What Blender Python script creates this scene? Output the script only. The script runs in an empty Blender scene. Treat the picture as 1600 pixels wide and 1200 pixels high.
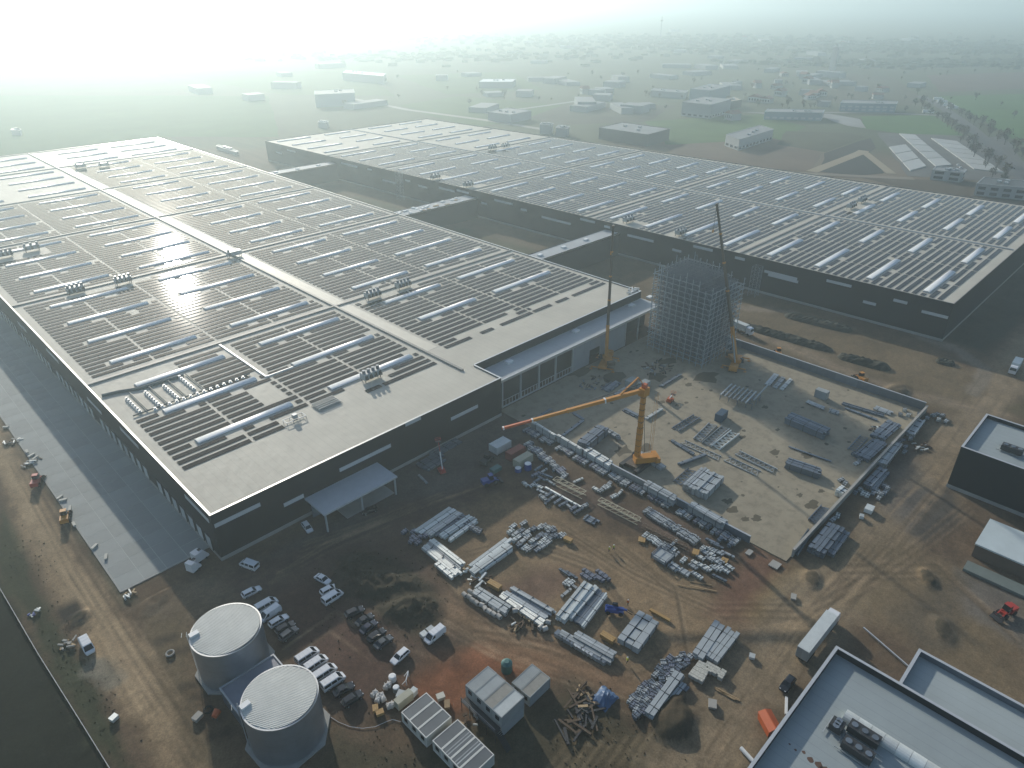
import bpy, bmesh, math, random
import numpy as np
from mathutils import Vector, Matrix

S = bpy.context.scene
COL = S.collection
R = math.radians

# ---------------------------------------------------------------- camera
# world: metres, x and y run along the two wall directions of the halls
cam_d = bpy.data.cameras.new('camera')
cam = bpy.data.objects.new('camera', cam_d)
COL.objects.link(cam)
cam.location = (0, 0, 120)
cam_d.sensor_width = 36.0
cam_d.lens = 36.0 * 1089.0 / 1600.0
cam_d.clip_start = 1.0
cam_d.clip_end = 60000.0
cam.rotation_euler = (R(90 - 29.095), 0, R(-45.05))
S.camera = cam

# ---------------------------------------------------------------- light
SUN_EL, SUN_AZ = 20.0, 71.5            # azimuth counted from +x towards +y
W = bpy.data.worlds.new('World')
S.world = W
W.use_nodes = True
wn = W.node_tree
sky = wn.nodes.new('ShaderNodeTexSky')
sky.sky_type = 'NISHITA'
sky.sun_disc = False
sky.sun_elevation = R(SUN_EL)
sky.sun_rotation = R(90 - SUN_AZ)
sky.altitude = 100
sky.air_density = 1.0
sky.dust_density = 1.0
sky.ozone_density = 1.0
bg = wn.nodes['Background']
bg.inputs['Strength'].default_value = 0.13
wn.links.new(sky.outputs['Color'], bg.inputs['Color'])

sd = bpy.data.lights.new('sun', 'SUN')
sd.energy = 4.2
sd.angle = R(0.9)
sd.color = (1.0, 0.94, 0.83)
sun = bpy.data.objects.new('sun', sd)
COL.objects.link(sun)
sdir = Vector((math.cos(R(SUN_EL)) * math.cos(R(SUN_AZ)), math.cos(R(SUN_EL)) * math.sin(R(SUN_AZ)), math.sin(R(SUN_EL))))
sun.rotation_euler = sdir.to_track_quat('Z', 'Y').to_euler()
sun.location = (100, 300, 400)

S.view_settings.view_transform = 'Standard'
S.view_settings.look = 'None'
S.view_settings.exposure = 0.12
S.view_settings.gamma = 1.0
S.view_settings.use_curve_mapping = False
S.render.engine = 'CYCLES'
S.cycles.use_denoising = True
S.cycles.max_bounces = 5
S.cycles.diffuse_bounces = 2
S.cycles.glossy_bounces = 2
S.cycles.transmission_bounces = 2
S.cycles.volume_bounces = 2
S.cycles.transparent_max_bounces = 6
S.cycles.sample_clamp_indirect = 6.0
S.cycles.caustics_reflective = False
S.cycles.caustics_refractive = False

# ---------------------------------------------------------------- helpers: materials
MATS = {}
def mat(name, col, rough=0.7, metal=0.0, var=0.12, scale=0.6, bump=0.0, bscale=None, rnd=0.0, col2=None, spec=0.5, alpha=1.0, coat=0.0):
    """noise-mottled principled material; rnd = brightness spread from object to object"""
    if name in MATS:
        return MATS[name]
    m = bpy.data.materials.new(name)
    m.use_nodes = True
    nt = m.node_tree
    b = nt.nodes['Principled BSDF']
    b.inputs['Roughness'].default_value = rough
    b.inputs['Metallic'].default_value = metal
    b.inputs['Specular IOR Level'].default_value = spec
    b.inputs['Coat Weight'].default_value = coat
    tc = nt.nodes.new('ShaderNodeTexCoord')
    nz = nt.nodes.new('ShaderNodeTexNoise')
    nz.inputs['Scale'].default_value = scale
    nz.inputs['Detail'].default_value = 6
    nz.inputs['Roughness'].default_value = 0.65
    nt.links.new(tc.outputs['Object'], nz.inputs['Vector'])
    mx = nt.nodes.new('ShaderNodeMix')
    mx.data_type = 'RGBA'
    c = np.array(col, float)
    a_ = np.clip(c * (1 - 2 * var), 0, 1)
    b_ = np.clip(c * (1 + 2 * var), 0, 1) if col2 is None else np.array(col2, float)
    mx.inputs[6].default_value = (*a_, 1)
    mx.inputs[7].default_value = (*b_, 1)
    nt.links.new(nz.outputs['Fac'], mx.inputs[0])
    out = mx.outputs[2]
    if rnd > 0:
        oi = nt.nodes.new('ShaderNodeObjectInfo')
        mr = nt.nodes.new('ShaderNodeMapRange')
        mr.inputs['To Min'].default_value = 1 - rnd
        mr.inputs['To Max'].default_value = 1 + rnd
        nt.links.new(oi.outputs['Random'], mr.inputs['Value'])
        vm = nt.nodes.new('ShaderNodeVectorMath')
        vm.operation = 'SCALE'
        nt.links.new(out, vm.inputs[0])
        nt.links.new(mr.outputs['Result'], vm.inputs['Scale'])
        out = vm.outputs['Vector']
    nt.links.new(out, b.inputs['Base Color'])
    if bump > 0:
        n2 = nt.nodes.new('ShaderNodeTexNoise')
        n2.inputs['Scale'].default_value = bscale or scale * 4
        n2.inputs['Detail'].default_value = 5
        nt.links.new(tc.outputs['Object'], n2.inputs['Vector'])
        bp = nt.nodes.new('ShaderNodeBump')
        bp.inputs['Strength'].default_value = bump
        bp.inputs['Distance'].default_value = 0.1
        nt.links.new(n2.outputs['Fac'], bp.inputs['Height'])
        nt.links.new(bp.outputs['Normal'], b.inputs['Normal'])
    MATS[name] = m
    return m

def ribs(m, axis=0, scale=6.0, strength=0.35, dist=0.05):
    """corrugation: a sine relief along one object axis"""
    nt = m.node_tree
    b = nt.nodes['Principled BSDF']
    tc = nt.nodes.new('ShaderNodeTexCoord')
    wv = nt.nodes.new('ShaderNodeTexWave')
    wv.bands_direction = 'XYZ'[axis]
    wv.inputs['Scale'].default_value = scale
    wv.inputs['Distortion'].default_value = 0.0
    nt.links.new(tc.outputs['Object'], wv.inputs['Vector'])
    bp = nt.nodes.new('ShaderNodeBump')
    bp.inputs['Strength'].default_value = strength
    bp.inputs['Distance'].default_value = dist
    nt.links.new(wv.outputs['Fac'], bp.inputs['Height'])
    if b.inputs['Normal'].links:
        nt.links.new(b.inputs['Normal'].links[0].from_socket, bp.inputs['Normal'])
    nt.links.new(bp.outputs['Normal'], b.inputs['Normal'])
    return m

# ---------------------------------------------------------------- helpers: meshes
class MB:
    def __init__(s):
        s.v, s.f = [], []
    def add(s, vs, fs):
        o = len(s.v)
        s.v += [tuple(p) for p in vs]
        s.f += [tuple(i + o for i in f) for f in fs]
        return s
    def box(s, x0, x1, y0, y1, z0, z1):
        return s.add([(x0, y0, z0), (x1, y0, z0), (x1, y1, z0), (x0, y1, z0), (x0, y0, z1), (x1, y0, z1), (x1, y1, z1), (x0, y1, z1)],
                     [(3, 2, 1, 0), (4, 5, 6, 7), (0, 1, 5, 4), (1, 2, 6, 5), (2, 3, 7, 6), (3, 0, 4, 7)])
    def frustum(s, x0, x1, y0, y1, z0, X0, X1, Y0, Y1, z1):
        return s.add([(x0, y0, z0), (x1, y0, z0), (x1, y1, z0), (x0, y1, z0), (X0, Y0, z1), (X1, Y0, z1), (X1, Y1, z1), (X0, Y1, z1)],
                     [(3, 2, 1, 0), (4, 5, 6, 7), (0, 1, 5, 4), (1, 2, 6, 5), (2, 3, 7, 6), (3, 0, 4, 7)])
    def bar(s, a, b, w, h=None):
        """rectangular bar between two points"""
        h = h or w
        a, b = Vector(a), Vector(b)
        d = (b - a)
        if d.length < 1e-6:
            return s
        d.normalize()
        up = Vector((0, 0, 1)) if abs(d.z) < 0.95 else Vector((0, 1, 0))
        u = d.cross(up).normalized() * (w / 2)
        n = u.normalized().cross(d).normalized() * (h / 2)
        vs = [a - u - n, a + u - n, a + u + n, a - u + n, b - u - n, b + u - n, b + u + n, b - u + n]
        return s.add([tuple(p) for p in vs], [(0, 1, 2, 3), (7, 6, 5, 4), (0, 4, 5, 1), (1, 5, 6, 2), (2, 6, 7, 3), (3, 7, 4, 0)])
    def tube(s, a, b, r, r2=None, n=8, cap=True):
        r2 = r if r2 is None else r2
        a, b = Vector(a), Vector(b)
        d = (b - a).normalized()
        up = Vector((0, 0, 1)) if abs(d.z) < 0.95 else Vector((1, 0, 0))
        u = d.cross(up).normalized()
        w = d.cross(u).normalized()
        vs = []
        for c, q in ((a, r), (b, r2)):
            for i in range(n):
                t = 2 * math.pi * i / n
                vs.append(tuple(c + (u * math.cos(t) + w * math.sin(t)) * q))
        fs = [(i, (i + 1) % n, n + (i + 1) % n, n + i) for i in range(n)]
        if cap:
            fs += [tuple(range(n))[::-1], tuple(range(n, 2 * n))]
        return s.add(vs, fs)
    def prism(s, poly, z0, z1):
        n = len(poly)
        vs = [(p[0], p[1], z0) for p in poly] + [(p[0], p[1], z1) for p in poly]
        return s.add(vs, [tuple(range(n))[::-1], tuple(range(n, 2 * n))] + [(i, (i + 1) % n, n + (i + 1) % n, n + i) for i in range(n)])
    def extrude_y(s, prof, y0, y1, inset=None):
        """profile of (x, z) points swept along y; inset = list of side tapers per point"""
        n = len(prof)
        ins = inset or [0] * n
        vs = [(p[0], y0 + i, p[1]) for p, i in zip(prof, ins)] + [(p[0], y1 - i, p[1]) for p, i in zip(prof, ins)]
        return s.add(vs, [tuple(range(n)), tuple(range(n, 2 * n))[::-1]] + [(i, n + i, n + (i + 1) % n, (i + 1) % n) for i in range(n)])
    def mesh(s, name, m=None, smooth=False):
        me = bpy.data.meshes.new(name)
        me.from_pydata(s.v, [], s.f)
        if m:
            me.materials.append(m)
        if smooth:
            for p in me.polygons:
                p.use_smooth = True
        return me
    def build(s, name, m, parent=None, loc=(0, 0, 0), rz=0.0, kind=None, smooth=False):
        return put(s.mesh(name, m, smooth), name, parent, loc, rz, kind)

def put(me, name, parent=None, loc=(0, 0, 0), rz=0.0, kind=None, sc=None):
    o = bpy.data.objects.new(name, me)
    COL.objects.link(o)
    o.location = loc
    if rz:
        o.rotation_euler = (0, 0, rz)
    if sc:
        o.scale = sc
    if parent:
        o.parent = parent
    if kind:
        o['kind'] = kind
    return o

def tag(o, label, cat, group=None):
    o['label'] = label
    o['category'] = cat
    if group:
        o['group'] = group
    return o

def thing(name, label, cat, loc=(0, 0, 0), rz=0.0, group=None):
    o = bpy.data.objects.new(name, None)
    o.empty_display_size = 0.5
    COL.objects.link(o)
    o.location = loc
    o.rotation_euler = (0, 0, rz)
    return tag(o, label, cat, group)

def dup(root, loc, rz=0.0, label=None, group=None, paint=None, sc=None):
    """a copy of a thing with copies of its parts and their sub-parts"""
    r = root.copy()
    COL.objects.link(r)
    r.location = loc
    r.rotation_euler = (0, 0, rz)
    if sc:
        r.scale = sc
    if label:
        r['label'] = label
    if group:
        r['group'] = group
    for ch in root.children:
        c = ch.copy()
        COL.objects.link(c)
        c.parent = r
        for g in ch.children:
            d = g.copy()
            COL.objects.link(d)
            d.parent = c
    return r

def xy3(p, z=0.0):
    return (p[0], p[1], z)

# ---------------------------------------------------------------- numpy noise and distance fields for the ground
def hash2(ix, iy, seed):
    h = (ix.astype(np.int64) * 374761393 + iy.astype(np.int64) * 668265263 + seed * 1442695041) & 0x7fffffff
    h = (h ^ (h >> 13)) * 1274126177 & 0x7fffffff
    h = h ^ (h >> 16)
    return (h & 0xffff) / 65535.0

def vnoise(x, y, seed=0):
    ix, iy = np.floor(x), np.floor(y)
    fx, fy = x - ix, y - iy
    fx, fy = fx * fx * (3 - 2 * fx), fy * fy * (3 - 2 * fy)
    a, b = hash2(ix, iy, seed), hash2(ix + 1, iy, seed)
    c, d = hash2(ix, iy + 1, seed), hash2(ix + 1, iy + 1, seed)
    return (a + (b - a) * fx) + ((c + (d - c) * fx) - (a + (b - a) * fx)) * fy

def fbm(x, y, scale, octv=4, seed=0):
    t, amp, tot = 0.0, 1.0, 0.0
    for k in range(octv):
        t = t + amp * vnoise(x / scale * 2 ** k + 17.3 * k, y / scale * 2 ** k - 9.1 * k, seed + k * 31)
        tot += amp
        amp *= 0.55
    return t / tot - 0.5

def dist_line(x, y, pts, closed=False):
    d = np.full(x.shape, 1e9)
    n = len(pts)
    for i in range(n if closed else n - 1):
        ax, ay = pts[i]
        bx, by = pts[(i + 1) % n]
        dx, dy = bx - ax, by - ay
        t = np.clip(((x - ax) * dx + (y - ay) * dy) / (dx * dx + dy * dy + 1e-9), 0, 1)
        d = np.minimum(d, np.hypot(x - ax - t * dx, y - ay - t * dy))
    return d

def inside(x, y, pts):
    c = np.zeros(x.shape, bool)
    n = len(pts)
    j = n - 1
    for i in range(n):
        xi, yi = pts[i]
        xj, yj = pts[j]
        c ^= ((yi > y) != (yj > y)) & (x < (xj - xi) * (y - yi) / (yj - yi + 1e-12) + xi)
        j = i
    return c

def sstep(t):
    t = np.clip(t, 0, 1)
    return t * t * (3 - 2 * t)

# ================================================================ GROUND
def geo(a, b, n):
    return list(np.sign(b - a) * np.geomspace(1, abs(b - a) + 1, n) + a - np.sign(b - a))
xs = np.array(sorted(set(geo(-24, -14000, 46)[1:] + list(np.arange(-24, 140, 0.42)) + list(np.arange(140, 250, 0.8)) + list(np.arange(250, 420, 2.5)) + geo(420, 14000, 50))))
ys = np.array(sorted(set(geo(-30, -14000, 40)[1:] + list(np.arange(-30, 150, 0.45)) + list(np.arange(150, 480, 3.0)) + geo(480, 14000, 50))))
GXX, GYY = np.meshgrid(xs, ys)
gx, gy = GXX.ravel(), GYY.ravel()
gz = np.full(gx.shape, -0.10)
gc = np.empty((gx.size, 3))
gc[:] = (0.085, 0.095, 0.05)
big = fbm(gx, gy, 900, 4, 5)
gc *= (1 + 0.9 * big)[:, None]
near = (gx > -60) & (gx < 460) & (gy > -120) & (gy < 700)
wob1 = np.zeros(gx.size); wob1[near] = fbm(gx[near], gy[near], 14, 4, 11)
wob2 = np.zeros(gx.size); wob2[near] = fbm(gx[near], gy[near], 3.2, 4, 23)
wob3 = np.zeros(gx.size); wob3[near] = fbm(gx[near], gy[near], 1.3, 2, 41)

def blend(mask, col):
    global gc
    gc += (np.array(col)[None, :] - gc) * mask[:, None]

def paint(pts, col, soft=2.0, warp=6.0, amt=1.0, fine=1.0):
    px_, py_ = [p[0] for p in pts], [p[1] for p in pts]
    m = 20 + soft + warp
    s = np.where((gx > min(px_) - m) & (gx < max(px_) + m) & (gy > min(py_) - m) & (gy < max(py_) + m))[0]
    if not len(s):
        return
    x, y = gx[s], gy[s]
    d = dist_line(x, y, pts, True) * np.where(inside(x, y, pts), 1, -1)
    k = sstep((d + warp * wob1[s] + fine * 2.5 * wob2[s]) / soft * 0.5 + 0.5) * amt
    mask = np.zeros(gx.size)
    mask[s] = k
    blend(mask, col)

def stroke(pts, w, col, soft=1.0, warp=3.0, amt=1.0, fine=1.0):
    px_, py_ = [p[0] for p in pts], [p[1] for p in pts]
    m = 10 + w + soft + warp
    s = np.where((gx > min(px_) - m) & (gx < max(px_) + m) & (gy > min(py_) - m) & (gy < max(py_) + m))[0]
    if not len(s):
        return
    x, y = gx[s], gy[s]
    d = w / 2 - dist_line(x, y, pts)
    k = sstep((d + warp * wob1[s] + fine * 2.0 * wob2[s]) / soft * 0.5 + 0.5) * amt
    mask = np.zeros(gx.size)
    mask[s] = k
    blend(mask, col)

def mound(c, rx, ry, ang, h, rough=0.3):
    global gz
    ca, sa = math.cos(ang), math.sin(ang)
    dx, dy = gx - c[0], gy - c[1]
    u, v = (dx * ca + dy * sa) / rx, (-dx * sa + dy * ca) / ry
    r = np.hypot(u, v) + 0.5 * wob1 + 0.25 * wob2
    k = sstep(1.25 - r)
    gz += h * k * (1 + rough * 2 * wob2 + rough * wob3)

EARTH, TAN, RED, DARK = (0.108, 0.080, 0.053), (0.215, 0.165, 0.103), (0.165, 0.072, 0.038), (0.050, 0.046, 0.036)
OLIVE, GREY = (0.062, 0.064, 0.036), (0.155, 0.142, 0.118)
# the whole building site
paint([(-14, 700), (-12, 300), (-8, 150), (-4, 100), (-4, -200), (330, -200), (480, -60), (520, 60), (470, 380), (300, 620), (230, 700)], EARTH, 8, 14)
paint([(228, 150), (296, 100), (292, 560), (228, 560)], (0.105, 0.082, 0.050), 4, 6)
for y0 in (330, 225):
    stroke([(262, y0 + 5), (262, y0 + 80)], 10, (0.06, 0.065, 0.035), 4, 10)
    stroke([(246, y0), (243, y0 + 90)], 7, (0.16, 0.125, 0.08), 3, 6)
# left: dark field beyond the low barrier, rough verge, sandy haul road
paint([(0.7, 173.3), (1.2, 142.4), (2.1, 120.2), (3.0, 101.2), (-18.6, 109.4), (-35.6, 141.7), (-21.0, 193.5)], (0.014, 0.017, 0.012), 1.2, 1.0)
paint([(9.2, 212.2), (6.2, 157.8), (6.5, 123.9), (5.4, 98.8), (3.0, 101.2), (2.1, 120.2), (1.2, 142.4), (0.7, 173.3)], (0.040, 0.045, 0.026), 1.5, 5)
paint([(22.2, 310.7), (22.7, 274.3), (20.9, 190.5), (21.0, 145.9), (21.6, 139.7), (17.3, 141.3), (17.8, 187.9), (18.1, 253.4)], (0.085, 0.078, 0.052), 1.5, 3)
stroke([(14.4, 290.3), (14.0, 234.2), (12.4, 193.3), (11.7, 160.9), (12.6, 137.1), (12.9, 119.6), (12.7, 104.0), (12.9, 88.4)], 8.0, TAN, 2.0, 4)
stroke([(13.5, 239.7), (12.8, 194.8), (12.6, 161.5), (13.4, 137.6), (13.4, 119.2), (13.4, 103.3)], 4.5, (0.33, 0.26, 0.165), 2.0, 3, 0.75)
stroke([(7.8, 128.0), (9.3, 123.2)], 4.5, (0.15, 0.145, 0.115), 1.0, 2, 0.8)
paint([(6.6, 152.0), (11.3, 150.0), (10.8, 143.9), (7.2, 144.9)], (0.030, 0.026, 0.022), 0.8, 1)
# soil between haul road and car park
paint([(20.2, 139.8), (36.3, 137.8), (48.7, 133.1), (64.9, 130.1), (67.5, 122.4), (50.9, 121.8), (40.0, 122.7), (31.5, 127.1), (18.3, 125.4)], (0.165, 0.132, 0.090), 3, 5, 0.8)
paint([(19.8, 134.9), (28.9, 131.1), (20.7, 111.9), (19.1, 99.5), (18.4, 87.8), (12.0, 94.2), (15.5, 114.9)], (0.115, 0.092, 0.058), 2.5, 5)
for p in ((20.5, 120.9), (18.4, 111.0), (18.8, 107.5), (17.9, 97.0), (19.9, 126.2)):
    stroke([p, (p[0] + 2.5, p[1] - 1.2)], 2.2, (0.045, 0.038, 0.028), 1.2, 3, 0.8)
# car park and dark trampled ground before the hall
paint([(36.9, 135.7), (67.0, 133.4), (96.0, 138.4), (121.0, 132.3), (119.4, 119.6), (98.0, 107.8), (75.9, 112.4), (70.4, 91.0), (65.3, 80.9), (52.6, 80.0), (37.2, 77.7), (36.2, 96.4), (39.8, 116.3)], (0.098, 0.070, 0.052), 3, 6, 0.9)
paint([(43.6, 120.5), (55.2, 120.4), (53.9, 102.2), (54.5, 84.6), (39.5, 81.0), (39.7, 95.0)], (0.085, 0.053, 0.040), 3, 6, 0.8)
paint([(49.8, 82.7), (60.3, 81.2), (76.6, 67.2), (74.7, 60.1), (62.6, 70.0), (53.3, 67.2), (47.2, 75.2)], RED, 4, 6, 0.95)
stroke([(56.2, 76.4), (68.0, 75.8), (76.4, 65.1), (80.8, 51.8)], 4, (0.225, 0.105, 0.058), 3, 5, 0.7)
stroke([(69.1, 89.6), (72.1, 74.1), (77.0, 62.2), (81.5, 49.1), (94.4, 42.6), (116.2, 40.0)], 6, (0.210, 0.145, 0.088), 3, 5, 0.8)
paint([(91.1, 157.3), (140.0, 140.2), (133.3, 125.1), (107.6, 118.1), (82.8, 126.8), (57.8, 130.5), (48.7, 133.1), (75.4, 134.2)], (0.098, 0.088, 0.078), 3, 5, 0.8)
# storage yard
paint([(80.0, 115.0), (103.6, 113.8), (112.1, 97.6), (114.5, 73.8), (116.3, 47.9), (116.2, 40.0), (91.8, 40.9), (84.5, 48.2), (82.7, 63.5), (78.6, 82.8)], (0.200, 0.150, 0.092), 4, 7, 0.9)
paint([(121.3, 127.0), (133.8, 54.6), (124.7, 51.1), (120.7, 74.4), (113.7, 103.8)], (0.112, 0.085, 0.068), 3, 5, 0.85)
paint([(73.5, 88.0), (91.0, 84.7), (97.0, 75.7), (87.5, 75.3), (72.7, 80.8)], (0.125, 0.084, 0.062), 3, 6, 0.8)
paint([(122.8, 50.0), (137.2, 51.2), (134.6, 38.2), (112.9, 38.2), (108.2, 48.0)], (0.150, 0.086, 0.058), 3, 5, 0.8)
paint([(114.2, 42.0), (136.5, 40.8), (143.0, 35.8), (123.3, 32.9), (113.1, 36.8)], (0.185, 0.140, 0.062), 3, 6, 0.8)
paint([(116.1, 79.0), (118.5, 54.3), (101.0, 45.2), (94.6, 64.2)], (0.235, 0.175, 0.105), 4, 8, 0.6)
# scrub at the bottom
paint([(34.6, 82.1), (42.4, 68.9), (68.5, 57.9), (75.4, 57.3), (76.1, 40.6), (64.5, 32.3), (25.3, 71.4)], (0.062, 0.056, 0.036), 3, 8, 0.95)
paint([(67.1, 53.4), (74.2, 40.7), (92.8, 35.7), (73.6, 29.4), (55.4, 46.0)], (0.098, 0.080, 0.048), 3, 8, 0.8)
for k in range(16):
    a = (62.1, 45.9)
    q = (a[0] + 8 - k * 0.95, a[1] - 8 + k * 0.7)
    stroke([q, (q[0] + 7, q[1] + 0.8)], 0.5, (0.20, 0.165, 0.105) if k % 2 else (0.06, 0.05, 0.033), 0.7, 1.2, 0.7, 0.4)
# haul road on the right
stroke([(72.7, 28.8), (91.7, 30.8), (112.0, 31.8), (134.8, 32.2), (164.9, 30.3), (193.1, 28.5), (239.4, 29.7), (282.9, 29.0), (337.9, 28.1)], 15, (0.200, 0.162, 0.108), 4, 6, 0.95)
stroke([(75.7, 28.1), (98.8, 30.7), (121.0, 32.6)], 5, (0.24, 0.195, 0.13), 3, 4, 0.7)
paint([(186.3, 31.3), (198.2, 23.5), (181.6, 17.1), (167.9, 20.6), (169.0, 26.2)], (0.055, 0.055, 0.052), 2, 4, 0.85)
paint([(207.5, 45.9), (215.9, 37.5), (170.7, 24.5), (172.8, 33.2)], (0.098, 0.092, 0.084), 4, 7, 0.7)
paint([(149.7, 38.7), (164.7, 27.1), (165.1, -0.8), (124.7, -9.6), (132.9, 13.3), (135.0, 29.3)], (0.145, 0.115, 0.070), 5, 9, 0.8)
paint([(138.4, 17.9), (161.4, 11.5), (138.8, 5.1), (131.3, 10.3)], (0.085, 0.074, 0.055), 3, 7, 0.7)
paint([(163.7, 12.1), (165.1, -0.8), (148.4, -4.4), (150.4, 5.8)], (0.10, 0.10, 0.095), 3, 4, 0.7)
# behind the slab, towards hall two
paint([(278.3, 135.8), (287.8, 96.2), (280.9, 45.1), (276.4, 35.5), (240.9, 33.8), (236.3, 44.1), (242.1, 76.6), (243.7, 113.5)], (0.125, 0.100, 0.062), 3, 6, 0.9)
stroke([(255.0, 119.8), (247.1, 78.8), (244.6, 50.9), (249.8, 30.6)], 6, (0.185, 0.150, 0.105), 2, 3, 0.9)
stroke([(288.9, 141.8), (304.9, 109.3), (300.2, 74.6), (293.9, 48.8), (282.7, 36.1), (261.0, 34.5)], 5, (0.165, 0.145, 0.112), 1.2, 2, 0.9)
stroke([(271.6, 132.1), (284.2, 111.5)], 5, (0.17, 0.145, 0.11), 1.5, 3, 0.9)
paint([(345.7, 68.6), (467.5, 65.4), (365.6, 38.2), (299.7, 41.4), (301.7, 55.6)], (0.055, 0.058, 0.042), 3, 4, 0.9)
paint([(255.8, 24.6), (287.1, 18.1), (252.5, 11.3)], (0.10, 0.085, 0.05), 2, 4)
# far side of hall two: turned earth
paint([(498, 60), (620, 30), (700, 150), (640, 330), (560, 420), (470, 400), (480, 200)], (0.155, 0.115, 0.080), 20, 30, 0.9)
paint([(60.0, 121.8), (66.6, 121.0), (70.9, 110.9), (70.1, 94.1), (65.7, 86.6), (59.5, 86.6), (57.7, 92.1), (56.5, 106.2), (56.8, 115.9)], (0.052, 0.045, 0.030), 2, 4, 0.95)
# tyre tracks
rng = random.Random(4)
for pts in ([(78.3, 100.4), (96.4, 92.0), (101.9, 73.8), (95.2, 55.9), (90.7, 46.3)], [(78.9, 116.2), (73.7, 90.4), (75.0, 71.2), (82.1, 52.7)],
            [(106.8, 88.3), (106.7, 66.1), (110.2, 46.0), (122.3, 33.9)], [(55.4, 129.6), (69.6, 125.5), (93.1, 120.4)], [(133.9, 30.3), (162.2, 26.2), (192.6, 25.0), (242.4, 26.8)],
            [(78.1, 28.2), (115.5, 30.7), (159.9, 28.5)], [(142.1, 30.7), (159.2, 13.6), (149.3, -3.1)], [(15.0, 223.8), (13.3, 159.3), (13.5, 112.8), (13.3, 94.6)],
            [(68.4, 80.2), (77.6, 66.2), (84.5, 48.2), (101.5, 42.3)], [(112.2, 76.1), (109.0, 55.2), (94.4, 42.6)], [(126.3, 29.9), (157.3, 21.5), (189.7, 16.3)]):
    for off in (-1.0, 1.0, rng.uniform(2, 4)):
        q = [(p[0] + off * 0.7, p[1] + off * 0.7) for p in pts]
        stroke(q, 0.5, (0.062, 0.048, 0.033), 0.4, 1.0, 0.55, 0.15)
        stroke([(p[0] + 0.9, p[1] + 0.3) for p in q], 0.45, (0.27, 0.21, 0.135), 0.5, 1.0, 0.35, 0.2)
for pts, n, sp in (([(13.5, 239.7), (12.8, 194.8), (12.6, 161.5), (13.4, 137.6), (13.4, 119.2), (13.2, 97.2)], 9, 2.6), ([(75.7, 28.1), (98.8, 30.7), (121.0, 32.6), (144.2, 31.6), (173.8, 30.3), (212.2, 29.2), (274.2, 30.9)], 8, 4.6),
                   ([(69.1, 89.6), (72.1, 74.1), (77.0, 62.2), (81.5, 49.1), (95.8, 43.4), (116.2, 40.0), (125.1, 33.8)], 8, 2.4), ([(79.7, 112.0), (73.7, 90.4), (74.2, 74.3)], 6, 1.8), ([(106.8, 88.3), (106.7, 66.1), (110.2, 46.0)], 6, 3.0),
                   ([(46.6, 126.1), (62.3, 126.0), (83.6, 122.3), (105.6, 115.9)], 7, 2.4), ([(36.6, 104.8), (49.8, 106.2), (52.7, 91.1), (58.2, 78.7)], 5, 2.0), ([(255.0, 119.8), (247.1, 78.8), (244.6, 50.9), (249.8, 30.6)], 5, 1.6)):
    for k in range(n):
        o = rng.gauss(0, sp)
        q = [(p[0] + o * .7 + rng.gauss(0, .5), p[1] + o * .7 + rng.gauss(0, .5)) for p in pts]
        stroke(q, rng.uniform(.3, .55), (0.060, 0.046, 0.032) if k % 2 else (0.29, 0.225, 0.145), 0.4, 1.6, rng.uniform(.15, .42), .2)
# scattered mottling and clods
m3 = np.zeros(gx.size); m3[near] = 1
gc *= (1 + m3 * (0.50 * wob1 + 0.50 * wob2 + 0.20 * wob3))[:, None]
gc *= 1 - m3[:, None] * np.array((-0.08, -0.02, 0.02))[None, :]
gc = np.clip(gc, 0.009, 0.6)
gz += m3 * (0.10 * wob2 + 0.06 * wob3 + 0.10 * wob1)
# heaps
mound((61.2, 114.4), 7.5, 4.5, 0.3, 1.2, .8)
mound((63.0, 105.3), 12, 5.5, -0.75, 1.5, .8)
mound((63.0, 95.7), 8, 4.5, -0.6, 1.4, .9)
mound((81.0, 38.0), 5.0, 4.0, 0.1, 1.9, 0.15)
mound((86.4, 40.4), 3, 2.2, 0.1, 1.0, 0.2)
mound((155.1, 16.2), 4, 2.4, .5, 0.8, .5)
mound((141.0, 8.9), 5, 3, 0.4, 0.7, .5)
mound((154.3, 37.4), 4, 2, 0.4, 0.8)
mound((9.8, 144.9), 3.0, 2.0, 0.5, .8)
mound((24.0, 138.7), 5, 2.6, 0.7, 0.5)
mound((241.4, 54.0), 9, 4, 0.0, 1.2)
mound((229.9, 42.0), 6, 3, 0.0, 1.0)
mound((135.7, 35.6), 4, 2.5, 0.3, 0.8)
heap = gz > 0.42
gc[heap] = gc[heap] * 0.35 + np.array((0.042, 0.037, 0.025)) * 0.65
# keep the ground below everything that is built flush on it
for (x0, x1, y0, y1) in ((17, 42, 140, 700), (40, 228, 139, 660), (134, 238, 40, 144), (294, 492, 56, 566)):
    flat = (gx > x0) & (gx < x1) & (gy > y0) & (gy < y1)
    gz[flat] = np.minimum(gz[flat], -0.1)

nx_, ny_ = len(xs), len(ys)
idx = np.arange(nx_ * ny_).reshape(ny_, nx_)
quads = np.stack([idx[:-1, :-1], idx[:-1, 1:], idx[1:, 1:], idx[1:, :-1]], -1).reshape(-1, 4)
me = bpy.data.meshes.new('ground')
me.vertices.add(gx.size)
me.vertices.foreach_set('co', np.stack([gx, gy, gz], 1).astype(np.float32).ravel())
me.loops.add(quads.size)
me.loops.foreach_set('vertex_index', quads.ravel().astype(np.int32))
me.polygons.add(len(quads))
me.polygons.foreach_set('loop_start', (np.arange(len(quads)) * 4).astype(np.int32))
me.polygons.foreach_set('loop_total', np.full(len(quads), 4, np.int32))
me.update(calc_edges=True)
ca = me.color_attributes.new('soil', 'FLOAT_COLOR', 'POINT')
ca.data.foreach_set('color', np.concatenate([gc, np.ones((gx.size, 1))], 1).astype(np.float32).ravel())
gm = bpy.data.materials.new('soil')
gm.use_nodes = True
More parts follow.
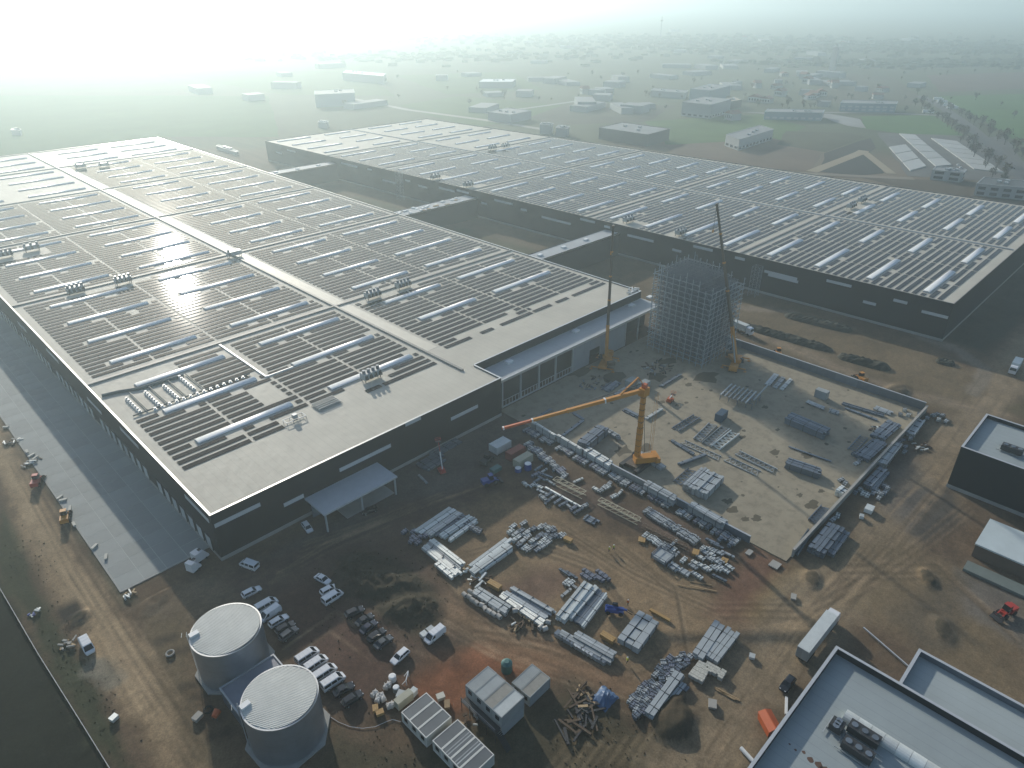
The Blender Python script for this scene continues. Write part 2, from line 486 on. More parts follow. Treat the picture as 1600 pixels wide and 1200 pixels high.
nt = gm.node_tree
bs = nt.nodes['Principled BSDF']
bs.inputs['Roughness'].default_value = 0.95
bs.inputs['Specular IOR Level'].default_value = 0.15
at = nt.nodes.new('ShaderNodeAttribute'); at.attribute_name = 'soil'
tc = nt.nodes.new('ShaderNodeTexCoord')
n1 = nt.nodes.new('ShaderNodeTexNoise'); n1.inputs['Scale'].default_value = 0.9; n1.inputs['Detail'].default_value = 9; n1.inputs['Roughness'].default_value = 0.75
n2 = nt.nodes.new('ShaderNodeTexNoise'); n2.inputs['Scale'].default_value = 0.012; n2.inputs['Detail'].default_value = 5
nt.links.new(tc.outputs['Object'], n1.inputs['Vector']); nt.links.new(tc.outputs['Object'], n2.inputs['Vector'])
r1 = nt.nodes.new('ShaderNodeMapRange'); r1.inputs['From Min'].default_value = 0.25; r1.inputs['From Max'].default_value = 0.75; r1.inputs['To Min'].default_value = 0.72; r1.inputs['To Max'].default_value = 1.28
r2 = nt.nodes.new('ShaderNodeMapRange'); r2.inputs['From Min'].default_value = 0.3; r2.inputs['From Max'].default_value = 0.7; r2.inputs['To Min'].default_value = 0.85; r2.inputs['To Max'].default_value = 1.15
nt.links.new(n1.outputs['Fac'], r1.inputs['Value']); nt.links.new(n2.outputs['Fac'], r2.inputs['Value'])
n3 = nt.nodes.new('ShaderNodeTexNoise'); n3.inputs['Scale'].default_value = 3.5; n3.inputs['Detail'].default_value = 3; nt.links.new(tc.outputs['Object'], n3.inputs['Vector'])
r3 = nt.nodes.new('ShaderNodeMapRange'); r3.inputs['From Min'].default_value = 0.3; r3.inputs['From Max'].default_value = 0.7; r3.inputs['To Min'].default_value = 0.8; r3.inputs['To Max'].default_value = 1.2
nt.links.new(n3.outputs['Fac'], r3.inputs['Value'])
m3_ = nt.nodes.new('ShaderNodeMath'); m3_.operation = 'MULTIPLY'
mu = nt.nodes.new('ShaderNodeMath'); mu.operation = 'MULTIPLY'
nt.links.new(r1.outputs['Result'], m3_.inputs[0]); nt.links.new(r3.outputs['Result'], m3_.inputs[1]); nt.links.new(m3_.outputs['Value'], mu.inputs[0]); nt.links.new(r2.outputs['Result'], mu.inputs[1])
vs_ = nt.nodes.new('ShaderNodeVectorMath'); vs_.operation = 'SCALE'
nt.links.new(at.outputs['Color'], vs_.inputs[0]); nt.links.new(mu.outputs['Value'], vs_.inputs['Scale'])
nt.links.new(vs_.outputs['Vector'], bs.inputs['Base Color'])
bp = nt.nodes.new('ShaderNodeBump'); bp.inputs['Strength'].default_value = 0.5; bp.inputs['Distance'].default_value = 0.15
nt.links.new(n1.outputs['Fac'], bp.inputs['Height']); nt.links.new(bp.outputs['Normal'], bs.inputs['Normal'])
me.materials.append(gm)
ground = put(me, 'ground', kind='structure')

# ---------------------------------------------------------------- haze: one closed box of even, thin air round the whole scene
hz = MB().box(-14600, 14600, -14600, 14600, -1.5, 124.0)
hm = bpy.data.materials.new('haze')
hm.use_nodes = True
hn = hm.node_tree
hn.nodes.remove(hn.nodes['Principled BSDF'])
vol = hn.nodes.new('ShaderNodeVolumePrincipled')
vol.inputs['Color'].default_value = (0.74, 0.90, 0.955, 1)
vol.inputs['Density'].default_value = 0.00047
vol.inputs['Anisotropy'].default_value = 0.62
hn.links.new(vol.outputs['Volume'], hn.nodes['Material Output'].inputs['Volume'])
haze = hz.build('haze', hm, kind='stuff')

# ================================================================ MATERIALS
M_clad = ribs(mat('dark_cladding', (0.010, 0.013, 0.018), 0.55, var=0.10, scale=0.08, spec=0.2), 2, 2.2, 0.25, 0.03)
M_conc = mat('concrete', (0.33, 0.32, 0.29), 0.85, var=0.16, scale=0.35, bump=0.15)
M_plinth = mat('plinth_concrete', (0.30, 0.30, 0.28), 0.85, var=0.14, scale=0.4)
M_cope = mat('coping_metal', (0.62, 0.62, 0.60), 0.32, metal=0.6, var=0.05)
M_win = mat('frosted_strip', (0.50, 0.53, 0.54), 0.35, var=0.05)
M_sky = ribs(mat('polycarbonate', (0.90, 0.91, 0.92), 0.36, metal=0.0, spec=1.0, var=0.04, scale=0.5), 0, 1.6, 0.3, 0.05)
_n = M_sky.node_tree
_t = _n.nodes.new('ShaderNodeBsdfTranslucent'); _t.inputs['Color'].default_value = (0.85, 0.88, 0.90, 1)
_m = _n.nodes.new('ShaderNodeMixShader'); _m.inputs[0].default_value = 0.12
_n.links.new(_n.nodes['Principled BSDF'].outputs[0], _m.inputs[1]); _n.links.new(_t.outputs[0], _m.inputs[2]); _n.links.new(_m.outputs[0], _n.nodes['Material Output'].inputs['Surface'])
M_curb = mat('curb_metal', (0.42, 0.44, 0.46), 0.5, var=0.08)
M_fire = mat('firewall_cap', (0.22, 0.215, 0.20), 0.6, var=0.1, scale=0.3)
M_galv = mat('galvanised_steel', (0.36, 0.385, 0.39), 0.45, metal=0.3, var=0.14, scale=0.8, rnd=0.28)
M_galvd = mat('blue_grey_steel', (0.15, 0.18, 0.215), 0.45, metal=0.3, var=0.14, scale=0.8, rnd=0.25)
M_whites = mat('pale_coated_steel', (0.60, 0.63, 0.61), 0.42, metal=0.1, var=0.10, scale=0.7, rnd=0.2)
M_dark = mat('dark_plastic', (0.025, 0.026, 0.028), 0.6, var=0.1)
M_timber = mat('timber', (0.34, 0.24, 0.13), 0.8, var=0.2, scale=2, rnd=0.3)
M_unit = mat('unit_grey', (0.34, 0.37, 0.38), 0.45, var=0.08)
M_white = mat('white_paint', (0.72, 0.73, 0.72), 0.4, var=0.04)
M_glass = mat('dark_glass', (0.012, 0.016, 0.022), 0.12, var=0.05)
M_door = mat('dock_door', (0.46, 0.49, 0.50), 0.5, var=0.08, rnd=0.2)

def membrane(name, col):
    """roof foil: welded seams every 2 m, ponding stains, half gloss"""
    m = mat(name, col, 0.38, var=0.13, scale=0.07, bump=0.10, bscale=0.5, spec=0.2)
    nt = m.node_tree
    b = nt.nodes['Principled BSDF']
    tc = nt.nodes.new('ShaderNodeTexCoord')
    n2 = nt.nodes.new('ShaderNodeTexNoise'); n2.inputs['Scale'].default_value = 0.6; n2.inputs['Detail'].default_value = 8; n2.inputs['Roughness'].default_value = 0.7
    nt.links.new(tc.outputs['Object'], n2.inputs['Vector'])
    mr = nt.nodes.new('ShaderNodeMapRange')
    mr.inputs['From Min'].default_value = 0.3; mr.inputs['From Max'].default_value = 0.7
    mr.inputs['To Min'].default_value = 0.60; mr.inputs['To Max'].default_value = 0.78
    nt.links.new(n2.outputs['Fac'], mr.inputs['Value'])
    nt.links.new(mr.outputs['Result'], b.inputs['Roughness'])
    wv = nt.nodes.new('ShaderNodeTexWave'); wv.bands_direction = 'X'; wv.inputs['Scale'].default_value = 0.157; wv.wave_profile = 'SAW'
    nt.links.new(tc.outputs['Object'], wv.inputs['Vector'])
    rp = nt.nodes.new('ShaderNodeMapRange'); rp.inputs['From Min'].default_value = 0.0; rp.inputs['From Max'].default_value = 0.08; rp.inputs['To Min'].default_value = 0.80; rp.inputs['To Max'].default_value = 1.0
    nt.links.new(wv.outputs['Fac'], rp.inputs['Value'])
    src = b.inputs['Base Color'].links[0].from_socket
    vm = nt.nodes.new('ShaderNodeVectorMath'); vm.operation = 'SCALE'
    nt.links.new(src, vm.inputs[0]); nt.links.new(rp.outputs['Result'], vm.inputs['Scale'])
    nt.links.new(vm.outputs['Vector'], b.inputs['Base Color'])
    return m
M_roof = membrane('roof_membrane', (0.50, 0.470, 0.395))
M_roof2 = membrane('new_roof_membrane', (0.40, 0.42, 0.43))

def solar_material():
    m = mat('solar_glass', (0.024, 0.019, 0.016), 0.06, var=0.15, scale=0.3, rnd=0.15, bump=0.016, bscale=0.8, spec=0.09)
    nt = m.node_tree
    b = nt.nodes['Principled BSDF']
    tc = nt.nodes.new('ShaderNodeTexCoord')
    sp = nt.nodes.new('ShaderNodeSeparateXYZ')
    nt.links.new(tc.outputs['Object'], sp.inputs[0])
    md = nt.nodes.new('ShaderNodeMath'); md.operation = 'PINGPONG'; md.inputs[1].default_value = 0.53
    nt.links.new(sp.outputs['X'], md.inputs[0])
    lt = nt.nodes.new('ShaderNodeMath'); lt.operation = 'LESS_THAN'; lt.inputs[1].default_value = 0.03
    nt.links.new(md.outputs[0], lt.inputs[0])
    mx = nt.nodes.new('ShaderNodeMix'); mx.data_type = 'RGBA'
    nt.links.new(lt.outputs[0], mx.inputs[0])
    nt.links.new(b.inputs['Base Color'].links[0].from_socket, mx.inputs[6])
    mx.inputs[7].default_value = (0.05, 0.047, 0.045, 1)
    nt.links.new(mx.outputs[2], b.inputs['Base Color'])
    return m
M_pv = solar_material()

# ================================================================ HALL PIECES
PV = {}
def pv_mesh(L):
    """one row of tilted modules on its low stand; the back edge towards -y is the high one"""
    L = max(1.0, round(L * 2) / 2)
    if L not in PV:
        b = MB()
        y0, y1, z0, z1, t = -0.92, 0.86, 0.12, 0.15, 0.04
        b.add([(0, y0, z0), (L, y0, z0), (L, y1, z1), (0, y1, z1), (0, y0, z0 + t), (L, y0, z0 + t), (L, y1, z1 + t), (0, y1, z1 + t)],
              [(3, 2, 1, 0), (4, 5, 6, 7), (0, 1, 5, 4), (1, 2, 6, 5), (2, 3, 7, 6), (3, 0, 4, 7)])
        b.add([(0.02, y0 + 0.05, z0 - 0.01), (L - 0.02, y0 + 0.05, z0 - 0.01), (L - 0.02, y0 + 0.12, 0.01), (0.02, y0 + 0.12, 0.01)], [(0, 1, 2, 3)])
        PV[L] = b.mesh('solar_row', M_pv)
    return PV[L]

def skylight_mesh(L, wd=2.7, h=0.40):
    b = MB()
    n = 9
    prof = [(-wd / 2, 0.35)] + [(-wd / 2 * math.cos(math.pi * i / n), 0.35 + h * math.sin(math.pi * i / n)) for i in range(1, n)] + [(wd / 2, 0.35)]
    vs = [(0, p[0], p[1]) for p in prof] + [(L, p[0], p[1]) for p in prof]
    k = len(prof)
    b.add(vs, [(k + i, k + i + 1, i + 1, i) for i in range(k - 1)] + [tuple(range(k))[::-1], tuple(range(k, 2 * k))])
    return b.mesh('skylight', M_sky, True)
def curb_mesh(L, wd=2.5):
    return MB().box(-0.1, L + 0.1, -wd / 2, wd / 2, 0, 0.36).mesh('skylight_curb', M_curb)
SKY = {}
def skylight(parent, x, y, z, L, rz=0.0, n=[0]):
    L = round(L * 2) / 2
    if L not in SKY:
        SKY[L] = (skylight_mesh(L), curb_mesh(L))
    o = put(SKY[L][0], 'skylight', parent, (x, y, z), rz)
    put(SKY[L][1], 'curb', o)
    return o

def rows_to_parts(rows, parent, z, mapf, limit=300):
    """rows = (x0, x1, y); the nearest `limit` become parts, the others one joined part"""
    def key(r):
        cx_, cy_ = mapf((r[0] + r[1]) / 2, r[2])
        return (cx_ * cx_ + cy_ * cy_) / max(1, r[1] - r[0]) ** 0.3
    rows = sorted(rows, key=key)
    far = MB()
    for i, (x0, x1, y) in enumerate(rows):
        a, b_ = mapf(x0, y), mapf(x1, y)
        L = math.hypot(b_[0] - a[0], b_[1] - a[1])
        rz = math.atan2(b_[1] - a[1], b_[0] - a[0])
        if i < limit:
            put(pv_mesh(L), 'solar_row', parent, (a[0], a[1], z), rz)
        else:
            me_ = pv_mesh(L)
            ca_, sa_ = math.cos(rz), math.sin(rz)
            far.add([(a[0] + v.co.x * ca_ - v.co.y * sa_, a[1] + v.co.x * sa_ + v.co.y * ca_, z + v.co.z) for v in me_.vertices],
                    [tuple(p.vertices) for p in me_.polygons])
    if far.v:
        far.build('solar_row', M_pv, parent, kind='stuff')

def cut(x0, x1, holes):
    segs = [(x0, x1)]
    for a, b_ in holes:
        nx = []
        for s, e in segs:
            if b_ <= s or a >= e:
                nx.append((s, e)); continue
            if a - s > 1.2: nx.append((s, a))
            if e - b_ > 1.2: nx.append((b_, e))
        segs = nx
    return segs

def roof_rows(y_sky, sky_cols, spans, aisles, y_first, y_last, fires, excl, seed, pitch=22.2):
    rg = random.Random(seed)
    rows = []
    for k, ys_ in enumerate(y_sky):
        for j in range(-3, 4):
            y = ys_ + j * pitch / 7
            if any(abs(y - fy) < 2.6 for fy in fires):
                continue
            for (x0, x1, ylo, yhi) in spans:
                if y < ylo or y > yhi:
                    continue
                holes = [(a - 0.45, a + 0.45) for a in aisles]
                for c0, c1 in sky_cols:
                    if j == 0:
                        holes.append((c0 - 1.6, c1 + 1.6))
                    elif j == -1:
                        q = c0 + rg.choice([3, 5, 7])
                        holes.append((q, q + rg.choice([3, 4, 5])))
                        q2 = c0 + rg.choice([15, 17, 19])
                        holes.append((q2, q2 + rg.choice([3, 4, 5])))
                    elif j == 1:
                        holes.append((c1 - 1, c1 + 3.5)) if rg.random() < 0.5 else None
                    elif j == -2 and rg.random() < 0.15:
                        q = c0 + rg.choice([-3, 8, 20])
                        holes.append((q, q + 3))
                for (ex0, ex1, ey0, ey1) in excl:
                    if ey0 < y < ey1:
                        holes.append((ex0, ex1))
                rows += [(s, e, y) for s, e in cut(x0, x1, holes)]
    return rows

def strip_window(parent, p, q, axis, off, th=0.12, hgt=1.15, nm='strip_window'):
    """a long frosted light band standing proud of a wall; axis 'y': wall plane y = off, p/q = (x, z)"""
    z = (p[1] + q[1]) / 2
    a, b_ = sorted((p[0], q[0]))
    m = MB()
    if axis == 'y':
        m.box(a, b_, off - th, off, z - hgt / 2, z + hgt / 2)
    else:
        m.box(off - th, off, a, b_, z - hgt / 2, z + hgt / 2)
    return m.build(nm, M_win, parent)

# ================================================================ HALL ONE
hall = thing('warehouse', 'vast dark-walled warehouse with the loading docks, its roof the nearer of the two solar roofs', 'warehouse', (0, 0, 0), 0, 'warehouse halls')
X0, X1, XM, Y0, Y1, ZR, YL = 40.2, 228.0, 135.2, 139.8, 658.0, 14.0, 152.5
# roof: a thick plate with the recessed front corner
MB().prism([(X0 + .35, Y0 + .35), (XM, Y0 + .35), (XM, YL + .35), (X1 - .35, YL + .35), (X1 - .35, Y1 - .35), (X0 + .35, Y1 - .35)], 13.3, ZR - 0.35).build('roof', M_roof, hall)
MB().box(X0, X0 + .35, Y0 + .35, Y1, 1.0, ZR).build('wall', M_clad, hall)
MB().box(X0, XM, Y0, Y0 + .35, 1.0, ZR).build('wall', M_clad, hall)
MB().box(XM - .35, XM, Y0 + .35, YL, 1.0, ZR).build('wall', M_clad, hall)
MB().box(XM, X1, YL, YL + .35, 10.9, ZR).build('wall', M_clad, hall)
MB().box(X1 - .35, X1, YL + .35, Y1, 1.0, ZR).build('wall', M_clad, hall)
MB().box(X0 + .35, X1 - .35, Y1 - .35, Y1, 1.0, ZR).build('wall', M_clad, hall)
MB().box(X0 - .06, XM + .02, Y0 - .06, Y0 + .3, -0.3, 1.0).box(X0 - .06, X0 + .3, Y0 + .3, Y1, -0.3, 1.0).box(X1 - .3, X1 + .06, YL, Y1, -.3, 1.0).box(X0 + .3, X1 - .3, Y1 - .3, Y1 + .06, -.3, 1.0).build('plinth', M_plinth, hall)
for nm_, a in (('coping', (X0 - .12, X0 + .42, Y0 - .12, Y1 + .1)), ('coping', (X0 + .42, XM + .1, Y0 - .12, Y0 + .42)), ('coping', (XM - .44, XM + .1, Y0 + .42, YL)),
               ('coping', (XM + .1, X1 + .1, YL - .12, YL + .42)), ('coping', (X1 - .44, X1 + .1, YL + .42, Y1 + .1)), ('coping', (X0 + .42, X1 - .44, Y1 - .44, Y1 + .1))):
    MB().box(*a, ZR, ZR + .12).build(nm_, M_cope, hall)
ZS = ZR - 0.35
fires = [228.0, 317.0, 406.0, 495.0, 584.0]
MB().box(129.6, 130.5, YL, Y1 - .4, ZS, ZS + .65).build('firewall', M_fire, hall)
MB().box(131.2, 135.6, 172, Y1 - .4, ZS + .004, ZS + .03).build('walkway', mat('walkway_foil', (0.53, 0.50, 0.41), 0.6, var=0.08, scale=0.2), hall)
for fy in fires:
    MB().box(X0 + .4, 129.58, fy - .4, fy + .4, ZS, ZS + .55).build('firewall', M_fire, hall)
    MB().box(130.52, X1 - .4, fy - .4, fy + .4, ZS, ZS + .55).build('firewall', M_fire, hall)
cols1 = [(51.3, 79.8), (93.0, 124.3), (145.9, 174.0), (184.6, 218.0)]
ysk = [172.7 + 22.2 * k for k in range(22)]
for ys_ in ysk:
    if any(abs(ys_ - fy) < 3 for fy in fires) or ys_ > 650:
        continue
    for c0, c1 in cols1:
        if c0 > 130 and ys_ < 190:
            continue
        if c0 < 60 and 255 < ys_ < 0:
            continue
        skylight(hall, c0, ys_, ZS, c1 - c0)
PV_EX1 = [(40, 66, 197.5, 226.5), (100, 111, 165.8, 171), (83, 100, 160, 167.5), (72, 84, 160, 166.8), (58, 92, 310, 319), (139, 168, 221, 230.5), (46, 72, 382, 394), (74, 82, 176, 190), (82.5, 85.5, 196, 226)]
rows1 = roof_rows(ysk, cols1, [(43.6, 127.4, 161.0, 493), (137.0, 225.0, 168.0, 584)], [62.6, 84.0, 106.0, 160.5, 181.0, 203.0], 161, 600, fires, PV_EX1, 3)
rows_to_parts(rows1, hall, ZS, lambda x, y: (x, y))
# front wall light bands
for p, q in (((40.60, 10.55), (52.18, 10.67)), ((57.95, 6.97), (63.60, 6.90)), ((74.75, 9.31), (91.54, 9.09)), ((97.13, 13.42), (102.69, 13.56)), ((113.82, 7.99), (124.87, 8.06))):
    strip_window(hall, p, q, 'y', Y0)
for y0, y1, z in ((186, 200, 11), (141.5, 155, 11.4), (218, 231, 8.2), (258, 272, 11.2), (300, 312, 9), (338, 352, 11), (385, 400, 9.4), (440, 456, 11)):
    strip_window(hall, (y0, z), (y1, z), 'x', X0)
# dock doors down the left wall
dd = MB().box(-0.12, 0, -1.6, 1.6, 0.9, 4.6).mesh('dock_door', M_door)
df = MB().box(-0.2, 0, -1.85, -1.62, 0.8, 4.9).box(-0.2, 0, 1.62, 1.85, .8, 4.9).box(-0.2, 0, -1.62, 1.62, 4.62, 4.9).mesh('dock_shelter', M_dark)
for k in range(58):
    y = 145.5 + k * 5.05
    if k % 9 == 7:
        continue
    o = put(dd, 'dock_door', hall, (X0, y, 0))
    put(df, 'dock_shelter', o)
# recessed front: lower roof on the open steel front
MB().box(XM, X1, 142.6, YL, 10.3, 10.9).build('lower_roof', M_roof2, hall)
MB().box(XM, X1 + .1, 142.3, 142.6, 10.1, 11.05).build('coping', M_cope, hall)
colm = MB().box(-.25, .25, -.25, .25, 0, 10.3).mesh('column', M_unit)
for x in (138.7, 147.3, 156.4, 165.0, 174.2, 205.5, 214.0, 222.5):
    put(colm, 'column', hall, (x, 143.0, 0))
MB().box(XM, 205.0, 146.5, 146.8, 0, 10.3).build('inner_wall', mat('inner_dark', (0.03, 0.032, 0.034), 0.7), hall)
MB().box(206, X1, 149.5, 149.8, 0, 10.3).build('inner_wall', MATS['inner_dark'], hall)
M_pan = ribs(mat('grey_panel', (0.25, 0.275, 0.30), 0.5, var=0.08, scale=0.3), 0, 0.9, 0.5, 0.05)
for k in range(10):
    xa = 174.6 + k * 3.05
    z0 = 5.6 if k in (3, 4) else 0
    MB().box(xa + .03, xa + 3.02, 142.85, 143.15, z0, 10.28).build('wall_panel', M_pan, hall)
fr = MB()
for k in range(24):
    fr.bar((138.9 + k * 1.5, 143, 0.1), (138.9 + k * 1.5, 143, 2.6), .14)
fr.bar((138.9, 143, 2.6), (174, 143, 2.6), .16).bar((138.9, 143, 0.25), (174, 143, 0.25), .35)
fr.build('base_rail', M_curb, hall)
hatch = MB().box(-1.3, 1.3, -.9, .9, 0, .7).mesh('roof_hatch', M_white)
for p in ((148.7, 149.9), (183.9, 150.7), (218.5, 151.9), (230.9, 154.2)):
    put(hatch, 'roof_hatch', hall, (p[0], min(p[1], 150), 10.9))

# canopy at the front door
can = thing('canopy', 'grey flat canopy on posts against the front wall of the nearer warehouse', 'canopy', (0, 0, 0))
MB().box(63.6, 86.4, 130.2, 139.6, 5.6, 6.1).build('roof', M_curb, can)
for x in (64.2, 75, 85.8):
    MB().box(x - .2, x + .2, 130.6, 131.0, -.1, 5.6).build('post', M_unit, can)
MB().box(64.5, 75.2, 138.2, 138.6, 0, 5.4).build('screen', M_galvd, can)
MB().box(70.5, 85.8, 131.5, 138.0, 0.0, 0.12).build('floor', M_conc, can)

# ================================================================ HALL TWO (its walls run two degrees off the grid)
def H2(x, y):
    return (x - 0.036 * (y - 56) - 0.040 * (y - 56) * (x - 298) / 190.0, y)
hall2 = thing('warehouse', 'vast dark-walled warehouse beyond the strip of bare ground, farther of the two solar roofs', 'warehouse', (0, 0, 0), 0, 'warehouse halls')
Z2 = 16.0
A, B, C_, D = H2(298, 56), H2(488, 56), H2(488, 566), H2(298, 566)
def shift(p, dx, dy): return (p[0] + dx, p[1] + dy)
MB().prism([shift(A, .3, .3), shift(B, -.3, .3), shift(C_, -.3, -.3), shift(D, .3, -.3)], 15.0, Z2 - .35).build('roof', M_roof, hall2)
def wallseg(p, q, th, z0, z1, nm, m, par):
    a, b_ = Vector((p[0], p[1], 0)), Vector((q[0], q[1], 0))
    d = (b_ - a).normalized()
    n = Vector((-d.y, d.x, 0)) * th
    return MB().prism([(a.x, a.y), (b_.x, b_.y), (b_.x + n.x, b_.y + n.y), (a.x + n.x, a.y + n.y)], z0, z1).build(nm, m, par)
for p, q in ((A, B), (B, C_), (C_, D), (D, A)):
    wallseg(p, q, .3, 1.0, Z2, 'wall', M_clad, hall2)
    dv = Vector((q[0] - p[0], q[1] - p[1], 0)).normalized(); nv = Vector((dv.y, -dv.x, 0)) * .06
    wallseg((p[0] + nv.x, p[1] + nv.y), (q[0] + nv.x, q[1] + nv.y), .3, -.3, 1.0, 'plinth', M_plinth, hall2)
    wallseg((p[0] + nv.x, p[1] + nv.y), (q[0] + nv.x, q[1] + nv.y), .3, Z2, Z2 + .12, 'coping', M_fire, hall2)
ZS2 = Z2 - .35
f2 = [145.0, 234.0, 323.0, 412.0, 478.0]
wallseg(H2(391, 57), H2(391, 565), .8, ZS2, ZS2 + .55, 'firewall', M_roof2, hall2)
for fy in f2:
    wallseg(H2(299, fy), H2(390, fy), .8, ZS2, ZS2 + .5, 'firewall', M_fire, hall2)
    wallseg(H2(393, fy), H2(487, fy), .8, ZS2, ZS2 + .5, 'firewall', M_fire, hall2)
cols2 = [(304.5, 338.0), (354.0, 382.0), (404.5, 432.0), (443.0, 471.0)]
ysk2 = [68.0 + 22.2 * k for k in range(23)]
for ys_ in ysk2:
    if any(abs(ys_ - fy) < 3 for fy in f2):
        continue
    for c0, c1 in cols2:
        a, b_ = H2(c0, ys_), H2(c1, ys_)
        skylight(hall2, a[0], a[1], ZS2, b_[0] - a[0])
PV_EX2 = [(298, 312, 176, 186), (298, 312, 203, 218), (298, 316, 326, 336), (298, 316, 358, 368), (408, 442, 137, 147), (405, 440, 402, 412)]
rows2 = roof_rows(ysk2, cols2, [(300.0, 388.0, 60, 476), (394.5, 484.0, 60, 410)], [346.0, 438.0, 321, 368, 418, 457], 60, 560, f2, PV_EX2, 8)
rows_to_parts(rows2, hall2, ZS2, H2)
# light bands on its long wall
def h2x(y): return H2(298, y)[0]
BANDS = [(130.3, 116.3, 9.4), (104.6, 94.1, 13.2), (88.2, 83.0, 8.1), (77.1, 71.8, 11.9), (66, 56.5, 10.1), (207.4, 191.5, 11.7), (180.4, 175.3, 10), (169.3, 158.9, 14.2),
         (147.3, 142.4, 13.6), (132.3, 117, 10.6), (336.5, 325.5, 13.6), (314.8, 309.8, 9.6), (303.8, 288.5, 13.2), (282.1, 277.4, 11.6), (266, 244.9, 10.1), (238.6, 228.4, 14.2),
         (222.3, 218.6, 13.4), (551.3, 542.2, 9), (533.5, 521, 13), (459.9, 440.3, 13), (428.3, 423.5, 13.4), (412, 397, 8.3), (386.9, 381.7, 12), (374, 365, 10.5), (353.3, 338.4, 12.4)]
for ya, yb, z in BANDS:
    y0, y1 = min(ya, yb), max(ya, yb)
    p, q = (h2x(y1), y1), (h2x(y0), y0)
    dv = Vector((q[0] - p[0], q[1] - p[1], 0)).normalized(); nv = Vector((dv.y, -dv.x, 0)) * .12
    wallseg((p[0] + nv.x, p[1] + nv.y), (q[0] + nv.x, q[1] + nv.y), .12, z - .6, z + .6, 'strip_window', M_win, hall2)

# ================================================================ BRIDGES between the halls
for lab, ya, yb, clut in (('covered link building nearest the slab between the two warehouses, clean pale roof', 212.0, 221.5, 0),
                          ('middle covered link building between the two warehouses, roof strewn with pale sheets', 317.5, 328.5, 1),
                          ('farthest covered link building between the two warehouses, faint in the haze', 464.5, 475.0, 0)):
    br = thing('link_building', lab, 'building', (0, 0, 0), 0, 'link buildings between the halls')
    xe = H2(298, (ya + yb) / 2)[0] - .4
    MB().box(X1 + .1, xe, ya, yb, 11.4, 11.9).build('roof', M_roof2, br)
    MB().box(X1 + .1, xe, ya, ya + .3, 0, 12.1).build('wall', M_clad, br)
    MB().box(X1 + .1, xe, yb - .3, yb, 0, 12.1).build('wall', M_clad, br)
    if clut == 0:
        for k in range(3):
            put(hatch, 'roof_hatch', br, (X1 + 8 + k * 17, (ya + yb) / 2, 11.9))
    else:
        rg = random.Random(2)
        for k in range(26):
            w, l = rg.uniform(.8, 2.2), rg.uniform(1, 3.4)
            MB().box(-l / 2, l / 2, -w / 2, w / 2, 0, rg.uniform(.15, .6)).build('roofing_sheet', M_white if k % 4 else M_timber, br, (X1 + 3 + rg.random() * 48, ya + 1.5 + rg.random() * 8, 11.9), rg.uniform(-.4, .4))

# ================================================================ ROOF UNITS
def cooler(label, loc, nb=4, rz=0.0, group=None):
    t = thing('air_handler', label, 'air handling unit', loc, rz, group)
    for sx in (-2.8, 2.8):
        for sy in (-1.1, 1.1):
            MB().box(sx - .1, sx + .1, sy - .1, sy + .1, 0, 1.1).build('leg', M_dark, t)
    MB().box(-3.2, 3.2, -1.4, 1.4, 1.0, 3.0).build('casing', M_unit, t)
    for k in range(nb):
        x = -2.6 + k * 5.2 / max(1, nb - 1)
        MB().tube((x, -.2, 3.0), (x, -.2, 4.1), .55, n=10).build('fan_cowl', M_galvd, t)
        MB().frustum(x - .5, x + .5, -2.1, -1.4, 1.3, x - .3, x + .3, -1.7, -1.4, 2.6).build('intake_hood', M_dark, t)
    return t
cl = 'rooftop air handlers'
AH = [((106.0, 169.0, ZS), 4, 'grey air handler with fan cowls beside the last skylight near the front roof edge'),
      ((63.4, 315.4, ZS), 4, 'grey air handler at the left end of the pair on the left roof half'),
      ((81.0, 313.0, ZS), 4, 'grey air handler closer to the roof ridge in the pair on the left roof half'),
      ((146.0, 225.0, ZS), 4, 'grey air handler next to the ridge, first of two on the right roof half'),
      ((161.5, 225.4, ZS), 4, 'grey air handler second from the roof ridge on the right roof half'),
      ((54.4, 387.5, ZS), 4, 'hazy grey air handler by the far left roof edge'),
      ((66.0, 389.5, ZS), 3, 'hazy grey air handler beside the one at the far left roof edge'),
      ((155.0, 565.0, ZS), 2, 'dark air handler on the bright far end of the nearer roof'),
      ((141.8, 572.0, ZS), 2, 'dark air handler next to the ridge on the bright far end of the nearer roof')]
for loc, nb, lab in AH:
    cooler(lab, loc, nb, 0, cl)
for (x, y), lab in (((306, 213), 'grey air handler at the wall edge of the farther roof, above the near link building'), ((305, 181), 'grey air handler at the wall edge of the farther roof, behind the steel rack tower'),
                    ((416, 141), 'grey air handler by a skylight past the ridge of the farther roof'), ((434, 142), 'grey air handler second past the ridge of the farther roof'),
                    ((303, 362), 'grey air handler at the hazy wall edge of the farther roof, left one'), ((303, 331), 'grey air handler at the hazy wall edge of the farther roof, right one'),
                    ((408, 408), 'dark air handler at the border of the bare far roof'), ((421, 406), 'dark air handler beside the one at the border of the bare far roof')):
    cooler(lab, (H2(x, y)[0], y, ZS2), 3, 0, cl)
cooler('small dark roof box standing alone on the pale ridge walkway', (*(130.2, 312.9), ZS), 1)['group'] = 'small roof boxes'
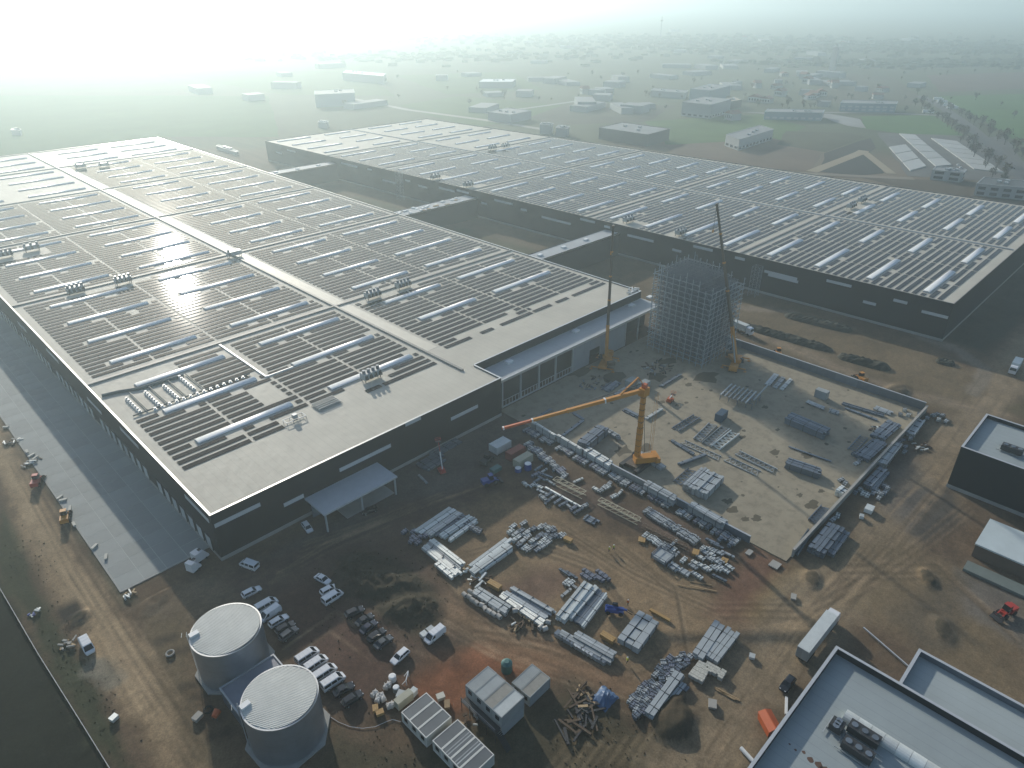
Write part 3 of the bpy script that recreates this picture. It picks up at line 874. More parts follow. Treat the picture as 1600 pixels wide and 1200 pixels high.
# exhaust fans in four rows by the pipes
fan0 = None
def fan_unit(x, y, lab):
    global fan0
    if fan0 is None:
        t = thing('exhaust_fan', lab, 'exhaust fan', (x, y, ZS), 0, 'exhaust fans by the roof pipes')
        MB().box(-.45, .45, -.45, .45, 0, .5).build('base', M_white, t)
        MB().tube((0, 0, .5), (0, 0, .95), .32, .4, 10).build('cowl', M_unit, t)
        fan0 = t
        return t
    return dup(fan0, (x, y, ZS), 0, lab)
FL = ['small white exhaust fan in the row nearest the roof edge, beside the pipe loop', 'small white exhaust fan in the second row from the roof edge, beside the pipe loop',
      'small white exhaust fan in the third row from the roof edge, beside the pipe loop', 'small white exhaust fan in the innermost row, beside the pipe loop']
for r_, x in enumerate((46.3, 51.8, 57.4, 63.2)):
    for k in range(7):
        fan_unit(x, 199.6 + k * 1.75 + (2.5 if r_ == 3 else 0), FL[r_])
for k in range(14):
    fan_unit(50 + k * 2.1, 197.9, 'small white exhaust fan in the line along the skylight, beside the pipe loop')
pipe = MB()
def runpipe(pts, r):
    for a, b_ in zip(pts[:-1], pts[1:]):
        pipe.tube((*a, ZS + .45), (*b_, ZS + .45), r, n=8)
runpipe([(41.6, 217.5), (46, 216.5), (52, 213.8), (64.6, 212.9)], .45)
runpipe([(44, 198.5), (80, 198.9)], .22)
for x in (48.2, 53.9, 59.6, 65.4):
    runpipe([(x, 213.4), (x, 199)], .2)
pr = pipe.build('pipe_loop', mat('pipe_insulation', (0.13, 0.14, 0.13), 0.5))
tag(pr, 'dark insulated pipe loop around the rows of small roof fans', 'pipes')
# white cable duct across the rows and stacked rails on the roof
d1 = MB().box(82.6, 83.1, 193.5, 226.5, ZS, ZS + .5).box(83.1, 92.5, 193.5, 193.9, ZS, ZS + .4).build('cable_duct', M_white)
tag(d1, 'white cable duct running across the solar rows on the nearer roof', 'cable duct')
rk = thing('rail_stack', 'stacked grey mounting rails left on the pale front roof strip', 'rails', (87.4, 165.2, ZS))
for k in range(6):
    for y in (-2, -1, 0, 1, 2):
        MB().bar((-4 + k * .05, y + .2 * (k % 2), .15 + k * .13), (4 - k * .1, y + .2 * (k % 2), .15 + k * .13), .1).build('rail', M_galv, rk)
rk2 = thing('frame_skid', 'open grey skid frame with a small box on the pale front roof strip', 'frame', (76.0, 163.8, ZS))
for y in (-1.2, 1.2):
    MB().bar((-3, y, .9), (3, y, .9), .18).build('rail', M_galvd, rk2)
for x in (-3, -1, 1, 3):
    MB().bar((x, -1.2, .9), (x, 1.2, .9), .14).bar((x, -1.2, 0), (x, -1.2, .9), .12).bar((x, 1.2, 0), (x, 1.2, .9), .12).build('crossbar', M_galvd, rk2)
MB().box(-.5, .8, -.6, .6, .95, 2.1).build('box', M_unit, rk2)

# ================================================================ DOCK APRON of cast slabs
ap = bpy.data.objects.new('apron', None); COL.objects.link(ap); ap['kind'] = 'structure'
M_apr = mat('apron_concrete', (0.235, 0.255, 0.25), 0.8, var=0.10, scale=0.25, bump=0.05, rnd=0.10)
for i, xa in enumerate((19.4, 24.6, 29.8, 35.0)):
    for k in range(66):
        ya = 146.8 + k * 5.05
        pm = put(bpy.data.meshes.get('slab') or MB().frustum(0, 5.10, 0, 4.95, -.4, .02, 5.08, .02, 4.93, .0).mesh('slab', M_apr), 'slab', ap, (xa, ya, 0.06 + 0.004 * ((i * 7 + k * 3) % 3)))
jn = MB().box(19.36, 40.1, 146.7, 480.2, -.45, .045).build('joint_filler', mat('joint_filler', (0.40, 0.42, 0.40), 0.9), ap)
MB().box(19.0, 19.34, 146.4, 480, -.6, .10).box(19.34, 36.5, 146.3, 146.66, -.6, .10).build('kerb', M_plinth, ap)

# ================================================================ CONCRETE SLAB with its low walls
M_slab = mat('slab_floor', (0.270, 0.232, 0.165), 0.9, var=0.16, scale=0.09, bump=0.08, bscale=0.8)
nt = M_slab.node_tree
b0 = nt.nodes['Principled BSDF']
tc = nt.nodes.new('ShaderNodeTexCoord')
ns = nt.nodes.new('ShaderNodeTexNoise'); ns.inputs['Scale'].default_value = 0.35; ns.inputs['Detail'].default_value = 6; ns.inputs['Roughness'].default_value = 0.7
nt.links.new(tc.outputs['Object'], ns.inputs['Vector'])
mr = nt.nodes.new('ShaderNodeMapRange'); mr.inputs['From Min'].default_value = 0.36; mr.inputs['From Max'].default_value = 0.52; mr.inputs['To Min'].default_value = 0.80; mr.inputs['To Max'].default_value = 1.05
nt.links.new(ns.outputs['Fac'], mr.inputs['Value'])
vm = nt.nodes.new('ShaderNodeVectorMath'); vm.operation = 'SCALE'
nt.links.new(b0.inputs['Base Color'].links[0].from_socket, vm.inputs[0]); nt.links.new(mr.outputs['Result'], vm.inputs['Scale'])
nt.links.new(vm.outputs['Vector'], b0.inputs['Base Color'])
MB().box(136.9, 236.0, 42.6, 142.2, -.5, .12).build('floor_slab', M_slab, kind='structure')
# wet stains and mud spots left on the slab
M_mud = mat('wet_mud', (0.085, 0.070, 0.042), 0.8, var=0.2, scale=0.8)
rg = random.Random(12)
mud = MB()
def blot(p, r, n=14):
    ph = [rg.uniform(.6, 1.25) for _ in range(n)]
    mud.add([(p[0], p[1], .128)] + [(p[0] + math.cos(6.283 * i / n) * r * ph[i] * 1.25, p[1] + math.sin(6.283 * i / n) * r * ph[i] * .9, .126) for i in range(n)],
            [(0, 1 + i, 1 + (i + 1) % n) for i in range(n)])
for p, r in (((153.0, 95.4), 2.2), ((146.8, 99.2), 2.6), ((147.5, 64.2), 1.2), ((145.4, 61.6), 1.5), ((146.5, 55.4), 1.4), ((144.0, 57.5), 1.1), ((163.9, 51.7), .9), ((162.1, 47.6), 1.8), ((179.1, 77.4), 1.0), ((178.6, 66.5), 1.4),
             ((183.8, 59.0), 1.6), ((215.8, 125.2), 1.1), ((190.9, 71.7), .8), ((179.2, 107.6), 1.2), ((181.2, 102.6), .8), ((196.1, 107.6), 1.4), ((200.9, 81.2), 1), ((205.4, 106.3), 4.5), ((172.7, 149.5), 5), ((176.6, 142.0), 4.5), ((181.8, 129.9), 4), ((146.2, 92.8), 1.0),
             ((193.2, 118.5), 3), ((206.3, 123.2), 3), ((178.3, 120.2), 2), ((169.9, 48.4), .9)):
    blot(p, r)
for k in range(60):
    blot((rg.uniform(139, 233), rg.uniform(46, 138)), rg.uniform(.25, .8), 8)
mud.build('mud', M_mud, kind='stuff')
wl = thing('retaining_wall', 'low concrete wall along the yard side of the slab, bundles stored against it', 'wall', (0, 0, 0), 0, 'low walls round the slab')
for k in range(8):
    MB().box(136.5, 136.88, 52.2 + k * 9.45, 61.6 + k * 9.45, -.4, 2.1).build('wall_panel', M_galvd if k < 3 else M_plinth, wl)
MB().box(136.45, 136.93, 52.2, 127.8, 2.1, 2.2).build('cap', M_curb, wl)
wr = thing('retaining_wall', 'low concrete wall with a pale cap along the haul road side of the slab', 'wall', (0, 0, 0), 0, 'low walls round the slab')
for k in range(10):
    MB().box(139.5 + k * 9.66, 149.1 + k * 9.66, 42.2, 42.58, -.4, 2.2).build('wall_panel', M_plinth, wr)
MB().box(139.5, 236.1, 42.05, 42.7, 2.2, 2.32).build('cap', M_conc, wr)
wb = thing('retaining_wall', 'blue-grey panel wall at the far side of the slab, facing the bare strip', 'wall', (0, 0, 0), 0, 'low walls round the slab')
for k in range(10):
    MB().box(236.02, 236.4, 43 + k * 7.4, 50.36 + k * 7.4, -.4, 3.0).build('wall_panel', M_galvd, wb)
MB().box(235.95, 236.45, 43, 117, 3.0, 3.1).build('cap', M_curb, wb)

# ================================================================ HIGH BAY RACK
rack = thing('steel_rack', 'tall half-built high-bay rack of thin galvanised uprights and beams on the slab', 'rack tower', (0, 0, 0))
M_rk = mat('rack_steel', (0.30, 0.36, 0.40), 0.5, metal=0.2, var=0.1, scale=0.2)
rg = random.Random(5)
M_rkd = mat('rack_steel_shaded', (0.13, 0.16, 0.185), 0.5, metal=0.2, var=0.1, scale=0.2)  # darker than the outer steel: shade inside the rack put into the colour
nxr, nyr = 9, 10
rx = [210.0 + i * 2.8 for i in range(nxr)]
ry = [111.0 + j * 2.7 for j in range(nyr)]
def rtop(i, j):
    h = 32.6
    if j < 2: h = 29.8
    if i > 6 and j < 5: h -= 2.0
    return h + (1.8 if (i * 5 + j * 3) % 4 == 0 else 0)
def outer(i, j): return i == 0 or j == 0 or i == nxr - 1 or j == nyr - 1
for i in range(nxr):
    for j in range(nyr):
        w_ = .10 if outer(i, j) else .08
        MB().box(rx[i] - w_, rx[i] + w_, ry[j] - w_, ry[j] + w_, .12, rtop(i, j)).build('upright', M_rk if outer(i, j) else M_rkd, rack)
for k in range(17):
    z = 1.6 + 1.95 * k
    for nm_, m_, out in (('beam_level', M_rk, True), ('inner_beam_level', M_rkd, False)):
        m = MB()
        for i in range(nxr):
            for j in range(nyr - 1):
                if (i in (0, nxr - 1)) == out and z < min(rtop(i, j), rtop(i, j + 1)):
                    m.bar((rx[i], ry[j], z), (rx[i], ry[j + 1], z), .15, .2)
                    if not out:
                        m.bar((rx[i] + 1.3, ry[j], z + .9), (rx[i] + 1.3, ry[j + 1], z + .9), .14, .2).bar((rx[i] - 1.0, ry[j], z + 1.3), (rx[i] - 1.0, ry[j + 1], z + 1.3), .12, .2).bar((rx[i], ry[j] + 1.3, z), (rx[i], ry[j] + 1.3, z + 1.95), .14)
        for j in range(nyr):
            for i in range(nxr - 1):
                if (j in (0, nyr - 1)) == out and z < min(rtop(i, j), rtop(i + 1, j)):
                    m.bar((rx[i], ry[j], z + .25), (rx[i + 1], ry[j], z + .25), .15, .2)
        if m.v:
            m.build(nm_, m_, rack, kind='stuff')
# stub arms standing out of the open sides
for k in range(17):
    z = 1.6 + 1.95 * k
    m = MB()
    for j in range(nyr):
        if z < rtop(0, j):
            m.bar((rx[0], ry[j], z), (rx[0] - 1.1, ry[j], z), .12)
        if z < rtop(nxr - 1, j):
            m.bar((rx[-1], ry[j], z), (rx[-1] + 1.1, ry[j], z), .12)
    m.build('stub_arms', M_rk, rack, kind='stuff')
br = MB()
for j in range(nyr - 1):
    for i in (0, nxr - 1):
        z = 1.6
        while z + 3.9 < min(rtop(i, j), rtop(i, j + 1)):
            if j % 3 == 0:
                br.bar((rx[i], ry[j], z), (rx[i], ry[j + 1], z + 3.9), .1)
            z += 3.9
for i in range(nxr - 1):
    z = 1.6
    while z + 3.9 < min(rtop(i, 0), rtop(i + 1, 0)):
        if i % 2 == 0:
            br.bar((rx[i], ry[0], z), (rx[i + 1], ry[0], z + 3.9), .1)
        z += 3.9
br.build('bracing', M_rk, rack, kind='stuff')

# lattice pylons in the bare strip
def pylon(label, loc, h=24, w=3.4):
    t = thing('lattice_tower', label, 'lattice tower', loc, 0, 'lattice towers between the halls')
    z0 = 0
    cr = [(-w / 2, -w / 2), (w / 2, -w / 2), (w / 2, w / 2), (-w / 2, w / 2)]
    for c in cr:
        MB().bar((*c, 0), (*c, h), .12).build('leg', M_rk, t)
    m = MB()
    n = int(h / 2.2)
    for k in range(n):
        za, zb = k * h / n, (k + 1) * h / n
        for q in range(4):
            a, b_ = cr[q], cr[(q + 1) % 4]
            m.bar((*a, za), (*b_, zb), .06).bar((*a, zb), (*b_, zb), .06)
    m.build('bracing', M_rk, t)
pylon('thin grey lattice tower in front of the farther warehouse wall, beyond the rack tower', (*(289.7, 133.2), 0), 14)
pylon('thin hazy lattice tower between the two far link buildings', (*(280.5, 386.1), 0), 20)

# ================================================================ TANKS
M_tank = ribs(mat('tank_steel', (0.34, 0.38, 0.42), 0.32, metal=0.7, var=0.16, scale=0.22), 2, 1.9, 0.5, 0.04)
M_lid = mat('tank_lid', (0.60, 0.60, 0.55), 0.6, metal=0.05, var=0.12, scale=0.3)
def tank(label, c, r=6.75, h=10.2, rz=0.0):
    t = thing('water_tank', label, 'tank', (c[0], c[1], 0), rz, 'round steel tanks')
    n = 72
    def ring(rr, z): return [(rr * math.cos(6.28318 * i / n), rr * math.sin(6.28318 * i / n), z) for i in range(n)]
    nsh = 7
    for k in range(nsh):
        z0, z1 = k * h / nsh, (k + 1) * h / nsh - .015
        m = MB().add(ring(r, z0) + ring(r, z1), [(i, (i + 1) % n, n + (i + 1) % n, n + i) for i in range(n)])
        m.build('shell_band', M_tank, t, smooth=True)
    MB().add(ring(r + .04, h - .05) + ring(r + .04, h + .12) + ring(r - .25, h + .12), [(i, (i + 1) % n, n + (i + 1) % n, n + i) for i in range(n)] + [(n + i, n + (i + 1) % n, 2 * n + (i + 1) % n, 2 * n + i) for i in range(n)]).build('rim', M_cope, t)
    lid = MB()
    k = 44
    for i in range(k):                                   # roof sheets as separate ribs
        xa, xb = -r + .2 + i * (2 * r - .4) / k, -r + .2 + (i + 1) * (2 * r - .4) / k - .004
        xm = max(abs(xa), abs(xb))
        yy = math.sqrt(max(.01, (r - .2) ** 2 - xm ** 2))
        zz = h + .05 + .35 * (1 - (xm / r) ** 2)
        lid.add([(xa, -yy, zz - .03), (xb, -yy, zz - .03), (xb, yy, zz - .03), (xa, yy, zz - .03), ((xa + xb) / 2 - .06, -yy, zz + .03), ((xa + xb) / 2 + .06, -yy, zz + .03), ((xa + xb) / 2 + .06, yy, zz + .03), ((xa + xb) / 2 - .06, yy, zz + .03)],
                [(0, 3, 7, 4), (4, 7, 6, 5), (5, 6, 2, 1)])
    lid.add([(0, 0, h + .0)] + ring(r - .2, h + .0), [(0, 1 + i, 1 + (i + 1) % n) for i in range(n)])
    lid.build('lid', M_lid, t, rz=R(25))
    oct_ = [((r + .45) * math.cos(R(22.5 + 45 * i)) / math.cos(R(22.5)), (r + .45) * math.sin(R(22.5 + 45 * i)) / math.cos(R(22.5))) for i in range(8)]
    MB().prism(oct_, -.4, .25).build('base', M_plinth, t)
    ld = MB()
    a = R(152)
    px_, py_ = (r + .35) * math.cos(a), (r + .35) * math.sin(a)
    for s in (-.3, .3):
        ld.bar((px_ - s * math.sin(a), py_ + s * math.cos(a), .3), (px_ - s * math.sin(a), py_ + s * math.cos(a), h + 1.1), .07)
    for k in range(26):
        ld.bar((px_ + .3 * math.sin(a), py_ - .3 * math.cos(a), .5 + k * .4), (px_ - .3 * math.sin(a), py_ + .3 * math.cos(a), .5 + k * .4), .05)
    for q in (0, 1):
        rr = r + .35 + q * .9
        ld.bar((rr * math.cos(a) - .6 * math.sin(a), rr * math.sin(a) + .6 * math.cos(a), h + .9), (rr * math.cos(a) + .6 * math.sin(a), rr * math.sin(a) - .6 * math.cos(a), h + .9), .07)
    ld.build('ladder', M_galv, t)
    MB().box(-.9, .9, -.55, .55, h + .12, h + .75).build('hatch', M_white, t, (0, 0, 0)).location = ((r - .9) * math.cos(a), (r - .9) * math.sin(a), 0)
    return t
tank('round steel tank nearer the loading apron, its pale lid streaked', (28.7, 108.9))
tank('round steel tank next to the office cabins, its pale lid finely ribbed', (28.6, 87.4), rz=R(4))
lk = thing('pump_house', 'flat grey pump house squeezed between the two round tanks', 'pump house', (0, 0, 0))
MB().box(23.0, 34.2, 94.2, 102.2, -.3, 3.6).build('wall', M_galvd, lk)
MB().box(23.25, 33.95, 94.45, 101.95, 3.6, 3.75).build('roof', mat('violet_grey_roof', (0.22, 0.23, 0.27), 0.6), lk)
MB().box(22.9, 34.3, 94.1, 94.4, 3.6, 4.0).box(22.9, 34.3, 102.0, 102.3, 3.6, 4.0).box(22.9, 23.2, 94.4, 102.0, 3.6, 4.0).box(34.0, 34.3, 94.4, 102, 3.6, 4.0).build('parapet', M_curb, lk)

# ================================================================ SITE CABINS
M_cabw = mat('cabin_white', (0.52, 0.52, 0.47), 0.55, var=0.06, rnd=0.05)
M_cabr = mat('cabin_roof_dark', (0.085, 0.10, 0.11), 0.5, var=0.2, scale=0.4, rnd=0.15)
M_cabf = mat('cabin_frame', (0.62, 0.62, 0.58), 0.5, var=0.05)
M_cabg = mat('cabin_grey', (0.30, 0.325, 0.325), 0.55, var=0.12, scale=0.4, rnd=0.12)
def cabin(label, loc, rz, w=2.42, l=6.05, h=2.8, roof=None, wall=None, stripes=False, group=None, z=0.0, win=True):
    """one steel module: long axis local x"""
    t = thing('site_cabin', label, 'site cabin', (loc[0], loc[1], z), rz, group)
    rf, wm = roof or M_cabr, wall or M_cabw
    MB().box(.08, l - .08, .06, w - .06, .12, h - .15).build('wall', wm, t)
    fr = MB()
    for x in (0, l - .16):
        for y in (0, w - .16):
            fr.box(x, x + .16, y, y + .16, 0, h - .16)
    for y in (0, w - .16):
        fr.box(0, l, y, y + .16, h - .16, h).box(.16, l - .16, y, y + .16, 0, .16)
    for x in (0, l - .16):
        fr.box(x, x + .16, .16, w - .16, h - .16, h).box(x, x + .16, .16, w - .16, 0, .16)
    fr.build('frame', M_cabf if wm is M_cabw else M_cabg, t)
    MB().box(.16, l - .16, .16, w - .16, h - .18, h - .05).build('roof', rf, t)
    if win:
        MB().box(.05, .078, .7, w - .7, 1.0, 2.1).build('window', M_glass, t)
        MB().box(l - .078, l - .05, .8, w - .8, .2, 2.2).build('door', M_unit, t)
    if stripes:
        for y in (.75, 1.3):
            MB().box(.2, l - .2, y, y + .22, h - .05, h - .02).build('roof_sheet', M_galv, t)
    return t
ga = 'white site cabins by the tanks'
nm3 = ['white site cabin with a dark roof, at the tank end of the block of three', 'white site cabin with a dark roof, in the middle of the block of three', 'white site cabin with a dark roof, at the inner end of the block of three']
for k in range(3):
    cabin(nm3[k], (44.9, 71.75 - k * 2.47), R(0), group=ga)
nm4 = ['white site cabin with a streaked dark roof, nearest the block of three cabins', 'white site cabin with pale sheets on its roof, second in the block of four', 'white site cabin with pale sheets on its roof, third in the block of four', 'white site cabin with a plain dark roof, last in the block of four']
for k in range(4):
    cabin(nm4[k], (45.4, 63.2 - k * 2.47), R(0), group=ga, stripes=k in (1, 2), roof=M_cabr)
gb = 'grey stacked cabins on the red earth'
for lv in range(2):
    for k in range(4):
        cabin('grey %s cabin of the big stacked block, %s' % (('lower', 'upper')[lv], ('end towards the blue-green bin', 'second from the end towards the bin', 'with the stained brownish roof' if lv else 'third from the end towards the bin', 'end with the pale roof sheet' if lv else 'far end')[k]),
              (56.0, 66.0 - k * 2.47), R(1), roof=(M_cabg, M_cabg, mat('stained_roof', (0.23, 0.225, 0.20), .7, var=.2, scale=.8), M_whites)[k], wall=M_cabg, group=gb, z=lv * 2.8)
for k in range(2):
    cabin(('grey cabin of the low pair, clean roof', 'grey cabin of the low pair, dirty roof')[k], (64.2, 61.7 - k * 2.47), R(2), roof=M_cabg if k == 0 else MATS['stained_roof'], wall=M_cabg, group=gb)
st = thing('outside_stair', 'dark steel stair and walkway along the front of the stacked grey cabins', 'stair', (54.3, 58.6, 0))
MB().box(0, 1.5, 0, 9.4, 2.75, 2.85).build('platform', M_dark, st)
for k in range(5):
    MB().bar((0.05, k * 2.3, 0), (.05, k * 2.3, 3.9), .09).build('post', M_dark, st)
MB().bar((.05, 0, 3.9), (.05, 9.4, 3.9), .07).bar((.05, 0, 3.4), (.05, 9.4, 3.4), .05).build('handrail', M_galvd, st)
for k in range(12):
    MB().box(.1, 1.3, -.25 * (k + 1), -.25 * k, 2.65 - k * .22, 2.72 - k * .22).build('tread', M_dark, st)
stk = thing('silo', 'squat blue-green bin behind the stacked grey cabins', 'bin', (*(67.0, 68.4), 0))
MB().tube((0, 0, 0), (0, 0, 2.2), 1.15, n=18).build('shell', mat('teal_paint', (0.035, 0.13, 0.125), .5), stk)
MB().tube((0, 0, 2.2), (0, 0, 2.7), 1.15, .5, 18).build('lid', MATS['teal_paint'], stk)

# shipping containers beside the yard
M_ctn = {'white': M_whites, 'rust': mat('rust_red', (0.26, 0.075, 0.05), .6, var=.15), 'cream': mat('cream_paint', (0.40, 0.39, 0.30), .6, var=.12), 'blue': mat('container_blue', (0.045, 0.085, 0.13), .5), 'grey': M_cabg}
def container(label, a, rz, col, l=6.06, w=2.44, h=2.6, z=0.0, cat='container'):
    t = thing('shipping_container', label, cat, (a[0], a[1], z), rz)
    MB().box(.04, l - .04, .04, w - .04, .1, h - .05).build('body', ribs(M_ctn[col], 0, 3, .5, .05) if col not in RIB else M_ctn[col], t); RIB.add(col)
    fr = MB()
    for x in (0, l - .14):
        for y in (0, w - .14):
            fr.box(x, x + .14, y, y + .14, 0, h)
    fr.build('corner_post', M_ctn[col], t)
    MB().box(l - .02, l + .03, .2, w / 2 - .02, .2, h - .2).build('door', M_ctn[col], t)
    MB().box(l - .02, l + .03, w / 2 + .02, w - .2, .2, h - .2).build('door', M_ctn[col], t)
    return t
RIB = set()
container('white container with a clean top beside the bundles at the hall end of the yard', (118.3, 124.4), R(0), 'white', w=3.6)
container('rust-red container between a white and a cream one', (118.9, 119.1), R(0), 'rust')
container('cream container at the end of the short row of three', (117.8, 114.8), R(0), 'cream')
container('blue-grey container standing on the slab by its far wall', (221.7, 68.8), R(90), 'grey', l=4, h=3)
container('small grey container near the middle of the slab, first of two by the crane top', (179.6, 120.9), R(0), 'grey', l=4.2, h=2.4)
container('small grey container near the middle of the slab, second of two by the crane top', (181.3, 116.6), R(0), 'grey', l=4.2, h=2.4)
container('dark blue container among the flat lattice frames on the slab', (181.6, 86.4), R(5), 'blue', l=4.6, w=2.4, h=2.8)
container('white tool container behind the rack tower by the slab wall', (231.3, 111.3), R(0), 'blue', l=5, h=2.4)

# ================================================================ BUILDINGS AT THE RIGHT
M_rroof = membrane('right_roof_membrane', (0.30, 0.34, 0.345))
def parapet_block(name, label, poly_x, poly_y, zr, ph, roofm, wallm, z0=0.0, pt=.45):
    x0, x1 = poly_x; y0, y1 = poly_y
    t = thing(name, label, 'building', (0, 0, 0))
    MB().box(x0 + pt, x1 - pt, y0 + pt, y1 - pt, zr - .4, zr).build('roof', roofm, t)
    for a in ((x0, x1, y1 - pt, y1), (x0, x1, y0, y0 + pt), (x0, x0 + pt, y0 + pt, y1 - pt), (x1 - pt, x1, y0 + pt, y1 - pt)):
        MB().box(*a, z0, zr + ph).build('wall', wallm, t)
    c = .06
    for a in ((x0 - c, x1 + c, y1 - pt - c, y1 + c), (x0 - c, x1 + c, y0 - c, y0 + pt + c), (x0 - c, x0 + pt + c, y0 + pt + c, y1 - pt - c), (x1 - pt - c, x1 + c, y0 + pt + c, y1 - pt - c)):
        MB().box(*a, zr + ph, zr + ph + .1).build('coping', M_curb, t)
    return t
b1 = parapet_block('flat_roof_building', 'flat-roofed building in the near corner, its roof carrying a long skylight and dark cooling units', (40, 112.3), (-60, 21.8), 6.6, 1.5, M_rroof, M_clad)
sk = MB()
n = 8
for sg in range(9):
    xa, xb = 100.6, 98.2
    ya, yb = 14.6 - sg * 2.25, 14.6 - (sg + 1) * 2.25 + .05
    prof = [(98.1, 6.6)] + [(99.4 - 1.3 * math.cos(math.pi * i / n), 7.0 + .8 * math.sin(math.pi * i / n)) for i in range(n + 1)] + [(100.7, 6.6)]
    MB().extrude_y(prof, yb, ya).build('skylight', M_whites, b1)
def cool_unit(label, c, z, rz=0, l=4.6):
    t = thing('cooling_unit', label, 'cooling unit', (c[0], c[1], z), rz, 'cooling units on the near corner roof')
    MB().box(-l / 2, l / 2, -1.05, 1.05, .5, 1.9).build('casing', M_dark, t)
    for k in range(3):
        MB().tube((-l / 3 + k * l / 3, 0, 1.9), (-l / 3 + k * l / 3, 0, 2.05), .55, n=12).build('fan', M_galvd, t)
    for x in (-l / 2 + .3, l / 2 - .3):
        MB().box(x - .08, x + .08, -1.3, 1.3, 0, .5).build('leg', M_galv, t)
    for y in (-1.4, 1.4):
        MB().bar((-l / 2 - 1.2, y, .35), (l / 2 + .8, y, .35), .14).build('rail', M_galv, t)
    return t
cool_unit('large dark cooling unit beside the long skylight on the near corner roof', (97.4, 10.6), 6.6, R(90), 5.2)
cool_unit('large dark cooling unit farther from the skylight on the near corner roof', (93.6, 10.2), 6.6, R(90), 5.0)
cool_unit('small dark cooling unit at the end of the larger ones on the near corner roof', (95.6, 14.6), 6.6, R(0), 2.2)
stn = MB()
for p, r in (((87.6, 16.7), .35), ((87.1, 15.3), .6), ((87.2, 13.9), .7), ((87.3, 19.1), .2), ((87.0, 17.9), .25), ((87.0, 12.8), .8)):
    stn.add([(p[0] + r * math.cos(6.28 * i / 9) * random.Random(i).uniform(.6, 1.2), p[1] + r * math.sin(6.28 * i / 9), 6.607) for i in range(9)], [tuple(range(9))])
stn.build('rust_stain', mat('rust_stain', (0.10, 0.05, 0.03), .8), b1)
b2 = parapet_block('flat_roof_building', 'lower flat-roofed annex behind the near corner building, empty pale roof', (112.6, 124.0), (-60, 10.1), 6.0, 1.3, membrane('annex_membrane', (0.33, 0.37, 0.37)), M_galvd)
b3 = parapet_block('flat_roof_building', 'black-walled block by the haul road with a dark cooling unit on its grey roof', (197, 221), (-40, 24.6), 12.2, 1.1, M_rroof, M_clad)
MB().box(196.9, 221.1, 24.4, 24.7, -.3, .9).box(196.8, 197.0, -40, 24.4, -.3, .9).build('plinth', M_plinth, b3)
cu = cool_unit('dark cooling unit on the roof of the black-walled block', (205.4, 14.5), 12.2, R(90), 5)
cu['group'] = ''
del cu['group']
b4 = thing('site_shed', 'long shed with a pale flat roof and rusty brown wall near the black-walled block', 'shed', (0, 0, 0))
MB().box(170.8, 183.8, -30, 11.6, 3.5, 3.9).build('roof', mat('shed_roof', (0.48, 0.54, 0.54), .5, var=.08, scale=.3), b4)
MB().box(171.0, 183.6, -29.8, 11.4, -.2, 3.5).build('wall', mat('shed_wall', (0.12, 0.085, 0.06), .8), b4)
b5 = thing('shed_platform', 'low grey-green flat roof running beside the pale-roofed shed', 'platform', (0, 0, 0))
MB().box(163.8, 167.6, -30, 11.4, 0, .7).build('deck', mat('grey_green', (0.13, 0.155, 0.14), .7), b5)
MB().box(164.2, 167.2, -29.8, 11.0, -.2, 0.0).build('footing', M_plinth, b5)

# low grey barrier along the field and other site edges
fb = thing('barrier_fence', 'low grey strip fence dividing the dark field from the rough verge', 'fence', (0, 0, 0))
ptsb = [(-0.8, 206.5), (-0.3, 168.5), (0.7, 140.2), (1.8, 119.0), (2.8, 98.9)]
for (a, b_) in zip(ptsb[:-1], ptsb[1:]):
    MB().bar((*a, .25), (*b_, .25), .10, .5).build('sheet', M_curb, fb)
    nseg = int(math.hypot(b_[0] - a[0], b_[1] - a[1]) / 2.5)
    for k in range(nseg):
        t_ = k / nseg
        q = (a[0] + (b_[0] - a[0]) * t_ - .12, a[1] + (b_[1] - a[1]) * t_)
        MB().box(q[0] - .04, q[0] + .04, q[1] - .04, q[1] + .04, -.1, .75).build('post', M_timber, fb)
# dark earth berms in the bare strip
M_berm = mat('berm_soil', (0.036, 0.036, 0.024), .95, var=.25, scale=1.2, bump=.8, bscale=2)
def berm(label, a, b_, w, h):
    A_, B_ = Vector((*a, 0)), Vector((*b_, 0))
    L = (B_ - A_).length
    rg = random.Random(int(L * 10))
    m = MB(); n, kk = max(10, int(L / 1.0)), 9
    for i in range(n + 1):
        f = i / n
        e = math.sqrt(max(0.0, 1 - (2 * f - 1) ** 6))
        for j in range(kk):
            g = -1 + 2 * j / (kk - 1)
            m.v.append((f * L, g * w / 2 * (.25 + .75 * e) + rg.uniform(-.2, .2), max(-.12, h * (1 - g * g) ** .8 * e * rg.uniform(.75, 1.2) - .1)))
    for i in range(n):
        for j in range(kk - 1):
            q = i * kk + j
            m.f.append((q, q + kk, q + kk + 1, q + 1))
    o = m.build('soil_berm', M_berm, None, (a[0], a[1], 0), math.atan2(B_.y - A_.y, B_.x - A_.x))
    tag(o, label, 'soil heap', 'dark soil heaps in the bare strip')
berm('long dark soil heap nearest the farther warehouse wall', (279.2, 112.6), (282.6, 85.0), 7, 1.9)
berm('longest dark soil heap, starting behind the rack tower', (256.1, 120.4), (258.8, 83.0), 6, 1.9)
berm('dark soil heap closest to the slab, ending near the road bend', (256.3, 80.0), (258.7, 61.4), 6, 1.9)
berm('short dark soil heap by the road bend', (278.7, 52.4), (279.3, 45.9), 5, 1.4)

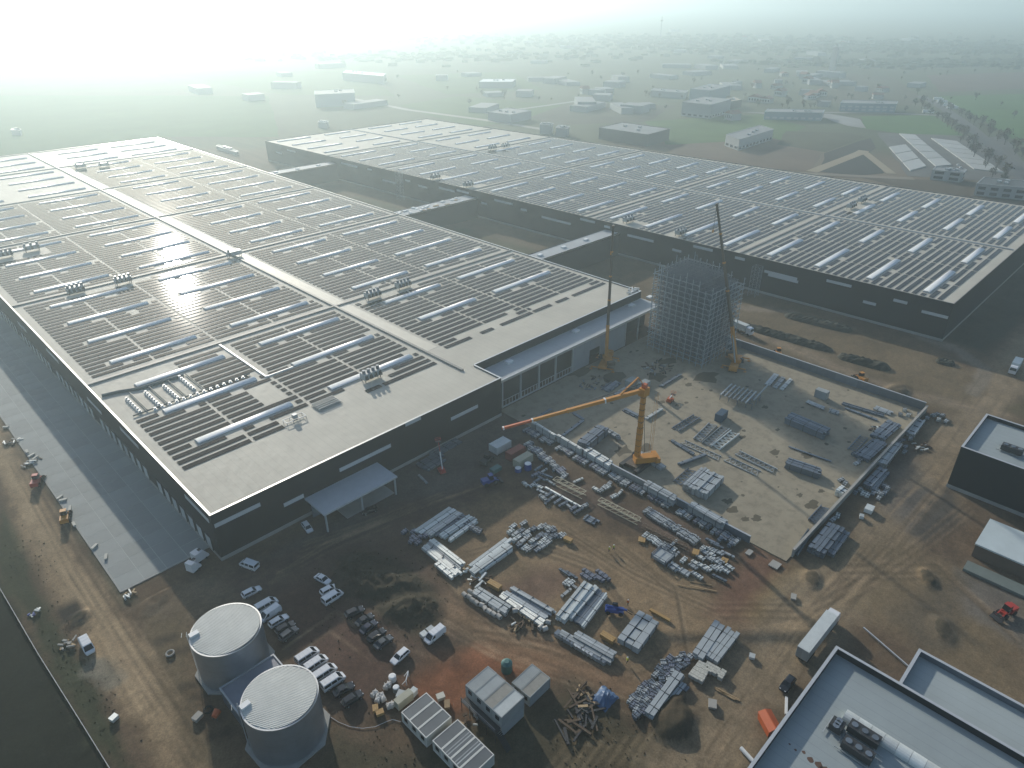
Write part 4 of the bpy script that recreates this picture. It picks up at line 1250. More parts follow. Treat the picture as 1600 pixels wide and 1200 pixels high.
# ================================================================ VEHICLES
PAINT = {'white': mat('car_white', (0.70, 0.71, 0.72), 0.25, var=0.02, coat=.4), 'black': mat('car_black', (0.014, 0.015, 0.018), 0.22, var=0.1, coat=.5), 'grey': mat('car_grey', (0.075, 0.082, 0.085), 0.28, metal=.3, var=0.05, coat=.4),
         'blue': mat('car_blue', (0.018, 0.024, 0.045), 0.25, metal=.2, var=0.05, coat=.4), 'silver': mat('car_silver', (0.33, 0.35, 0.36), 0.3, metal=.5, var=0.05, coat=.3)}
M_tyre = mat('tyre_rubber', (0.012, 0.012, 0.013), 0.85, var=0.1)
M_lamp = mat('lamp_glass', (0.6, 0.62, 0.64), 0.1, var=0.02)
M_red = mat('tail_red', (0.25, 0.015, 0.012), 0.3, var=0.05)
M_yel = mat('crane_yellow', (0.50, 0.21, 0.022), 0.45, var=0.10, scale=.5)
M_org = mat('machine_orange', (0.48, 0.10, 0.025), 0.5, var=0.1)
M_mred = mat('machine_red', (0.38, 0.035, 0.022), 0.45, var=0.1)
M_mblue = mat('machine_blue', (0.02, 0.06, 0.26), 0.45, var=0.1)
WHEEL = MB().tube((0, -.11, 0), (0, .11, 0), .33, n=14).mesh('wheel', M_tyre)
RIM = MB().tube((0, -.125, 0), (0, .125, 0), .19, n=10).mesh('rim', PAINT['silver'])
BWHEEL = MB().tube((0, -.16, 0), (0, .16, 0), .5, n=14).mesh('wheel', M_tyre)
CARM = {}
def loft(secs):
    """secs: list of (x, [(y, z) half profile from sill to roof]); mirrored, closed"""
    m = MB()
    full = []
    for x, pr in secs:
        ring = [(x, -y, z) for y, z in pr] + [(x, y, z) for y, z in reversed(pr)]
        full.append(ring)
    k = len(full[0])
    for r in full:
        m.v += r
    for i in range(len(full) - 1):
        for j in range(k):
            m.f.append((i * k + j, i * k + (j + 1) % k, (i + 1) * k + (j + 1) % k, (i + 1) * k + j))
    m.f.append(tuple(range(k))[::-1])
    m.f.append(tuple(range((len(full) - 1) * k, len(full) * k)))
    return m
def car_meshes(kind):
    if kind in CARM:
        return CARM[kind]
    if kind in ('car', 'estate', 'suv'):
        L, wd = 4.5, .89
        hz_ = {'car': 0, 'estate': .02, 'suv': .22}[kind]
        b = .82 + hz_
        def sec(x, w, zt, zs=.28): return (x, [(w * .92, zs), (w, zs + .25), (w, zt - .08), (w * .90, zt)])
        body = loft([sec(-2.22, wd * .84, b - .06, .42), sec(-2.10, wd * .95, b + .06, .30), sec(-1.4, wd, b + .10), sec(0, wd, b + .06), sec(.95, wd, b + .02), sec(1.6, wd * .98, b - .05), sec(2.05, wd * .90, b - .16, .3), sec(2.26, wd * .72, b - .30, .42)])
        zr = 1.44 + hz_
        xr0, xr1, xb, xf = {'car': (-.95, .25, -1.75, 1.05), 'estate': (-1.75, .25, -2.08, 1.05), 'suv': (-1.65, .3, -2.05, 1.1)}[kind]
        g = MB().frustum(xb, xf, -.80, .80, b + .02, xr0, xr1, -.62, .62, zr - .05)
        rf = MB().frustum(xr0 - .10, xr1 + .12, -.66, .66, zr - .055, xr0 + .1, xr1 - .08, -.58, .58, zr)
        pl = MB()
        for s in (-1, 1):
            pl.bar((xb, s * .80, b + .02), (xr0, s * .63, zr - .03), .10).bar((xf, s * .80, b + .02), (xr1, s * .63, zr - .03), .07).bar((-.3, s * .81, b + .02), (-.25, s * .64, zr - .03), .08)
        rf.v, rf.f = rf.v, rf.f
        rf.add(pl.v, pl.f)
        wx = (-1.35, 1.38)
        lz, lx, tx = b - .22, 2.14, -2.16
    else:
        L = 5.1
        wd = .98
        b = 1.12
        hi = 1.98
        def sec(x, w, zt, zs=.30): return (x, [(w * .95, zs), (w, zs + .25), (w, zt - .1), (w * .93, zt)])
        body = loft([sec(-2.5, wd * .94, b, .42), sec(-2.42, wd, b), sec(0, wd, b), sec(1.65, wd, b), sec(2.15, wd * .95, b - .14, .32), sec(2.5, wd * .80, b - .32, .42)])
        g = MB().frustum(-2.44, 1.95, -.92, .92, b - .02, -2.36, 1.05, -.80, .80, hi - .12)
        rf = MB().frustum(-2.42, 1.12, -.86, .86, hi - .13, -2.3, .98, -.74, .74, hi)
        pl = MB()
        for s in (-1, 1):
            for x0, x1 in ((-2.44, -2.36), (-.75, -.75), (.55, .45), (1.95, 1.08)):
                pl.bar((x0, s * .93, b), (x1, s * .81, hi - .1), .13)
            if kind == 'panel_van':
                pl.add([(-2.4, s * .94, b - .02), (.45, s * .94, b - .02), (.40, s * .82, hi - .1), (-2.34, s * .82, hi - .1)], [(0, 1, 2, 3) if s < 0 else (3, 2, 1, 0)])
        rf.add(pl.v, pl.f)
        for x in (-1.6, -.6, .4):
            rf.box(x - .03, x + .03, -.74, .74, hi, hi + .03)
        wx = (-1.55, 1.45)
        lz, lx, tx = b - .30, 2.32, -2.47
    CARM[kind] = (body, g, rf, wx, lz, lx, tx, wd)
    return CARM[kind]
CME = {}
def vehicle(kind, colr, front, rear, label, group=None, cat=None):
    key = (kind, colr)
    body, g, rf, wx, lz, lx, tx, wd = car_meshes(kind)
    if key not in CME:
        CME[key] = (body.mesh('body', PAINT[colr], False), rf.mesh('roof', PAINT[colr]))
    if kind not in CME:
        CME[kind] = (g.mesh('windows', M_glass), MB().box(lx - .1, lx + .03, -.72 * wd, -.42 * wd, lz - .09, lz + .08).mesh('headlight', M_lamp), MB().box(tx - .03, tx + .06, -.9 * wd, -.62 * wd, lz, lz + .2).mesh('tail_light', M_red))
    c = ((front[0] + rear[0]) / 2, (front[1] + rear[1]) / 2)
    rz = math.atan2(front[1] - rear[1], front[0] - rear[0])
    van = 'van' in kind
    t = thing('van' if van else 'car', label, cat or ('van' if van else 'car'), (c[0], c[1], -.02), rz, group)
    put(CME[key][0], 'body', t); put(CME[key][1], 'roof', t); put(CME[kind][0], 'windows', t)
    for s in (1, -1):
        put(CME[kind][1], 'headlight', t, (0, 0 if s > 0 else 1.14 * wd, 0))
        put(CME[kind][2], 'tail_light', t, (0, 0 if s > 0 else 1.52 * wd, 0))
        for x in wx:
            w = put(WHEEL, 'wheel', t, (x, s * (wd - .1), .33))
            put(RIM, 'rim', w)
    return t
gc_ = 'vehicles parked on the red earth'
VEH = [('van', 'white', (42.7, 136.3), (45.2, 129.9), 'white van standing alone beside the black front wall of the warehouse', None),
       ('estate', 'white', (60.5, 131.8), (61.5, 138.8), 'white car parked close to the canopy by the warehouse wall', None),
       ('estate', 'white', (42.4, 124.5), (38.1, 124.8), 'white car standing apart, above the row beside the round tank', gc_),
       ('van', 'white', (43.2, 118.4), (38.3, 118.5), 'white van at the upper end of the row beside the round tank', gc_),
       ('panel_van', 'white', (37.4, 115.3), (42.6, 115.8), 'white van with closed sides, second in the row beside the round tank, facing the tank', gc_),
       ('estate', 'white', (42.3, 112.5), (38.5, 112.5), 'small white car between a white van and a black car beside the round tank', gc_),
       ('estate', 'black', (42.3, 109.7), (38.7, 109.8), 'black car wedged between the small white car and the grey one', gc_),
       ('suv', 'grey', (42.2, 107.8), (38.0, 107.4), 'dark grey car at the lower end of the row beside the round tank', gc_),
       ('car', 'white', (54.5, 114.1), (53.4, 119.0), 'white car turned sideways at the head of the short row by the dark mound', gc_),
       ('estate', 'white', (55.3, 112.5), (51.3, 112.8), 'small white car between the sideways car and a white van by the dark mound', gc_),
       ('van', 'white', (55.2, 110.0), (49.8, 109.9), 'white van closing the short row of three by the dark mound', gc_),
       ('suv', 'black', (55.6, 102.3), (51.4, 103.1), 'black car first in the dark row along the mound', gc_),
       ('car', 'black', (55.9, 99.4), (51.8, 99.4), 'black car with bright glints, second in the dark row along the mound', gc_),
       ('car', 'blue', (55.5, 97.3), (51.1, 96.9), 'dark blue car in the middle of the dark row along the mound', gc_),
       ('suv', 'black', (55.3, 94.0), (51.0, 93.9), 'black car fourth in the dark row along the mound', gc_),
       ('car', 'grey', (55.5, 91.6), (50.9, 91.5), 'dark grey car last in the dark row along the mound', gc_),
       ('van', 'white', (42.4, 99.7), (37.4, 99.7), 'white van at the upper end of the four by the ribbed tank', gc_),
       ('van', 'white', (42.7, 96.7), (37.6, 96.7), 'white van second of the four by the ribbed tank', gc_),
       ('van', 'white', (42.8, 93.5), (37.7, 93.6), 'white van third of the four by the ribbed tank', gc_),
       ('van', 'white', (42.9, 90.5), (37.7, 90.7), 'white van next to the black car, last of the four by the ribbed tank', gc_),
       ('car', 'black', (42.5, 87.4), (39.1, 87.9), 'shiny black car next to the four white vans', gc_),
       ('suv', 'black', (42.9, 84.5), (38.7, 84.7), 'black car at the lower end, close to the cable on the ground', gc_),
       ('estate', 'white', (51.0, 85.9), (55.9, 86.4), 'white car alone on the red earth beside the bulky white bags', gc_),
       ('panel_van', 'white', (8.5, 131.2), (8.6, 138.2), 'white van parked on the edge of the sandy haul road', None),
       ('suv', 'black', (101.4, 26.3), (106.1, 26.2), 'black car on the haul road beside the near corner building', None),
       ('panel_van', 'white', (60.3, 85.1), (63.7, 85.3), 'small white van beside two pale crates at the foot of the mound', None),
       ('car', 'black', (74.7, 130.0), (77.7, 129.2), 'dark car in the shade beneath the canopy', None)]
for kd, cl_, f_, r_, lb, gp in VEH:
    vehicle(kd, cl_, f_, r_, lb, gp)

def lorry(label, front, rear, box='white', cabc='white', h=4.0, L=None):
    L = L or math.hypot(front[0] - rear[0], front[1] - rear[1])
    rz = math.atan2(front[1] - rear[1], front[0] - rear[0])
    t = thing('lorry', label, 'lorry', (rear[0], rear[1], 0), rz)
    MB().box(0, L - 2.6, -1.25, 1.25, 1.25, h).build('trailer', M_ctn['white'] if box == 'white' else M_galvd, t)
    MB().box(.0, L - 2.6, -.5, .5, .85, 1.24).build('chassis', M_dark, t)
    MB().box(-.04, 0, -1.2, 0.0, 1.3, h - .1).build('rear_door', M_ctn['grey'], t)
    MB().box(-.04, 0, 0.02, 1.2, 1.3, h - .1).build('rear_door', M_ctn['grey'], t)
    prof = [(L - 2.2, .7), (L, .7), (L + .02, 1.9), (L - .25, 3.0), (L - .9, 3.35), (L - 2.2, 3.35)]
    MB().extrude_y(prof, -1.2, 1.2, [0, .05, .05, .08, .12, .05]).build('cab', PAINT[cabc], t)
    MB().add([(L + .04, -1.05, 1.95), (L + .04, 1.05, 1.95), (L - .22, .95, 2.95), (L - .22, -.95, 2.95)], [(0, 1, 2, 3)]).build('windscreen', M_glass, t)
    for x in (1.2, 2.5, 3.8, L - 3.6, L - 1.1):
        for s in (-1, 1):
            put(BWHEEL, 'wheel', t, (x, s * 1.05, .5))
    return t
lorry('long lorry with a white trailer roof, parked beside the near corner building', (127.2, 26.9), (110.9, 27.0))
lorry('white lorry beyond the slab wall, half hidden by the rack tower', (249.4, 113.8), (250.6, 121.4), h=3.8, L=9.5)
lorry('white lorry on the haul road at the far right', (276.5, 28.7), (293.7, 29.4), h=4.0, L=9)
# two white camper-like vehicles at the apron corner
def box_van(label, front, rear, h=3.0):
    L = math.hypot(front[0] - rear[0], front[1] - rear[1])
    t = thing('box_van', label, 'van', (rear[0], rear[1], 0), math.atan2(front[1] - rear[1], front[0] - rear[0]), 'white box vans by the apron corner')
    MB().frustum(0, L - 1.6, -1.1, 1.1, .6, .05, L - 1.5, -1.05, 1.05, h).build('box', PAINT['white'], t)
    MB().extrude_y([(L - 1.5, .5), (L, .5), (L, 1.1), (L - .6, 1.9), (L - 1.5, 2.1)], -.98, .98, [0, .04, .06, .12, .08]).build('cab', PAINT['white'], t)
    MB().add([(L - .02, -.85, 1.15), (L - .02, .85, 1.15), (L - .58, .8, 1.86), (L - .58, -.8, 1.86)], [(0, 1, 2, 3)]).build('windscreen', M_glass, t)
    MB().box(1.5, 2.2, -.35, .35, h, h + .18).build('roof_vent', M_dark, t)
    for x in (.9, L - .9):
        for s in (-1, 1):
            put(WHEEL, 'wheel', t, (x, s * .95, .33))
box_van('white box van nearer the warehouse corner by the end of the apron', (38.6, 144.2), (35.1, 143.5))
box_van('white box van in front, at the end of the apron', (35.5, 141.9), (32.9, 140.9))

# ---------------------------------------------------------------- work machines
def loader(label, c, rz, paint, cat='wheel loader', name='wheel_loader'):
    t = thing(name, label, cat, (c[0], c[1], .1), rz)
    MB().box(-2.6, -.4, -.95, .95, .8, 2.0).build('engine_cover', paint, t)
    MB().box(-.4, 1.6, -.7, .7, .8, 1.5).build('front_frame', paint, t)
    MB().frustum(-.6, .8, -.75, .75, 1.7, -.45, .6, -.65, .65, 3.1).build('cab', M_glass, t)
    MB().box(-.55, .7, -.72, .72, 3.1, 3.2).build('cab_roof', paint, t)
    MB().bar((.9, -.55, 1.6), (2.6, -.55, .8), .25).bar((.9, .55, 1.6), (2.6, .55, .8), .25).build('arm', paint, t)
    MB().extrude_y([(2.4, .2), (3.6, .15), (3.5, .4), (2.7, .6), (2.5, 1.2), (2.35, 1.2)], -1.25, 1.25).build('bucket', M_dark, t)
    for x in (-1.6, 1.2):
        for s in (-1, 1):
            w = put(BWHEEL, 'wheel', t, (x, s * .95, .62), sc=(1.25, 1.3, 1.25))
    return t
loader('yellow wheel loader on the bare strip behind the long slab wall', (240.1, 96.3), R(35), M_yel)
loader('yellow-topped dark loader on the bare strip near the far corner of the slab', (242.3, 66.1), R(60), M_yel)
loader('red tractor beside the grey-green flat roof at the right', (155.2, 0.5), R(160), M_mred, 'tractor', 'tractor')
loader('dark machine with a red hood beside the sandy haul road', (17.4, 205.7), R(60), M_mred, 'loader', 'compact_loader')
loader('small yellow loader beside the sandy haul road near the apron edge', (18.2, 183.1), R(70), M_yel, 'loader', 'compact_loader')
loader('dark blue loader parked in front of the hall, next to a teal crate', (107.4, 115.8), R(-20), M_mblue, 'loader', 'compact_loader')
loader('dark loader near the white container at the hall end of the yard', (113.4, 123.7), R(15), M_dark, 'loader', 'compact_loader')

def telehandler(label, c, rz, paint):
    t = thing('telehandler', label, 'telehandler', (c[0], c[1], .1), rz)
    MB().box(-2.2, 1.9, -.8, .8, .6, 1.2).build('chassis', paint, t)
    MB().frustum(-.8, .7, .1, .85, 1.2, -.6, .5, .15, .75, 2.4).build('cab', M_glass, t)
    MB().box(-2.0, .3, -.9, -.2, 1.2, 1.7).build('engine_cover', paint, t)
    MB().bar((-2.1, -.05, 2.0), (2.6, -.05, 1.3), .35).build('boom', paint, t)
    MB().bar((2.5, -.3, 1.2), (3.9, -.3, .35), .12).bar((2.5, .3, 1.2), (3.9, .3, .35), .12).build('fork', M_dark, t)
    for x in (-1.5, 1.3):
        for s in (-1, 1):
            put(BWHEEL, 'wheel', t, (x, s * .85, .5))
telehandler('bright blue telehandler working among the steel stacks in the yard', (94.6, 62.1), R(-55), M_mblue)

def lift(label, c, rz, tip, paint):
    """boom lift: base, turret, two-part boom, basket; tip in world metres relative to the base"""
    t = thing('boom_lift', label, 'boom lift', (c[0], c[1], .1), rz, 'boom lifts')
    MB().box(-1.3, 1.3, -.9, .9, .35, .9).build('chassis', paint, t)
    MB().box(-1.5, .5, -.6, .6, .95, 1.7).build('turret', paint, t)
    k = Vector(tip) * .62 + Vector((-.3, 0, .9))
    MB().bar((-.8, 0, 1.6), tuple(k), .26).build('lower_boom', M_white, t)
    MB().bar(tuple(k), tip, .17).build('upper_boom', paint, t)
    MB().box(tip[0] - .1, tip[0] + .7, tip[1] - .8, tip[1] + .8, tip[2] - .1, tip[2] + .05).build('basket_floor', M_dark, t)
    m = MB()
    x0, x1, y0, y1 = tip[0] - .1, tip[0] + .7, tip[1] - .8, tip[1] + .8
    for z in (.6, 1.1):
        m.bar((x0, y0, tip[2] + z), (x1, y0, tip[2] + z), .06).bar((x1, y0, tip[2] + z), (x1, y1, tip[2] + z), .06).bar((x1, y1, tip[2] + z), (x0, y1, tip[2] + z), .06).bar((x0, y1, tip[2] + z), (x0, y0, tip[2] + z), .06)
    m.build('basket_rail', paint, t)
    for x in (-.9, .9):
        for s in (-1, 1):
            put(WHEEL, 'wheel', t, (x, s * .85, .35))
lift('red boom lift reaching up in front of the black hall wall', (101.2, 129.6), R(70), (1.5, 0, 9.5), M_mred)
lift('orange boom lift folded on the slab, amid scattered steel', (181.6, 105.8), R(10), (2.2, 0, 1.6), M_org)

# ---------------------------------------------------------------- cranes
M_grey_boom = mat('boom_dark', (0.10, 0.075, 0.05), .5, var=.1)
def carrier(t, L=13, w=2.9, paint=None):
    p = paint or M_yel
    MB().box(-L / 2, L / 2, -w / 2, w / 2, .8, 1.7).build('carrier', p, t)
    MB().frustum(L / 2 - 2, L / 2 + .4, -w / 2, w / 2, 1.7, L / 2 - 2, L / 2 - .1, -w / 2 + .2, w / 2 - .2, 2.8).build('driver_cab', p, t)
    for k in range(6):
        for s in (-1, 1):
            put(BWHEEL, 'wheel', t, (-L / 2 + 1 + k * (L - 2) / 5, s * (w / 2 - .25), .6), sc=(1.2, 1.2, 1.2))
    for x in (-L / 2 + .5, L / 2 - 3):
        for s in (-1, 1):
            MB().bar((x, 0, 1.0), (x, s * 4.2, 1.0), .35).bar((x, s * 4.1, 0), (x, s * 4.1, 1.0), .2).box(x - .5, x + .5, s * 4.1 - .5, s * 4.1 + .5, .0, .12).build('outrigger', p, t)
def mobile_crane(label, c, rz, tip, split=.28, w0=.92):
    t = thing('mobile_crane', label, 'crane', (c[0], c[1], .1), 0, 'mobile cranes beside the rack tower')
    base = thing('tmp', '', '', (0, 0, 0)); 
    b2_ = bpy.data.objects.new('undercarriage', None); COL.objects.link(b2_); b2_.parent = t; b2_.rotation_euler = (0, 0, rz)
    bpy.data.objects.remove(base)
    carrier(b2_)
    az = math.atan2(tip[1], tip[0])
    MB().box(-4.6, 1.6, -1.3, 1.3, 1.9, 3.0).build('turntable', M_yel, t, rz=rz + R(35))
    MB().box(-5.6, -4.2, -1.4, 1.4, 1.8, 3.2).build('counterweight', M_grey_boom, t, rz=rz + R(35))
    MB().frustum(.3, 1.9, 1.3, 2.2, 1.9, .5, 1.6, 1.35, 2.1, 3.4).build('operator_cab', M_glass, t, rz=rz + R(35))
    T = Vector(tip); P = Vector((0, 0, 2.6))
    d = (T - P)
    MB().bar(tuple(P), tuple(P + d * split), w0).build('boom_section', M_yel, t)
    a = split
    for k, e in enumerate((.46, .64, .82, 1.0)):
        MB().bar(tuple(P + d * a), tuple(P + d * e), w0 * (.86 - k * .10)).build('boom_section', M_grey_boom, t)
        MB().bar(tuple(P + d * (a - .004)), tuple(P + d * (a + .006)), w0 * (1.02 - k * .10)).build('boom_collar', M_yel, t)
        a = e
    h = Vector((math.cos(rz), math.sin(rz), 0))
    MB().bar(tuple(T - h * .9), tuple(T + h * .9), .7).build('boom_head', M_grey_boom, t)
    MB().bar(tuple(P + Vector((h.x * 2.2, h.y * 2.2, -.3))), tuple(P + d * .2), .4).build('luffing_ram', M_galv, t)
    for s in (-.35, .35):
        MB().bar(tuple(T + h * s), (T.x + h.x * s, T.y + h.y * s, T.z - 9), .05).build('hoist_rope', M_dark, t)
    MB().box(-.3, .3, -.2, .2, -.5, .5).build('hook_block', M_yel, t, (T.x, T.y, T.z - 9.4))
    return t
mobile_crane('yellow mobile crane close to the open hall front, its thin dark boom standing upright', (188.5, 138.7), R(25), (-0.6, .6, 52.0), .26)
mobile_crane('yellow mobile crane at the foot of the rack tower, its long dark boom leaning', (220.9, 103.5), R(200), (-2.2, 15.5, 57.5), .22, 1.05)

# big yellow tower-type crane with the jib folded level
yc = thing('tower_crane', 'big yellow crane on the slab edge with upright mast and low slanting jib', 'crane', (143.6, 92.0, .12))
MB().box(-4.2, 4.2, -3.1, -1.9, .1, 1.3).build('track', M_dark, yc); MB().box(-4.2, 4.2, 1.9, 3.1, .1, 1.3).build('track', M_dark, yc)
MB().box(-3, 3, -1.9, 1.9, .5, 1.5).build('undercarriage', M_grey_boom, yc)
MB().box(-1.0, 5.4, -1.7, .8, 1.6, 3.4).build('engine_house', M_yel, yc, rz=R(-35))
MB().box(5.0, 6.4, -2.2, 2.2, 1.5, 3.0).build('counterweight', M_yel, yc, rz=R(-35))
MB().frustum(-.9, 1.2, .9, 2.2, 1.6, -.7, .9, 1.0, 2.1, 3.4).build('operator_cab', M_glass, yc, rz=R(-35))
mast = MB().box(-.66, .66, -.66, .66, 1.6, 13)
mast.build('mast_section', M_yel, yc); MB().box(-.56, .56, -.56, .56, 13, 24).build('mast_section', M_yel, yc)
m = MB()
for z in range(3, 24, 2):
    m.box(-.70, .70, -.70, .70, z, z + .12)
m.build('mast_rib', M_grey_boom, yc)
MB().box(-1.3, 1.3, -1.0, 1.0, 23.6, 26.0).build('mast_head', M_yel, yc)
MB().box(-.6, .6, -.6, .6, 26.0, 27.2).build('head_top', M_org, yc)
TIP, ROOT = Vector((-36.0, 19.0, 20.5)), Vector((-.6, .4, 25.2))
dj = TIP - ROOT
for k, (a, e, w) in enumerate(((0, .28, .95), (.28, .55, .82), (.55, .8, .7), (.8, 1, .6))):
    MB().bar(tuple(ROOT + dj * a), tuple(ROOT + dj * e), w, w * 1.1).build('jib_section', M_yel if k < 3 else M_org, yc)
    MB().bar(tuple(ROOT + dj * (e - .012)), tuple(ROOT + dj * (e - .002)), w * 1.25, w * 1.35).build('jib_collar', M_white if k != 1 else M_yel, yc)
MB().bar(tuple(ROOT + Vector((0, 0, 2.2))), tuple(ROOT + dj * .5 + Vector((0, 0, 1.0))), .12).bar((2.2, -1, 4), tuple(ROOT + Vector((0.6, 0, 2.2))), .1).build('pendant', M_dark, yc)
MB().bar(tuple(ROOT + dj * .16 + Vector((0, 0, .6))), (.2, 2.4, 28.2), .4).bar((.2, 2.4, 28.2), (0, 0, 26.5), .2).build('luffing_strut', M_yel, yc)
for s in (-.8, .2, .9):
    MB().bar((4.4 + s, -1.5, 23), (4.4 + s, -1.5, 3.4), .06).build('hoist_rope', M_yel, yc)
# skip, small machines, people
sk_ = thing('skip', 'bright orange skip with a sloped lid beside the near corner building', 'skip', (*(92.8, 24.6), 0), R(55))
MB().frustum(-1.9, 1.9, -1.2, 1.2, .1, -2.2, 2.2, -1.3, 1.3, 1.9).build('body', M_org, sk_)
MB().frustum(-2.2, 2.2, -1.35, 1.35, 1.9, -2.1, 2.1, -.1, .1, 2.5).build('lid', M_org, sk_)
MB().box(-2.3, 2.3, -1.4, -1.3, 1.6, 1.75).build('rib', M_grey_boom, sk_)
ms_ = thing('mixer', 'small orange mixer lying by the pale block below the pump house', 'mixer', (*(20.6, 99.9), 0), R(30))
MB().tube((-.7, 0, .9), (.6, 0, 1.2), .55, .75, 12).build('drum', M_org, ms_)
MB().bar((-.7, -.5, 0), (0, 0, 1), .12).bar((-.7, .5, 0), (0, 0, 1), .12).bar((.8, 0, 0), (0, 0, 1), .12).build('stand', M_dark, ms_)

def person(label, c, rz, vest, step=.15, bend=.0):
    t = thing('person', label, 'person', (c[0], c[1], .02), rz, 'workers in bright clothing')
    me_ = bpy.data.meshes.new('body')
    P = [(0, 0, .95), (0, 0, 1.2), (.02 + bend, 0, 1.45), (.03 + bend, 0, 1.56), (.05 + bend, 0, 1.68), (.05 + bend, 0, 1.78),
         (.02, .1, .88), (step, .1, .48), (step * 1.2, .1, .06), (step * 1.2 + .14, .1, .03), (.02, -.1, .88), (-step * .6, -.1, .48), (-step * 1.4, -.1, .06), (-step * 1.4 + .14, -.1, .03),
         (.02 + bend, .2, 1.42), (.05 + bend, .26, 1.14), (.16 + bend, .25, .92), (.20 + bend, .25, .84), (.02 + bend, -.2, 1.42), (.02 + bend, -.26, 1.14), (.12 + bend, -.25, .92), (.15 + bend, -.25, .84)]
    E_ = [(0, 1), (1, 2), (2, 3), (3, 4), (4, 5), (0, 6), (6, 7), (7, 8), (8, 9), (0, 10), (10, 11), (11, 12), (12, 13), (2, 14), (14, 15), (15, 16), (16, 17), (2, 18), (18, 19), (19, 20), (20, 21)]
    rad = [.15, .14, .16, .06, .11, .07, .09, .065, .045, .04, .09, .065, .045, .04, .065, .045, .035, .03, .065, .045, .035, .03]
    me_.from_pydata(P, E_, [])
    bm = bmesh.new(); bm.from_mesh(me_)
    lay = bm.verts.layers.skin.verify()
    for i, v in enumerate(bm.verts):
        v[lay].radius = (rad[i], rad[i]); v[lay].use_root = (i == 0)
    bm.to_mesh(me_); bm.free()
    me_.materials.append(mat('work_trousers', (0.03, 0.032, 0.045), .8))
    o = put(me_, 'body', t)
    o.modifiers.new('skin', 'SKIN'); s_ = o.modifiers.new('sub', 'SUBSURF'); s_.levels = 1; s_.render_levels = 1
    MB().frustum(-.16, .17, -.22, .22, .95, -.15 + bend, .17 + bend, -.24, .24, 1.47).build('vest', mat('hi_vis_' + vest, {'yellow': (0.5, 0.52, 0.05), 'orange': (.55, .16, .03)}[vest], .7), t)
    MB().frustum(-.13 + bend, .2 + bend, -.12, .12, 1.70, -.06 + bend, .14 + bend, -.08, .08, 1.83).build('helmet', M_white, t)
person('worker in a yellow vest walking alone past the wide sheet stack', (85.7, 52.1), R(-30), 'yellow')
person('worker in a yellow vest standing in the middle of the yard, one of two', (109.1, 75.0), R(100), 'yellow')
person('worker in a yellow vest facing the other in the middle of the yard', (110.4, 74.7), R(-80), 'yellow')
person('worker standing by the blue telehandler', (98.4, 61.4), R(200), 'orange')

# ================================================================ STEEL STACKS
BEAM = {}
def beam_mesh(L, w, h, m, open_end=True):
    key = (round(L * 2) / 2, round(w, 2), round(h, 2), m.name)
    if key not in BEAM:
        L_, w_, h_ = key[:3]
        b = MB().box(0, L_, -w_ / 2, w_ / 2, 0, h_)
        if open_end:
            b.box(-.01, 0.02, -w_ * .38, w_ * .38, h_ * .12, h_ * .85)
        BEAM[key] = b.mesh('beam', m)
    return BEAM[key]
BEARER = MB().box(-.1, .1, -.5, .5, 0, .16).mesh('bearer', M_timber)
STRAP = {}
def stack(label, a, b, w, h, n, layers=1, m=None, cat='steel stack', group=None, gap=.13, z=0.0, jag=.4, name='beam_stack'):
    m = m or M_galv
    A_, B_ = Vector((*a, 0)), Vector((*b, 0))
    L = (B_ - A_).length
    rz = math.atan2(B_.y - A_.y, B_.x - A_.x)
    t = thing(name, label, cat, (a[0], a[1], z), rz, group)
    rg = random.Random(hash((round(a[0]), round(a[1]), n)) & 0xffff)
    bw, bh = w / n, (h - .16) / layers
    for k in range(layers):
        for i in range(n):
            dz = rg.choice([-.16, -.05, 0, .03, .05]) if k == layers - 1 else 0
            me_ = beam_mesh(L - rg.choice([0, .5, .5, 1.0]) * jag, bw * (1 - gap), bh * .96, m)
            put(me_, 'beam', t, (rg.uniform(0, jag), -w / 2 + bw * (i + .5), .16 + bh * k + dz), rg.uniform(-.004, .004))
    for k in range(3 if L > 6 else 2):
        x = L * (k + .5) / (3 if L > 6 else 2)
        put(BEARER, 'bearer', t, (x, 0, 0), sc=(1, w, 1))
        sk2 = (round(w, 1), round(h, 1))
        if sk2 not in STRAP:
            STRAP[sk2] = MB().box(-.05, .05, -w / 2 - .03, w / 2 + .03, .14, h + .03).mesh('strap', M_dark)
        put(STRAP[sk2], 'strap', t, (x, 0, 0))
    return t
BS, WS, DS, GS = M_galv, M_whites, M_galvd, M_galv
sy = 'long beam stacks in the yard'
